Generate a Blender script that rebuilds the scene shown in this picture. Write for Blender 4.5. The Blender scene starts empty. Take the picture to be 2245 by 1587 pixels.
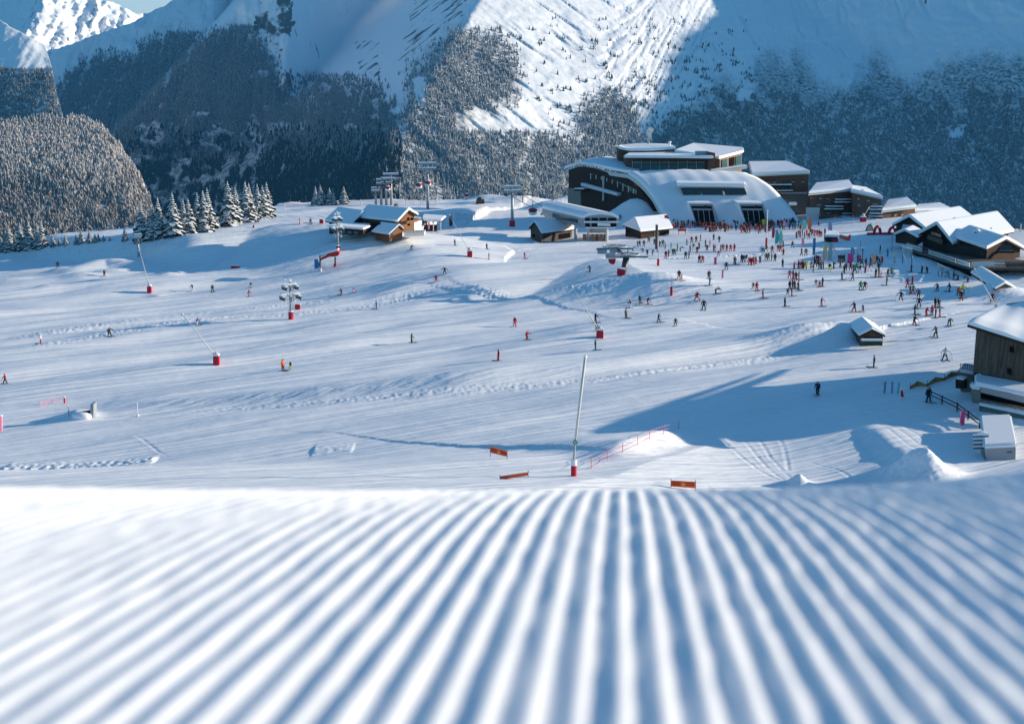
import bpy, bmesh, math, random
import numpy as np
from mathutils import Vector, Matrix

random.seed(7)
RNG = np.random.default_rng(7)
C = bpy.context.scene.collection
SC = bpy.context.scene

# ------------------------------------------------------------------ camera
FPX, CX, CY = 3100.0, 1122.5, 793.5          # focal length and centre in photo pixels
TH = math.atan((CY - 180.0) / FPX)           # camera pitch: horizon at photo row 180
cam_d = bpy.data.cameras.new("camera")
cam = bpy.data.objects.new("camera", cam_d)
C.objects.link(cam)
cam.location = (0, 0, 0)
cam.rotation_euler = (math.pi / 2 - TH, 0, 0)
cam_d.sensor_width = 36.0
cam_d.lens = 36.0 * FPX / 2245.0
cam_d.clip_start = 0.02
cam_d.clip_end = 60000.0
cam_d.dof.use_dof = True
cam_d.dof.focus_distance = 260.0
cam_d.dof.aperture_fstop = 4.2
SC.camera = cam

# ------------------------------------------------------------------ sky, sun, exposure
SUN_AZ, SUN_EL = math.radians(14.0), math.radians(13.0)   # azimuth counted from +X towards +Y
S = np.array([math.cos(SUN_AZ) * math.cos(SUN_EL), math.sin(SUN_AZ) * math.cos(SUN_EL), math.sin(SUN_EL)])
world = bpy.data.worlds.new("World")
SC.world = world
world.use_nodes = True
wn, wl = world.node_tree.nodes, world.node_tree.links
wn.clear()
w_out = wn.new("ShaderNodeOutputWorld")
w_bg = wn.new("ShaderNodeBackground")
w_sky = wn.new("ShaderNodeTexSky")
w_sky.sky_type = 'NISHITA'
w_sky.sun_disc = False
w_sky.sun_elevation = SUN_EL
w_sky.sun_rotation = math.pi / 2 - SUN_AZ
w_sky.altitude = 1800.0
w_sky.air_density = 1.0
w_sky.dust_density = 0.9
w_sky.ozone_density = 3.0
w_mul = wn.new("ShaderNodeMix")
w_mul.data_type = 'RGBA'
w_mul.blend_type = 'MULTIPLY'
w_mul.inputs[0].default_value = 1.0
w_mul.inputs[7].default_value = (0.62, 1.0, 1.05, 1)
wl.new(w_sky.outputs[0], w_mul.inputs[6])
# pale patch added to whiten the tinted sky, low to the north-west
w_tc = wn.new("ShaderNodeTexCoord")
w_sep = wn.new("ShaderNodeSeparateXYZ")
wl.new(w_tc.outputs["Generated"], w_sep.inputs[0])
def w_map(sock, a, b, c, d):
    n = wn.new("ShaderNodeMapRange")
    n.interpolation_type = 'SMOOTHSTEP'
    for i, v in enumerate((a, b, c, d)): n.inputs[i + 1].default_value = v
    wl.new(sock, n.inputs[0])
    return n.outputs[0]
def w_math(op, a, b):
    n = wn.new("ShaderNodeMath"); n.operation = op
    for i, v in enumerate((a, b)):
        if isinstance(v, (int, float)): n.inputs[i].default_value = v
        else: wl.new(v, n.inputs[i])
    return n.outputs[0]
w_noise = wn.new("ShaderNodeTexNoise")
w_noise.inputs["Scale"].default_value = 9.0
w_noise.inputs["Detail"].default_value = 5.0
w_mp = wn.new("ShaderNodeMapping")
w_mp.inputs["Scale"].default_value = (1, 1, 4)
wl.new(w_tc.outputs["Generated"], w_mp.inputs[0])
wl.new(w_mp.outputs[0], w_noise.inputs["Vector"])
w_mask = w_math('MULTIPLY', w_map(w_sep.outputs[2], 0.02, 0.20, 1.0, 0.0), w_map(w_sep.outputs[0], 0.05, -0.12, 0.0, 1.0))
w_mask = w_math('MULTIPLY', w_mask, w_map(w_sep.outputs[1], 0.6, 0.85, 0.0, 1.0))
w_mask = w_math('MULTIPLY', w_mask, w_map(w_noise.outputs["Fac"], 0.25, 0.60, 0.55, 1.0))
w_cl = wn.new("ShaderNodeMix")
w_cl.data_type = 'RGBA'
w_cl.inputs[7].default_value = (3.9, 4.6, 4.9, 1)
wl.new(w_mask, w_cl.inputs[0])
wl.new(w_mul.outputs[2], w_cl.inputs[6])
wl.new(w_cl.outputs[2], w_bg.inputs[0])
w_bg.inputs[1].default_value = 0.10
wl.new(w_bg.outputs[0], w_out.inputs[0])

sun_d = bpy.data.lights.new("sun", 'SUN')
sun_d.energy = 5.0
sun_d.angle = math.radians(0.5)
sun_d.color = (1.0, 0.86, 0.68)
sun = bpy.data.objects.new("sun", sun_d)
C.objects.link(sun)
sun.rotation_euler = Vector((-S[0], -S[1], -S[2])).to_track_quat('-Z', 'Y').to_euler()
SC.view_settings.view_transform = 'Standard'
SC.view_settings.look = 'None'
SC.view_settings.gamma = 1.0
SC.view_settings.exposure = 0.80
SC.cycles.max_bounces = 5
SC.cycles.diffuse_bounces = 3
SC.cycles.glossy_bounces = 2
SC.cycles.transmission_bounces = 2
SC.cycles.volume_bounces = 0

# ------------------------------------------------------------------ helpers
def ray(px, py):
    u = (np.asarray(px, float) - CX) / FPX
    v = (np.asarray(py, float) - CY) / FPX
    return np.stack([u, math.cos(TH) - v * math.sin(TH), -math.sin(TH) - v * math.cos(TH)], -1)

def P3(px, py, D):
    return ray(px, py) * np.asarray(D, float)[..., None]

_perm = RNG.permutation(4096)
_g = RNG.normal(size=(4096, 3)); _g /= np.linalg.norm(_g, axis=1)[:, None]
def vnoise(x, y, z=0.0):
    """gradient noise, about -1..1"""
    x, y, z = np.broadcast_arrays(np.asarray(x, float), np.asarray(y, float), np.asarray(z, float))
    ix, iy, iz = np.floor(x).astype(int), np.floor(y).astype(int), np.floor(z).astype(int)
    fx, fy, fz = x - ix, y - iy, z - iz
    ux, uy, uz = [t * t * t * (t * (t * 6 - 15) + 10) for t in (fx, fy, fz)]
    r = 0
    for dx in (0, 1):
        for dy in (0, 1):
            for dz in (0, 1):
                w = (ux if dx else 1 - ux) * (uy if dy else 1 - uy) * (uz if dz else 1 - uz)
                g = _g[_perm[(_perm[(_perm[(ix + dx) & 4095] + iy + dy) & 4095] + iz + dz) & 4095]]
                r = r + w * (g[..., 0] * (fx - dx) + g[..., 1] * (fy - dy) + g[..., 2] * (fz - dz))
    return r * 1.5
def fbm(x, y, z=0.0, oct=4, gain=0.5):
    a, s, f = 1.0, 0.0, 1.0
    for k in range(oct):
        s = s + a * vnoise(x * f + 13.7 * k, y * f - 7.1 * k, np.asarray(z) * f + 3.3 * k)
        a *= gain
        f *= 2.03
        x, y = 0.8 * np.asarray(x) - 0.6 * np.asarray(y), 0.6 * np.asarray(x) + 0.8 * np.asarray(y)
    return s
def sstep(a, b, x):
    t = np.clip((x - a) / (b - a), 0, 1)
    return t * t * (3 - 2 * t)
def smax(a, b, k):
    h = np.clip(0.5 + 0.5 * (a - b) / k, 0, 1)
    return b + (a - b) * h + k * h * (1 - h)
def smin(a, b, k):
    return -smax(-a, -b, k)

def in_poly(px, py, poly):
    px, py = np.asarray(px), np.asarray(py)
    r = np.zeros(px.shape, bool)
    n = len(poly)
    for i in range(n):
        x0, y0 = poly[i]
        x1, y1 = poly[(i + 1) % n]
        if y0 == y1:
            continue
        c = ((y0 > py) != (y1 > py)) & (px < (x1 - x0) * (py - y0) / (y1 - y0) + x0)
        r ^= c
    return r

def mesh_np(name, V, F, mat=None, smooth=True, attrs=None):
    """V (n,3); F (m,k) vertex indices -> linked mesh object"""
    me = bpy.data.meshes.new(name)
    V = np.ascontiguousarray(V, np.float32)
    F = np.ascontiguousarray(F, np.int32)
    m, k = F.shape
    me.vertices.add(len(V))
    me.vertices.foreach_set("co", V.ravel())
    me.loops.add(m * k)
    me.loops.foreach_set("vertex_index", F.ravel())
    me.polygons.add(m)
    me.polygons.foreach_set("loop_start", np.arange(0, m * k, k, dtype=np.int32))
    me.polygons.foreach_set("loop_total", np.full(m, k, np.int32))
    me.polygons.foreach_set("use_smooth", np.full(m, smooth))
    for an, av in (attrs or {}).items():
        at = me.attributes.new(an, 'FLOAT', 'POINT')
        at.data.foreach_set("value", np.ascontiguousarray(av, np.float32).ravel())
    me.update(calc_edges=True)
    if mat:
        me.materials.append(mat)
    o = bpy.data.objects.new(name, me)
    C.objects.link(o)
    return o

def grid_faces(nr, nc):
    i = np.arange(nr * nc).reshape(nr, nc)
    return np.stack([i[:-1, :-1], i[:-1, 1:], i[1:, 1:], i[1:, :-1]], -1).reshape(-1, 4)

def tag(o, label=None, cat=None, group=None, kind=None):
    if label: o['label'] = label
    if cat: o['category'] = cat
    if group: o['group'] = group
    if kind: o['kind'] = kind
    return o

# ------------------------------------------------------------------ materials
def lin(r, g, b):
    f = lambda c: ((c / 255.0 + 0.055) / 1.055) ** 2.4 if c > 10 else c / 255.0 / 12.92
    return (f(r), f(g), f(b), 1)
_m = {}
def mat(name, col, rough=0.6, var=0.0, scale=3.0, bump=0.0, bscale=20.0, metal=0.0, stretch=None, coords='Object', spec=0.3, alpha=None):
    if name in _m:
        return _m[name]
    m = bpy.data.materials.new(name)
    m.use_nodes = True
    nt = m.node_tree
    b = nt.nodes["Principled BSDF"]
    col = tuple(col) if len(col) == 4 else tuple(col) + (1,)
    b.inputs["Base Color"].default_value = col
    b.inputs["Roughness"].default_value = rough
    b.inputs["Metallic"].default_value = metal
    b.inputs["Specular IOR Level"].default_value = spec
    if var or bump:
        tc = nt.nodes.new("ShaderNodeTexCoord")
        mp = nt.nodes.new("ShaderNodeMapping")
        if stretch:
            mp.inputs["Scale"].default_value = stretch
        nt.links.new(tc.outputs[coords], mp.inputs[0])
    if var:
        n = nt.nodes.new("ShaderNodeTexNoise")
        n.inputs["Scale"].default_value = scale
        n.inputs["Detail"].default_value = 4
        nt.links.new(mp.outputs[0], n.inputs["Vector"])
        mx = nt.nodes.new("ShaderNodeMix")
        mx.data_type = 'RGBA'
        mx.inputs[6].default_value = tuple(c * (1 - var) for c in col[:3]) + (1,)
        mx.inputs[7].default_value = tuple(min(1, c * (1 + var)) for c in col[:3]) + (1,)
        nt.links.new(n.outputs["Fac"], mx.inputs[0])
        nt.links.new(mx.outputs[2], b.inputs["Base Color"])
    if bump:
        n2 = nt.nodes.new("ShaderNodeTexNoise")
        n2.inputs["Scale"].default_value = bscale
        n2.inputs["Detail"].default_value = 4
        nt.links.new(mp.outputs[0], n2.inputs["Vector"])
        bp = nt.nodes.new("ShaderNodeBump")
        bp.inputs["Strength"].default_value = bump
        nt.links.new(n2.outputs["Fac"], bp.inputs["Height"])
        nt.links.new(bp.outputs[0], b.inputs["Normal"])
    _m[name] = m
    return m

SNOW = (0.86, 0.875, 0.90, 1)
def snow_piste():
    m = bpy.data.materials.new("piste_snow")
    m.use_nodes = True
    nt = m.node_tree
    b = nt.nodes["Principled BSDF"]
    b.inputs["Base Color"].default_value = SNOW
    b.inputs["Roughness"].default_value = 0.65
    b.inputs["Specular IOR Level"].default_value = 0.2
    g = nt.nodes.new("ShaderNodeNewGeometry")
    def noise(rot, sc, scale, det):
        mp = nt.nodes.new("ShaderNodeMapping")
        mp.vector_type = 'TEXTURE'
        mp.inputs["Rotation"].default_value = (0, 0, rot)
        mp.inputs["Scale"].default_value = sc
        nt.links.new(g.outputs["Position"], mp.inputs[0])
        n = nt.nodes.new("ShaderNodeTexNoise")
        n.inputs["Scale"].default_value = scale
        n.inputs["Detail"].default_value = det
        nt.links.new(mp.outputs[0], n.inputs["Vector"])
        return n.outputs["Fac"]
    def bump(h, dist, strength, prev=None):
        bp = nt.nodes.new("ShaderNodeBump")
        bp.inputs["Strength"].default_value = strength
        bp.inputs["Distance"].default_value = dist
        nt.links.new(h, bp.inputs["Height"])
        if prev:
            nt.links.new(prev.outputs[0], bp.inputs["Normal"])
        return bp
    b1 = bump(noise(math.radians(30), (34, 0.9, 1), 1.0, 3), 0.6, 0.8)    # groomer passes
    b2 = bump(noise(math.radians(12), (12, 0.35, 1), 1.0, 4), 0.2, 0.55, b1)   # ski tracks
    b3 = bump(noise(0, (1, 1, 1), 1.6, 5), 0.05, 0.4, b2)                     # loose snow
    nt.links.new(b3.outputs[0], b.inputs["Normal"])
    return m
M_PISTE = snow_piste()
M_SNOW = mat("roof_snow", SNOW, 0.7, bump=0.25, bscale=0.8, spec=0.2)
# ------------------------------------------------------------------ ground of the ski area
A0, BX, BY = -39.0, 0.04, -0.018
def base_z(x, y):
    return A0 + BX * x + BY * y
def g0(px, py):
    """photo pixel -> x, y on the plain sloping base plane"""
    r = ray(px, py)
    D = A0 / (r[..., 2] - BX * r[..., 0] - BY * r[..., 1])
    return (r * D[..., None])[..., :2]
def pl(*pts):
    a = np.array(pts, float)
    return g0(a[:, 0], a[:, 1])
def poly_sd(x, y, line):
    """signed distance (positive on the left of the walking direction), fraction along the line, clamped-end distance"""
    best = np.full(np.shape(x), 1e9)
    sgn = np.zeros(np.shape(x))
    frac = np.zeros(np.shape(x))
    L = np.r_[0, np.cumsum(np.hypot(*np.diff(line, axis=0).T))]
    for i in range(len(line) - 1):
        ax, ay = line[i]
        dx, dy = line[i + 1] - line[i]
        l2 = dx * dx + dy * dy
        t = ((x - ax) * dx + (y - ay) * dy) / l2
        tc = np.clip(t, 0, 1)
        d = np.hypot(x - ax - tc * dx, y - ay - tc * dy)
        side = dx * (y - ay) - dy * (x - ax)
        m = d < best
        best = np.where(m, d, best)
        sgn = np.where(m, np.sign(side), sgn)
        frac = np.where(m, (L[i] + tc * math.sqrt(l2)) / L[-1], frac)
    return best * sgn, frac

BANK = pl((170, 925), (205, 912), (400, 902), (700, 884), (1000, 862), (1300, 833), (1600, 790), (1850, 752), (1900, 738))
NEARL = pl((-500, 1040), (0, 1020), (350, 1008), (700, 988), (1000, 955), (1200, 922), (1420, 880), (1600, 845), (1760, 840), (1900, 870), (2000, 930), (2100, 1030), (2300, 1150))
RIDGE = pl((1280, 1062), (1340, 1042), (1400, 1010), (1460, 975), (1525, 946), (1560, 942))
BERM = pl((2010, 1058), (1960, 1020), (1910, 980), (1870, 940), (1850, 905))
CHALET = pl((330, 585), (450, 568), (560, 558), (640, 565), (760, 580), (900, 575), (1000, 562), (1100, 550), (1180, 548), (1250, 555))
MID = pl((800, 668), (930, 640), (1060, 622), (1180, 603), (1300, 592), (1345, 603), (1385, 632), (1400, 668))
KICK = pl((90, 600), (160, 600), (230, 585), (330, 590), (470, 570))
ROUGH = [pl((0, 778), (150, 752), (330, 718), (480, 700), (640, 688), (820, 668), (960, 640)),
         pl((0, 745), (200, 715), (380, 690), (520, 676), (640, 668), (760, 658)),
         pl((1000, 640), (1150, 652), (1300, 655), (1400, 640), (1500, 622))]
WIND = pl((0, 1030), (120, 1024), (250, 1018), (345, 1012))
WIND2 = pl((685, 992), (775, 988))
EDGE = pl((-700, 650), (-300, 590), (0, 553), (150, 541), (300, 526), (450, 505), (560, 490), (592, 470), (625, 456), (700, 448), (950, 447),
          (1200, 444), (1500, 440), (1720, 447), (1850, 460), (2000, 478), (2245, 505), (2700, 540))
MOUNDS = [  # photo px of the foot, height m, radius m, sharpness
    (2028, 1046, 2.6, 3.4, 1.0), (1990, 1040, 1.3, 3.0, 1.0), (1752, 1062, 1.3, 1.6, 1.0), (1392, 488, 8.0, 13, 1.2), (1690, 494, -1.3, 26, 1.4),
    (1060, 447, 2.6, 10, 1.5), (1140, 447, 2.4, 14, 1.5), (1260, 452, 4.0, 13, 1.5), (1215, 460, 3.0, 12, 1.5), (808, 528, 1.6, 5, 1.2), (1440, 645, 0.8, 9, 1.5),
    (370, 612, 0.9, 4, 1.2), (100, 640, 0.8, 4, 1.2), (345, 641, 0.6, 3, 1.2), (1800, 745, 1.3, 7, 1.4), (1730, 752, 1.0, 8, 1.4), (1852, 738, 1.2, 4, 1.2),
    (2168, 648, 1.3, 6, 1.4), (2222, 650, 1.2, 8, 1.4), (170, 915, 1.0, 3.0, 1.5), (1000, 500, 1.0, 12, 1.5), (1465, 645, 0.7, 6, 1.5), (1520, 640, 0.6, 8, 1.5),
    (250, 600, 1.1, 7, 1.4), (180, 612, 0.8, 6, 1.4), (500, 600, 0.5, 12, 1.5), (20, 620, 0.8, 9, 1.5), (640, 458, 0.8, 6, 1.4)]
TRACKS = [pl((1634, 912), (1624, 949), (1643, 976), (1679, 1019), (1732, 1062)), pl((1662, 915), (1664, 955), (1690, 1000), (1745, 1055)), pl((1560, 945), (1606, 985), (1660, 1028), (1735, 1064)),
          pl((1700, 930), (1720, 980), (1730, 1030)), pl((1770, 1005), (1830, 1022), (1866, 1042), (1850, 1058), (1790, 1062)), pl((1880, 885), (1930, 940), (2010, 1000), (2110, 1050)), pl((1900, 880), (1960, 945), (2040, 1000), (2140, 1045)),
          pl((1930, 885), (1990, 950), (2080, 1000)), pl((1590, 1000), (1640, 985), (1720, 970)),
          pl((290, 950), (320, 965), (345, 985), (370, 1003))]
MXY = [(tuple(g0(a, b)), h, r, k) for a, b, h, r, k in MOUNDS]

DETAIL = [True]
CA, SA = math.cos(math.radians(30)), math.sin(math.radians(30))
def zg(x, y):
    x = np.asarray(x, float)
    y = np.asarray(y, float)
    z = base_z(x, y)
    # bank above the service track
    d, f = poly_sd(x, y, BANK)
    a = sstep(0.0, 0.04, f) * sstep(-70, -38, x - 0.35 * (y - 180)) * (1 - 0.6 * sstep(0.85, 1.0, f))
    z = z + a * (2.3 * sstep(0.0, 5.5, d) * np.exp(-np.clip(d, 0, None) / 30.0) - 0.5 * sstep(-4, 0, d) * sstep(-0.2, -3, -np.abs(d)) )
    # near hillside, rising towards the viewer
    d, f = poly_sd(x, y, NEARL)
    s = np.clip(-d, 0, None)
    z = z + 0.13 * (np.sqrt(s * s + 150) - 12.25) * np.where(d < 0, 1, 0) * (1 - 0.75 * sstep(15, 75, x))
    z = z - 0.095 * 46 * np.tanh((x - 8) / 46.0) * sstep(2, 26, s) * (1 - 0.4 * sstep(45, 70, x))
    d, f = poly_sd(x, y, RIDGE)
    e = np.exp(-np.abs(d) / 12.0) * sstep(0.0, 0.3, f) * sstep(1.0, 0.5, f)
    z = z + e * 1.5 * sstep(-4.0, 0.5, d)
    d, f = poly_sd(x, y, BERM)
    e = np.exp(-np.abs(d) / 7.0) * sstep(0.0, 0.25, f) * sstep(1.0, 0.45, f)
    z = z + e * (0.85 * sstep(0.8, -2.4, d))
    d, f = poly_sd(x, y, CHALET)
    e = sstep(0.0, 0.12, f) * sstep(1.0, 0.6, f)
    e = e * (1 - sstep(-18, 22, x))
    z = z + e * 7.2 * sstep(-36, 14, d) * np.exp(-np.clip(d - 16, 0, None) / 140.0)
    d, f = poly_sd(x, y, MID)
    e = sstep(0.0, 0.25, f) * sstep(1.0, 0.9, f)
    z = z + e * 3.0 * sstep(-30, 3, d) * np.exp(-np.clip(d - 3, 0, None) / 18.0)
    d, f = poly_sd(x, y, KICK)
    e = sstep(0.0, 0.1, f) * sstep(1.0, 0.85, f)
    z = z + e * 1.2 * np.exp(-(d / 5.0) ** 2)
    for L in (TRACKS if DETAIL[0] else ()):
        d, f = poly_sd(x, y, L)
        z = z + (0.025 * np.exp(-((np.abs(d) - 0.35) / 0.2) ** 2) - 0.05 * np.exp(-(d / 0.24) ** 2)) * (0.6 + 0.5 * fbm(x / 3.0, y / 3.0, 4.0, 2)) * sstep(0, 0.08, f) * sstep(1, 0.9, f)
    rgh = fbm(x * 1.5, y * 1.5, 0, 2)
    for L in ROUGH:
        d, f = poly_sd(x, y, L)
        z = z + np.exp(-(d / 3.2) ** 2) * (0.10 + 0.14 * rgh) * sstep(0, 0.1, f) * sstep(1, 0.9, f)
    for L, h in ((WIND, 0.32), (WIND2, 0.13)):
        d, f = poly_sd(x, y, L)
        z = z + np.exp(-(d / 2.2) ** 2) * (h + 0.5 * h * rgh) * sstep(0, 0.03, f) * sstep(1, 0.97, f)
    d, f = poly_sd(x, y, BANK)
    z = z + np.exp(-((d + 0.3) / 1.3) ** 2) * (0.08 + 0.10 * rgh) * sstep(0.05, 0.3, f)
    # long undulations along the groomer passes, small lumps
    p, q = x * CA + y * SA, -x * SA + y * CA
    far = sstep(150, 300, y) * (1 - 0.85 * sstep(-25, 25, x - 0.02 * y) * sstep(260, 340, y))
    left_ = 1 - sstep(5, 60, x)
    z = z + (0.35 + 0.75 * far + 0.35 * left_) * fbm(p / 62.0, q / 16.0, 3.0, 3) + 0.22 * vnoise(p / 60.0, q / 4.5, 9.0) * (0.5 + 0.9 * far) + 0.06 * vnoise(p / 30.0, q / 1.6, 2.0) + 0.02 * fbm(x / 2.5, y / 2.5, 5.0, 2)
    for (mx, my), h, r, k in MXY:
        d = np.hypot(x - mx, y - my) / r
        z = z + h * np.exp(-np.power(d, 2 * k / 1.3) * 1.6) * (1 + 0.04 * rgh)
    # the plateau's edge falls away into the valley
    d, f = poly_sd(x, y, EDGE)
    dd = np.clip(d, 0, None)
    z = z - 0.9 * np.maximum(dd - 1.5, 0) ** 1.02
    # hillside that links the foreground run with the flat below it
    conn = -0.312 * y - 1.4 - 0.012 * np.abs(x)
    z = smax(z, conn, 1.0)
    return z

def ground(px, py, dmax=760.0):
    r = ray(px, py)
    D = np.linspace(122, dmax, 520)
    pts = r[None, :] * D[:, None]
    b = pts[:, 2] - zg(pts[:, 0], pts[:, 1]) < 0
    i = int(np.argmax(b)) if b.any() else len(D) - 1
    i = max(i, 1)
    lo, hi = D[i - 1], D[i]
    for _ in range(12):
        m = (lo + hi) / 2
        p = r * m
        if p[2] < zg(p[0], p[1]): hi = m
        else: lo = m
    p = r * hi
    return Vector((p[0], p[1], float(zg(p[0], p[1]))))

# polar sheet of the ski area
az = np.tan(np.linspace(math.radians(-31), math.radians(31), 1180))
dist = 1.0 / np.linspace(1 / 60.0, 1 / 118.0, 26)
dist = np.r_[dist[:-1], 1.0 / np.linspace(1 / 118.0, 1 / 480.0, 620), np.linspace(482, 900, 130)]
DX, DY = np.meshgrid(az, dist)
X, Y = DX * DY, DY
Z = zg(X.ravel(), Y.ravel()).reshape(X.shape)
piste = mesh_np("snow_field", np.stack([X, Y, Z], -1).reshape(-1, 3), grid_faces(*X.shape), M_PISTE)
DETAIL[0] = False
tag(piste, "wide groomed snow slopes of the ski area", kind='structure')

# ------------------------------------------------------------------ foreground run with its groomed ridges
def near_z(x, y):
    z = -0.235 - 0.1655 * y
    y1, c = 1.3, 0.063
    yl = 4.0
    t = np.clip(y - y1, 0, yl - y1)
    z = z - c * t * t - 2 * c * (yl - y1) * np.clip(y - yl, 0, None) * 0.45
    dx = np.clip(x - 0.18, -2.0, 2.0)
    z = z + np.where(dx > 0, 0.066, 0.006) * dx * dx * sstep(0.8, 2.2, y)
    return z
gx = np.arange(-4.6, 4.6, 0.0030)
gx = np.r_[np.linspace(-60, -4.7, 40), gx, np.linspace(4.7, 60, 40)]
gy = np.r_[np.linspace(-6, 0.2, 8), 0.22 + 0.035 * np.arange(64), np.linspace(2.5, 5.0, 30), np.geomspace(5.2, 62.0, 30)]
GX, GY = np.meshgrid(gx, gy)
WX = GX + 0.079 * GY
ph = GX / 0.0265 + 0.05 * vnoise(GX * 3.0, GY * 0.6, 4.0) + 0.025 * vnoise(GX * 14, GY * 1.6, 8.0)
th_ = 2 * np.pi * ph
prof = np.cos(th_ - 0.55 * np.cos(th_))
prof = 0.5 + 0.5 * prof
prof = np.where(prof > 0, prof ** 0.8, 0)
amp = 0.0050 * (0.85 + 0.25 * vnoise(GX * 9.0, GY * 0.7, 2.0)) * sstep(4.5, 4.0, np.abs(GX))
GZ = near_z(WX, GY) + amp * (prof - 0.5)
# a shallow scar running across the ridges and small crumbs of snow
GZ = GZ + 0.0016 * fbm(GX * 22, GY * 9, 1.0, 3) + 0.0009 * vnoise(GX * 95, GY * 28, 2.0) * sstep(6, 3, np.abs(GX)) + 0.004 * vnoise(GX * 1.3, GY * 1.1, 6.0)
rt = sstep(0.25, 0.6, WX / np.maximum(GY, 0.3)) * sstep(1.7, 2.3, GY)
GZ = GZ + rt * (0.016 * fbm(GX * 6, GY * 3.0, 12.0, 3)) * sstep(8, 4, GY)
GZ = np.where(GY > 20, np.minimum(GZ, -0.312 * GY - 1.0), GZ)
M_NEAR = mat("groomed_snow", SNOW, 0.6, bump=0.35, bscale=330.0, spec=0.25)
run = mesh_np("groomed_run", np.stack([WX, GY, GZ], -1).reshape(-1, 3), grid_faces(*GX.shape), M_NEAR)
tag(run, "freshly groomed snow with ridges in the foreground", kind='structure')
# ------------------------------------------------------------------ mountains
def plane(px, py, D, azd, slope):
    a, s = math.radians(azd), math.radians(slope)
    n = np.array([math.sin(s) * math.cos(a), math.sin(s) * math.sin(a), math.cos(s)])
    k = n @ (ray(px, py) * D)
    return lambda X, Y: (ray(X, Y) @ n) / k
f_R = plane(1900, 300, 6100, -96, 38)
f_R2 = plane(2080, 300, 6050, -128, 36)
f_C0 = plane(1200, 200, 4800, -42, 28)
f_LF = lambda X, Y: f_C0(X, Y) + 3.2e-4 / (0.193 * 4800) * (X - 1015 + 0.571 * (Y - 50))
f_Mf = plane(600, 200, 6300, -86, 47)
f_Ml = plane(430, 110, 6600, -165, 45)
f_ML = plane(200, 200, 8200, -112, 36)
f_G = plane(780, 120, 7700, -98, 40)
def inv_depth(X, Y):
    k = 6e-6
    c = smin(f_C0(X, Y), f_LF(X, Y), k)
    r = smin(f_R(X, Y), f_R2(X, Y) , k)
    m = smin(f_Mf(X, Y), f_Ml(X, Y), 2e-6)
    # the peak of the dividing mountain leans back to the right of its crest
    m = smin(m, f_Mf(X, Y) - 1.4e-7 * np.clip(X - 640 + 0.1 * Y, 0, None), 4e-6)
    o = smax(c, r, k)
    o = smax(o, m, 5e-6)
    o = smax(o, f_G(X, Y) - 2e-7 * np.clip(X - 980, 0, None) - 2e-7 * np.clip(560 - X, 0, None), k)
    return np.maximum(smax(o, f_ML(X, Y) - 1.5e-7 * np.clip(X - 470, 0, None), 1e-6), 1 / 12000.0)
def relief(P, gully=1.0, turn=0.0):
    x, y, z = P[..., 0], P[..., 1], P[..., 2]
    ca, sa = np.cos(turn), np.sin(turn)
    sx, sy = x * ca + y * sa, -x * sa + y * ca
    r = 1 - np.abs(fbm(x / 420.0, y / 520.0, z / 420.0, 5, 0.52))
    g = fbm(sx / 80.0, sy / 420.0, z / 500.0, 3)
    lane = np.abs(fbm(sx / 260.0 + 0.3 * g, sy / 1500.0, z / 1500.0, 3))
    return 70.0 * (r - 0.7) + 13.0 * gully * g * np.where(np.asarray(turn) > 0, 0.45, 1.0) - 24.0 * np.exp(-(lane / 0.16) ** 2) + 3.0 * fbm(x / 28.0, y / 28.0, z / 28.0, 3)
def massif_D(X, Y):
    D = 1.0 / inv_depth(X, Y)
    P = P3(X, Y, D)
    am = np.where(in_poly(X, Y, [(1030, 0), (1700, -200), (1500, 200), (1400, 330), (1150, 300), (1050, 200)]), 0.8, 1.0)
    am = np.where(in_poly(X, Y, [(760, -200), (1010, -200), (960, 130), (880, 260), (800, 260), (740, 120)]), 0.45, am)
    turn = np.where(X - 1015 + 0.571 * (Y - 50) > 0, 0.82, 0.0) * (1 - sstep(1350, 1600, X + 0.4 * Y))
    return D - relief(P, 1.0, turn) * am

CLIFFS = [[(870, 150), (890, 60), (920, -40), (1045, -40), (1010, 40), (965, 62), (930, 110)],
          [(555, 70), (575, -20), (640, -20), (640, 70), (615, 110), (575, 110)],
          [(330, 310), (450, 250), (560, 290), (580, 440), (340, 440)], [(570, 130), (640, 150), (650, 230), (560, 220)],
          [(780, 90), (830, 80), (835, 170), (790, 165)]]
FORESTS = {
    'right': [[(1395, 340), (1470, 270), (1540, 225), (1580, 160), (1640, 215), (1665, 130), (1700, 110), (1730, 160), (1745, 95), (1790, 185), (1840, 200), (1890, 170), (1925, 100), (1950, 165),
               (2000, 185), (2060, 150), (2150, 122), (2245, 128), (2700, 120), (2700, 640), (1300, 560), (1340, 400)]],
    'spur': [[(905, 150), (1000, 65), (1075, 72), (1120, 105), (1138, 150), (1125, 190), (1140, 215), (1090, 245), (1030, 250), (1020, 285), (1100, 292), (1190, 285), (1215, 320), (1230, 460), (850, 460), (880, 330), (895, 220)],
             [(1262, 262), (1330, 198), (1385, 222), (1400, 290), (1395, 345), (1290, 325)], [(1190, 300), (1400, 320), (1420, 460), (1200, 460)]],
    'divide': [[(262, 300), (345, 222), (440, 110), (500, 58), (560, 88), (600, 150), (590, 190), (640, 220), (740, 268), (700, 330), (740, 470), (320, 470)]],
    'gully': [[(655, 195), (690, 165), (760, 190), (830, 205), (870, 262), (865, 470), (590, 470), (640, 330), (720, 270)]],
    'west': [[(-300, 150), (0, 145), (60, 145), (108, 190), (122, 215), (142, 188), (180, 150), (230, 130), (300, 132), (330, 90), (390, 72), (460, 90), (440, 115), (350, 225), (270, 300), (260, 340), (-300, 330)]],
}
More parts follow.
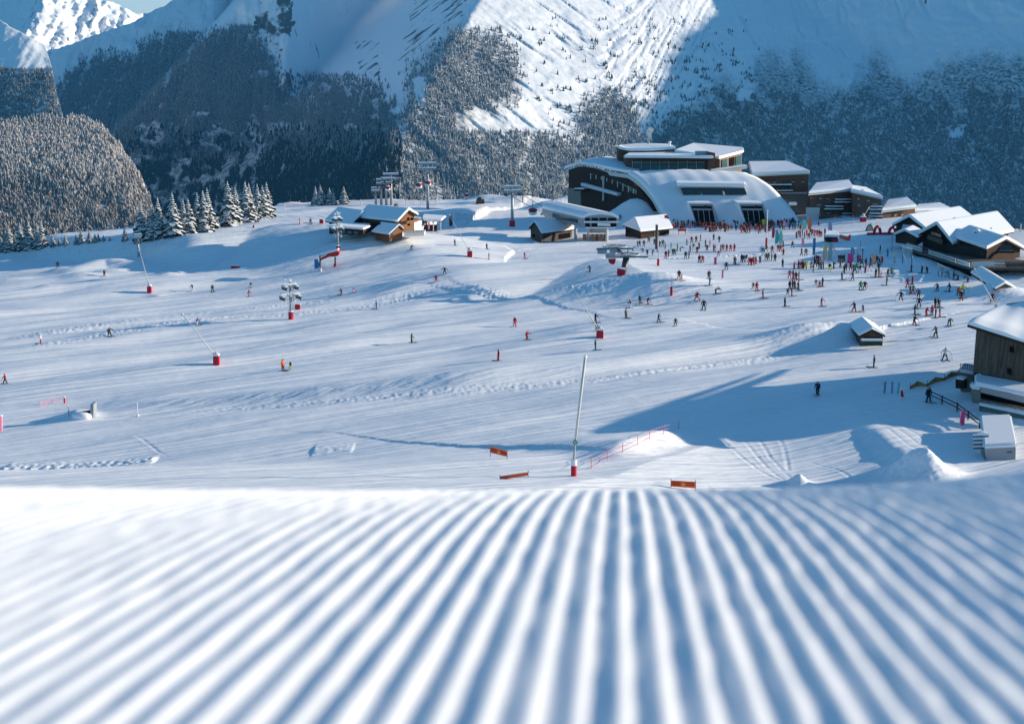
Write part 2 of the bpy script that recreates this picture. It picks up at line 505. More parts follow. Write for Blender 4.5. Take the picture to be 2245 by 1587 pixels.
CLEAR = [[(905, 170), (935, 168), (930, 222), (910, 220)], [(1620, 195), (1655, 200), (1640, 225), (1615, 222)], [(2080, 290), (2120, 270), (2110, 300), (2085, 305)],
         [(1905, 382), (1935, 380), (1930, 390), (1905, 390)]]
def forest_mask(X, Y):
    m = np.zeros(np.shape(X))
    for _ in range(10):
        jx, jy = RNG.normal(0, 11, np.shape(X)), RNG.normal(0, 15, np.shape(X))
        wob = 14 * fbm(X / 22.0, Y / 22.0, 2.0, 2)
        h = np.zeros(np.shape(X), bool)
        for k, polys in FORESTS.items():
            for p in polys:
                h |= in_poly(X + wob + jx, Y + 1.3 * wob + jy, p)
        m += h / 10.0
    for p in CLEAR:
        m = np.where(in_poly(X, Y, p), 0, m)
    return m
def mountain_mat():
    m = bpy.data.materials.new("mountain_snow")
    m.use_nodes = True
    nt = m.node_tree
    L = nt.links.new
    b = nt.nodes["Principled BSDF"]
    b.inputs["Roughness"].default_value = 0.8
    b.inputs["Specular IOR Level"].default_value = 0.1
    g = nt.nodes.new("ShaderNodeNewGeometry")
    def noise(scale, det, sc=(1, 1, 1)):
        mp = nt.nodes.new("ShaderNodeMapping")
        mp.inputs["Scale"].default_value = sc
        L(g.outputs["Position"], mp.inputs[0])
        n = nt.nodes.new("ShaderNodeTexNoise")
        n.inputs["Scale"].default_value = scale
        n.inputs["Detail"].default_value = det
        L(mp.outputs[0], n.inputs["Vector"])
        return n.outputs["Fac"]
    def mth(op, a, bb):
        n = nt.nodes.new("ShaderNodeMath")
        n.operation = op
        for i, v in enumerate((a, bb)):
            if isinstance(v, (int, float)): n.inputs[i].default_value = v
            else: L(v, n.inputs[i])
        return n.outputs[0]
    def ramp(v, lo, hi):
        n = nt.nodes.new("ShaderNodeMapRange")
        n.inputs[1].default_value, n.inputs[2].default_value = lo, hi
        L(v, n.inputs[0])
        return n.outputs[0]
    def att(nm):
        n = nt.nodes.new("ShaderNodeAttribute")
        n.attribute_name = nm
        return n.outputs["Fac"]
    rocky, wood = att("rocky"), att("wood")
    nz = nt.nodes.new("ShaderNodeSeparateXYZ")
    L(g.outputs["Normal"], nz.inputs[0])
    steep = ramp(nz.outputs[2], 0.95, 0.35)
    rn = mth('ADD', noise(0.012, 9, (1, 1, 0.5)), mth('MULTIPLY', steep, 0.16))
    rn = mth('ADD', rn, mth('MULTIPLY', rocky, 0.22))
    rockf = ramp(rn, 0.79, 0.87)
    mix1 = nt.nodes.new("ShaderNodeMix"); mix1.data_type = 'RGBA'
    mix1.inputs[6].default_value = (0.82, 0.84, 0.87, 1)
    mix1.inputs[7].default_value = (0.085, 0.085, 0.09, 1)
    L(rockf, mix1.inputs[0])
    mix2 = nt.nodes.new("ShaderNodeMix"); mix2.data_type = 'RGBA'
    L(mix1.outputs[2], mix2.inputs[6])
    mix2.inputs[7].default_value = (0.10, 0.10, 0.10, 1)
    L(mth('MULTIPLY', wood, ramp(noise(0.06, 5), 0.75, 0.35)), mix2.inputs[0])
    L(mix2.outputs[2], b.inputs["Base Color"])
    bp = nt.nodes.new("ShaderNodeBump")
    bp.inputs["Strength"].default_value = 0.7
    bp.inputs["Distance"].default_value = 9.0
    L(noise(0.02, 8), bp.inputs["Height"])
    L(bp.outputs[0], b.inputs["Normal"])
    return m
M_MTN = mountain_mat()

def sheet(name, px, py, Dfun, maskfun=None, top=None):
    """terrain sheet; top(px) is the photo row of the skyline"""
    XX, YY = np.meshgrid(px, py)
    if top is not None:
        t = top(XX[0])
        lo, hi = py[0], py[-1]
        YY = t[None, :] + (YY - lo) / (hi - lo) * (hi - t[None, :])
    D = Dfun(XX, YY)
    P = P3(XX, YY, D)
    n = P.shape[0]
    if top is not None:       # far side of the ridge
        back = []
        for k, (o, dz) in enumerate(((60, 14), (300, 150), (900, 600))):
            q = P[0] * (1 + o / D[0])[:, None]
            q[:, 2] -= dz
            back.append(q)
        P = np.concatenate([np.array(back[::-1]), P], 0)
        XX = np.concatenate([XX[:1]] * 3 + [XX], 0)
        YY = np.concatenate([YY[:1]] * 3 + [YY], 0)
    rk = np.zeros(XX.shape)
    wob = 10 * fbm(XX / 15.0, YY / 15.0, 5.0, 3)
    for c in CLIFFS:
        rk = np.maximum(rk, in_poly(XX + wob, YY + wob, c).astype(float))
    wd = maskfun(XX, YY) if maskfun else np.zeros(XX.shape)
    o = mesh_np(name, P.reshape(-1, 3), grid_faces(*XX.shape), M_MTN, attrs={"rocky": rk, "wood": wd})
    o['kind'] = 'structure'
    return o

mass = sheet("mountainside", np.arange(-420, 2700, 2.6), np.arange(0, 580, 2.6), massif_D, forest_mask,
             top=lambda x: np.interp(x, [-420, -60, 0, 60, 110, 160, 210, 250, 292, 330, 365, 405, 470, 2700], [190, 160, 150, 142, 112, 96, 76, 64, 50, 26, 12, -20, -170, -170])
             + 3 * fbm(x / 14.0, 0 * x, 1.0, 3))
tag(mass, "snowy forested mountainside across the valley")

def far_D(X, Y):
    D = 1.0 / smin(plane(160, 40, 12500, -35, 42)(X, Y), plane(60, 60, 12000, -140, 30)(X, Y) + 1e-7 * (X - 60 + 0.0 * Y), 1e-6)
    D = np.clip(np.where(D > 0, D, 16000), 10500, 16000)
    P = P3(X, Y, D)
    return D - 2.2 * relief(P * 0.8, 3.0)
far = sheet("far_mountains", np.arange(-420, 640, 3), np.arange(-200, 260, 3), far_D,
            top=lambda x: np.interp(x, [-420, -200, 0, 60, 130, 160, 200, 235, 262, 290, 300, 345, 380, 420, 640], [-150, -110, -90, -60, -30, -18, -8, 2, 12, 26, 30, 30, 18, 0, -60]) + 4 * fbm(x / 12.0, 0 * x, 7.0, 3))
tag(far, "distant snow peaks beyond the valley")

def left_D(X, Y):
    D = 1.0 / smin(plane(40, 100, 4300, -35, 30)(X, Y), plane(60, 200, 4250, -100, 34)(X, Y) + 4e-6, 6e-6)
    return D - 0.35 * relief(P3(X, Y, D), 1.0)
SH_TOP = ([-420, 0, 20, 60, 98, 114, 126, 140, 152], [-160, 44, 58, 78, 98, 150, 212, 262, 320])
lefts = sheet("snow_shoulder", np.arange(-420, 153, 2.6), np.arange(40, 340, 2.6), left_D, lambda X, Y: (Y > 150).astype(float),
              top=lambda x: np.interp(x, *SH_TOP) + 2 * fbm(x / 9.0, 0 * x, 17.0, 3))
tag(lefts, "sunlit snow shoulder at the far left")

def knoll_D(X, Y):
    D = 1.0 / smin(plane(110, 380, 2700, -62, 27)(X, Y), plane(255, 350, 2800, -10, 40)(X, Y), 4e-6)
    return D - 0.25 * relief(P3(X, Y, D) * 1.7, 1.0)
KN_TOP = ([-420, -100, 0, 60, 110, 160, 190, 215, 240, 262, 275, 295, 312, 330, 352], [330, 284, 268, 263, 258, 257, 262, 276, 298, 318, 342, 366, 390, 440, 520])
knoll = sheet("wooded_knoll", np.arange(-420, 352, 2.6), np.arange(258, 640, 2.6), knoll_D, lambda X, Y: np.ones(X.shape), top=lambda x: np.interp(x, *KN_TOP) + 9 * fbm(x / 40.0, 0 * x, 5.0, 4))
tag(knoll, "round frosted wooded knoll in front of the valley")

# 
# added unseen ridge, shaped to throw shade on the right-hand mountainside
hx, hy = math.cos(SUN_AZ), math.sin(SUN_AZ)
SHADE_EDGE = np.array([(1640, -10), (1580, 20), (1545, 45), (1505, 75), (1470, 110), (1458, 150), (1440, 190), (1418, 230), (1405, 265), (1396, 300), (1385, 340), (1330, 400), (1270, 470)], float)
_q = P3(SHADE_EDGE[:, 0], SHADE_EDGE[:, 1], massif_D(SHADE_EDGE[:, 0], SHADE_EDGE[:, 1]))
_a = -hy * _q[:, 0] + hx * _q[:, 1]
_b = _q[:, 2] - math.tan(SUN_EL) * (hx * _q[:, 0] + hy * _q[:, 1])
_o = np.argsort(_a)
ra = np.linspace(_a.min() - 600, _a.max() + 900, 110)
rb = np.interp(ra, np.r_[_a.min() - 600, _a[_o], _a.max() + 900], np.r_[_b[_o][0] - 30, _b[_o], _b[_o][-1] + 120])
rb = np.convolve(np.pad(rb, 2, mode='edge'), np.ones(5) / 5, 'valid')
rb = rb + 16 * fbm(ra / 130.0, 0 * ra, 3.0, 3)
rowsP = []
for ds, dz in ((-500, -1500), (-250, -300), (-60, -40), (0, 0), (140, -90), (700, -500), (1500, -1800)):
    s_ = 6500 + ds + 60 * fbm(ra / 300.0, 0 * ra + ds, 6.0, 2)
    zz = rb + math.tan(SUN_EL) * 6500 + dz
    rowsP.append(np.stack([-hy * ra + hx * s_, hx * ra + hy * s_, zz], -1))
rp = np.array(rowsP)
ridge = mesh_np("shade_ridge", rp.reshape(-1, 3), grid_faces(*rp.shape[:2]), M_MTN, attrs={"rocky": np.zeros(rp.shape[:2]), "wood": np.zeros(rp.shape[:2])})
tag(ridge, "unseen ridge added to shade the right-hand mountainside", kind='structure')

# ------------------------------------------------------------------ far woods: thousands of small frosted firs
def frost_mat(name, dark, light, lo, hi):
    m = bpy.data.materials.new(name)
    m.use_nodes = True
    nt = m.node_tree
    b = nt.nodes["Principled BSDF"]
    b.inputs["Roughness"].default_value = 0.9
    b.inputs["Specular IOR Level"].default_value = 0.05
    a = nt.nodes.new("ShaderNodeAttribute"); a.attribute_name = "frost"
    r = nt.nodes.new("ShaderNodeMapRange")
    r.inputs[1].default_value, r.inputs[2].default_value = lo, hi
    nt.links.new(a.outputs["Fac"], r.inputs[0])
    mx = nt.nodes.new("ShaderNodeMix"); mx.data_type = 'RGBA'
    mx.inputs[6].default_value, mx.inputs[7].default_value = dark, light
    nt.links.new(r.outputs[0], mx.inputs[0])
    nt.links.new(mx.outputs[2], b.inputs["Base Color"])
    return m
def wood(name, label, polys, n, Dfun, hgt, material, mask=None, base=0.0, soft=9.0, lanes=0.0, round_=0.0):
    allp = np.concatenate([np.array(p, float) for p in polys])
    x0, y0 = np.maximum(allp.min(0), (-320, -100)); x1, y1 = np.minimum(allp.max(0), (2560, 560))
    k = n * 5
    X, Y = RNG.uniform(x0, x1, k), RNG.uniform(y0, y1, k)
    wob = 16 * fbm(X / 26.0, Y / 30.0, 2.0, 4)
    jx, jy = RNG.normal(0, soft, k), RNG.normal(0, soft * 1.4, k)
    ok = np.zeros(k, bool)
    for p in polys:
        ok |= in_poly(X + wob + jx, Y + 1.2 * wob + jy, p)
    for p in CLEAR:
        ok &= ~in_poly(X + 0.4 * wob + 0.3 * jx, Y + 0.4 * wob + 0.3 * jy, p)
    # avalanche lanes and thin patches
    ok &= fbm(X / 17.0 + Y / 60.0, Y / 95.0, 21.0, 3) < 0.42 + RNG.normal(0, 0.16, k) + lanes
    if mask is not None:
        ok &= mask(X, Y)
    X, Y = X[ok][:n], Y[ok][:n]
    D = Dfun(X, Y)
    B = P3(X, Y, D)
    n = len(B)
    h = hgt * RNG.uniform(0.55, 1.25, n)
    w = h * RNG.uniform(0.20, 0.30, n) * (1 + round_)
    rot = RNG.uniform(0, 6.28, n)
    sides, tiers = 5, 3
    V, FR = [], []
    for t in range(tiers):
        zb = (0.06, 0.34, 0.62)[t] * (1 - 0.15 * round_)
        zt = (0.55, 0.80, 1.0)[t]
        rr = (1.0, 0.72, 0.42)[t]
        fr = RNG.random(n)
        apex = B + np.stack([0 * h, 0 * h, h * zt], -1)
        V.append(apex)
        FR.append(np.clip(base + 0.35 + 0.6 * fr, 0, 1))
        for s in range(sides):
            a = rot + s * 2 * math.pi / sides + t * 0.6
            r = w * rr * RNG.uniform(0.7, 1.25, n)
            V.append(B + np.stack([r * np.cos(a), r * np.sin(a), h * (zb + RNG.uniform(-0.05, 0.05, n))], -1))
            FR.append(np.clip(base + RNG.uniform(-0.15, 0.75, n), 0, 1))
    V = np.stack(V, 1); FR = np.stack(FR, 1)
    per = V.shape[1]
    tri = []
    for t in range(tiers):
        o = t * (sides + 1)
        for s in range(sides):
            tri.append((o, o + 1 + s, o + 1 + (s + 1) % sides))
    tri = np.array(tri)
    Fc = (np.arange(n)[:, None, None] * per + tri[None]).reshape(-1, 3)
    ob = mesh_np(name, V.reshape(-1, 3), Fc, material, smooth=False, attrs={"frost": FR.reshape(-1)})
    tag(ob, label, "forest", kind='stuff')
    return ob
DARK, LIGHT = (0.030, 0.040, 0.042, 1), (0.78, 0.80, 0.83, 1)
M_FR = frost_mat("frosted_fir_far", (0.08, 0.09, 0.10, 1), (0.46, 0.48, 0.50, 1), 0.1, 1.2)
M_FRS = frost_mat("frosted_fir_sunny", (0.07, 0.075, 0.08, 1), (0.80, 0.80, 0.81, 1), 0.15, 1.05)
M_FRD = frost_mat("bare_wood_far", (0.004, 0.007, 0.010, 1), (0.11, 0.12, 0.13, 1), 0.45, 1.5)  # snowless firs, with the valley's deep shade also put into the colour
M_FRK = frost_mat("frosted_mixed_wood", (0.14, 0.11, 0.10, 1), (0.84, 0.81, 0.79, 1), 0.1, 0.95)
M_FRB = frost_mat("brown_mixed_wood", (0.10, 0.080, 0.072, 1), (0.72, 0.67, 0.65, 1), 0.2, 1.1)
M_FRT = frost_mat("lone_fir_far", (0.03, 0.04, 0.045, 1), (0.45, 0.46, 0.48, 1), 0.3, 1.2)
rn = lambda X, Y, s, sd: fbm(X / s, Y / s, sd, 3)
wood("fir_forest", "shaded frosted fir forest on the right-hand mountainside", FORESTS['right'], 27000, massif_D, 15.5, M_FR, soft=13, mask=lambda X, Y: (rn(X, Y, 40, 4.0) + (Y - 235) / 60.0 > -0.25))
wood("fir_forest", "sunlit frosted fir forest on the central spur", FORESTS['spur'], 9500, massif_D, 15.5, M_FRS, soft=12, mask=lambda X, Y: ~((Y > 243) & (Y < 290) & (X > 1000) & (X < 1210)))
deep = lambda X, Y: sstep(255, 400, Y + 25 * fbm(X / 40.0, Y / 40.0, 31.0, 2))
wood("fir_forest", "shaded fir forest on the dividing mountain", FORESTS['divide'], 11000, massif_D, 20, M_FR, mask=lambda X, Y: (rn(X, Y, 30, 8.0) > np.where(Y > 270, 0.05, -0.45)) & (RNG.random(X.shape) > 0.9 * deep(X, Y)), soft=14)
wood("fir_forest", "shaded fir forest in the gully left of the sunlit spur", FORESTS['gully'], 5500, massif_D, 17, M_FR, mask=lambda X, Y: (rn(X, Y, 30, 18.0) > -0.3) & (RNG.random(X.shape) > 0.9 * deep(X, Y)), soft=16)
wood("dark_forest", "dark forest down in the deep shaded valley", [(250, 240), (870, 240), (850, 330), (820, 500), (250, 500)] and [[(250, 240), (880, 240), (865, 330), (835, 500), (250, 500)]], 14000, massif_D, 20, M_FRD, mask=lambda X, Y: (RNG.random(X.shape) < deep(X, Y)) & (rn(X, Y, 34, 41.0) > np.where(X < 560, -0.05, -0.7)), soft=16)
wood("fir_forest", "shaded fir forest under the snow shoulder at left", FORESTS['west'], 8500, massif_D, 21, M_FR, mask=lambda X, Y: X > 112)
wood("fir_forest", "shaded fir forest below the sunlit snow shoulder at the left edge", [[(-320, 152), (150, 152), (150, 330), (-320, 330)]], 5200, left_D, 12, M_FR, mask=lambda X, Y: Y > np.maximum(np.interp(X, *SH_TOP) + 3, 146 + 24 * fbm(X / 24.0, Y / 60.0, 3.0, 3) + RNG.normal(0, 5, X.shape)))
wood("scattered_firs", "small firs scattered over the sunlit snow face", [[(1060, 50), (1250, 40), (1480, 60), (1480, 260), (1420, 330), (1200, 300), (1150, 200)], [(1380, 60), (1640, 60), (1680, 260), (1400, 330)]], 1500, massif_D, 15, M_FRT,
     mask=lambda X, Y: rn(X, Y * 1.6, 30, 11.0) - 0.25 * sstep(1500, 1150, X) > 0.22)
kn_top = lambda X: np.interp(X, *KN_TOP) + 9 * fbm(X / 40.0, 0 * X, 5.0, 4)
kmix = lambda X, Y: (Y - 372 - 0.10 * X) / 70.0 + 0.9 * fbm(X / 60.0, Y / 38.0, 51.0, 3)
KP = [[(-320, 250), (362, 250), (362, 560), (-320, 560)]]
kgap = lambda X, Y: fbm(X / 30.0, Y / 14.0, 61.0, 3) > -0.55
wood("mixed_forest", "white frosted trees over the upper part of the round knoll", KP, 9500, knoll_D, 10.5, M_FRK, mask=lambda X, Y: (Y > kn_top(X) + 1) & kgap(X, Y) & (kmix(X, Y) < RNG.normal(0, 0.22, X.shape)), round_=0.25, lanes=0.4)
wood("mixed_forest", "brown leafless trees on the lower side of the round knoll", KP, 7500, knoll_D, 9, M_FRB, mask=lambda X, Y: (Y > kn_top(X) + 1) & kgap(X, Y) & (kmix(X, Y) > RNG.normal(0, 0.22, X.shape)), round_=0.5, lanes=0.4)
wood("fir_forest", "single taller firs rising from the knoll's mixed wood", KP, 900, knoll_D, 15, M_FR, mask=lambda X, Y: (Y > kn_top(X) + 6) & (fbm(X / 45.0, Y / 40.0, 71.0, 2) > 0.1), lanes=0.4)
# ------------------------------------------------------------------ mesh builder
class MB:
    def __init__(self):
        self.v, self.f, self.mi = [], [], []
    def add(self, verts, faces, mi=0):
        o = len(self.v)
        self.v += [tuple(p) for p in verts]
        self.f += [tuple(i + o for i in q) for q in faces]
        self.mi += [mi] * len(faces)
        return self
    def box(self, c, s, rz=0.0, mi=0, taper=1.0):
        cx, cy, cz = c
        hx_, hy_, hz_ = s[0] / 2, s[1] / 2, s[2] / 2
        ca, sa = math.cos(rz), math.sin(rz)
        P = []
        for z, k in ((-hz_, 1), (hz_, taper)):
            for x, y in ((-hx_, -hy_), (hx_, -hy_), (hx_, hy_), (-hx_, hy_)):
                P.append((cx + (x * ca - y * sa) * k, cy + (x * sa + y * ca) * k, cz + z))
        return self.add(P, [(3, 2, 1, 0), (4, 5, 6, 7), (0, 1, 5, 4), (1, 2, 6, 5), (2, 3, 7, 6), (3, 0, 4, 7)], mi)
    def prism(self, pts, off, mi=0):
        """closed polygon of 3-D points swept by the vector off"""
        n = len(pts)
        P = [Vector(p) for p in pts]
        o = Vector(off)
        return self.add(P + [p + o for p in P], [tuple(range(n - 1, -1, -1)), tuple(range(n, 2 * n))] + [(i, (i + 1) % n, n + (i + 1) % n, n + i) for i in range(n)], mi)
    def tube(self, pts, r, n=8, mi=0, caps=True):
        pts = [Vector(p) for p in pts]
        if not hasattr(r, '__len__'):
            r = [r] * len(pts)
        V = []
        for i, p in enumerate(pts):
            d = (pts[min(i + 1, len(pts) - 1)] - pts[max(i - 1, 0)]).normalized()
            a = d.orthogonal().normalized()
            b = d.cross(a)
            V += [p + (a * math.cos(2 * math.pi * k / n) + b * math.sin(2 * math.pi * k / n)) * r[i] for k in range(n)]
        F = []
        for i in range(len(pts) - 1):
            for k in range(n):
                F.append((i * n + k, i * n + (k + 1) % n, (i + 1) * n + (k + 1) % n, (i + 1) * n + k))
        if caps:
            F.append(tuple(range(n - 1, -1, -1)))
            F.append(tuple(range((len(pts) - 1) * n, len(pts) * n)))
        return self.add(V, F, mi)
    def ell(self, c, s, n=10, m=6, mi=0, jit=0.0):
        V, F = [], []
        for j in range(m + 1):
            t = math.pi * j / m
            for k in range(n):
                a = 2 * math.pi * k / n
                q = 1 + jit * (random.random() - 0.5)
                V.append((c[0] + s[0] * q * math.sin(t) * math.cos(a), c[1] + s[1] * q * math.sin(t) * math.sin(a), c[2] + s[2] * math.cos(t)))
        for j in range(m):
            for k in range(n):
                F.append((j * n + k, (j + 1) * n + k, (j + 1) * n + (k + 1) % n, j * n + (k + 1) % n))
        return self.add(V, F, mi)
    def build(self, name, mats, parent=None, smooth=False, loc=None, bevel=0.0, label=None):
        me = bpy.data.meshes.new(name)
        org = Vector(loc) if loc is not None else Vector((0, 0, 0))
        base = org
        if parent is not None and loc is None:
            base = abs_loc(parent)
        me.from_pydata([Vector(p) - base for p in self.v], [], self.f)
        mats = mats if isinstance(mats, (list, tuple)) else [mats]
        for m in mats:
            me.materials.append(m)
        me.polygons.foreach_set("material_index", self.mi)
        me.polygons.foreach_set("use_smooth", [smooth] * len(self.f))
        bm = bmesh.new(); bm.from_mesh(me)
        bmesh.ops.recalc_face_normals(bm, faces=bm.faces)
        if bevel:
            bmesh.ops.bevel(bm, geom=list(bm.edges), offset=bevel, segments=2, affect='EDGES', clamp_overlap=True)
        bm.to_mesh(me); bm.free()
        o = bpy.data.objects.new(name, me)
        C.objects.link(o)
        if parent is not None:
            o.parent = parent
        if loc is not None:
            o.location = org
        if label:
            o['label'] = label
        return o
def abs_loc(o):
    p = Vector((0, 0, 0))
    while o is not None:
        p += Vector(o.location)
        o = o.parent
    return p
def thing(name, label, cat, loc, rz=0.0, group=None):
    o = bpy.data.objects.new(name, None)
    o.empty_display_size = 0.5
    C.objects.link(o)
    o.location = loc
    o.rotation_euler = (0, 0, rz)
    tag(o, label, cat, group)
    return o
def copy_tree(o, parent=None):
    c = o.copy()
    C.objects.link(c)
    if parent is not None:
        c.parent = parent
    for ch in KIDS.get(o.name, []):
        copy_tree(ch, c)
    return c
KIDS = {}
def remember(root):
    """note the children of a prototype so that it can be copied"""
    for o in bpy.data.objects:
        if o.parent is not None:
            l = KIDS.setdefault(o.parent.name, [])
            if o not in l: l.append(o)
WS = [1.0]      # depth scale of the group being built
def W(px, py, D):
    return Vector(P3(px, py, D * WS[0]))
def depth_at(px, py):
    return ground(px, py).length / float(np.linalg.norm(ray(px, py)))
def poly(pts, D):
    return [W(x, y, D(x) if callable(D) else D) for x, y in pts]
def lerpD(x0, d0, x1, d1):
    return lambda x: d0 + (d1 - d0) * (x - x0) / (x1 - x0)
def face_px(pts, D, out, name, m, parent, label=None, bevel=0.0):
    """flat facade piece given by its corners, standing out by the vector"""
    return MB().prism(poly(pts, D), out).build(name, m, parent, label=label, bevel=bevel)

# materials of the built things
M_BROWN = mat("brown_cladding", (0.14, 0.078, 0.055), 0.8, 0.35, 0.5, stretch=(1, 1, 0.2), spec=0.1)
M_BROWNL = mat("sunlit_pale_brown", (0.23, 0.15, 0.11), 0.8, 0.2, 0.5, spec=0.1)  # paler brown for hut wood, with sunlight put in for the resort's sunny walls
M_DARKWOOD = mat("dark_wood", (0.045, 0.028, 0.022), 0.8, 0.4, 1.0, stretch=(1, 1, 0.2), spec=0.1)
M_WARMWOOD = mat("warm_wood", (0.17, 0.08, 0.04), 0.75, 0.3, 1.0, spec=0.1)
M_PLANK = mat("weathered_planks", (0.115, 0.088, 0.070), 0.85, 0.95, 1.1, stretch=(3.2, 3.2, 0.05), spec=0.1, bump=0.5, bscale=3.0)
M_STONE = mat("grey_stone", (0.20, 0.19, 0.165), 0.85, 0.3, 0.8, spec=0.1)
M_GREY = mat("grey_render", (0.36, 0.36, 0.37), 0.7, 0.1, 0.5, spec=0.2)
M_GLASS = mat("dark_glass", (0.02, 0.035, 0.04), 0.15, spec=0.6)
M_TEALGL = mat("teal_glass", (0.035, 0.085, 0.085), 0.2, 0.6, 0.25, stretch=(1, 1, 2), spec=0.5)
M_VOID = mat("interior_shade", (0.012, 0.012, 0.014), 0.9, spec=0.0)  # near-black colour stands in for the shade inside openings and under floors
M_WHITE = mat("white_paint", (0.80, 0.80, 0.80), 0.5)
M_TRIM = mat("pale_trim", (0.55, 0.54, 0.52), 0.6)
M_STEEL = mat("galvanised_steel", (0.34, 0.36, 0.38), 0.5, 0.15, 2.0, metal=0.3)
M_DSTEEL = mat("dark_steel", (0.08, 0.09, 0.10), 0.5, metal=0.3)
M_RED = mat("red_padding", (0.50, 0.012, 0.035), 0.6, 0.15, 1.5)
M_REDB = mat("red_plastic", (0.62, 0.02, 0.02), 0.45)
M_ORANGE = mat("orange_fabric", (0.85, 0.12, 0.035), 0.6, 0.08, 2.0)
M_BLACK = mat("black_plastic", (0.015, 0.015, 0.018), 0.5)
M_GREEN = mat("green_disc", (0.02, 0.22, 0.12), 0.5)
M_PINK = mat("pink_fabric", (0.62, 0.05, 0.22), 0.6)
M_LPINK = mat("light_pink_fabric", (0.80, 0.30, 0.42), 0.6)
M_TEAL = mat("teal_fabric", (0.04, 0.42, 0.50), 0.6)
M_MINT = mat("mint_fabric", (0.20, 0.60, 0.42), 0.6)
M_YELL = mat("yellow_fabric", (0.75, 0.62, 0.03), 0.6)
M_LILAC = mat("lilac_fabric", (0.42, 0.34, 0.50), 0.6)
M_BLUEF = mat("blue_fabric", (0.06, 0.20, 0.42), 0.6)
M_ROPE = mat("yellow_net", (0.42, 0.26, 0.07), 0.8, 0.4, 3.0)
M_RNET = mat("red_net", (0.30, 0.03, 0.06), 0.8)
M_LAMP = None

def snow_slab(top, th, name, parent, m=None, puff=0.0):
    """snow lying on a roof: top is a list of 3-D corner points of the roof skin"""
    mb = MB().prism(top, (0, 0, th))
    return mb.build(name, m or M_SNOW, parent, bevel=min(0.35, th * 0.45), smooth=False)

def gable(root, eL, pk, eR, back, base, wallm, over=0.7, snow=0.6, back_over=0.6, roofm=None, side_base=None, gable_m=None):
    """gabled body: world points of the gable triangle, vector to the back gable, height of the base"""
    eL, pk, eR, back = Vector(eL), Vector(pk), Vector(eR), Vector(back)
    roofm = roofm or M_DARKWOOD
    bn = back.normalized()
    a = (eR - eL); a.z = 0
    inL = eL + (pk - eL) * 0.13
    inR = eR + (pk - eR) * 0.13
    fo = bn * over
    pts = [Vector((inL.x, inL.y, base)), Vector((inR.x, inR.y, base)), inR, pk - Vector((0, 0, 0.12)), inL]
    wall = MB().prism([p + fo for p in pts], back - fo * 2).build('wall', gable_m or wallm, root)
    t = Vector((0, 0, -0.28))
    b2 = back + bn * back_over
    roof = MB().prism([eL, pk, pk + t, eL + t], b2).prism([pk, eR, eR + t, pk + t], b2).build('roof', roofm, root)
    s = Vector((0, 0, snow))
    u = (eL - pk).normalized() * 0.15
    w = (eR - pk).normalized() * 0.15
    f2 = bn * -0.12
    mb = MB().prism([eL + u + f2, pk + f2, eR + w + f2, eR + w + s * 0.85 + f2, pk + s + (eR - pk) * 0.06 + f2, pk + s + (eL - pk) * 0.06 + f2, eL + u + s * 0.85 + f2], b2 + bn * 0.24)
    sn = mb.build('snow', M_SNOW, roof, bevel=0.16)
    return wall, roof
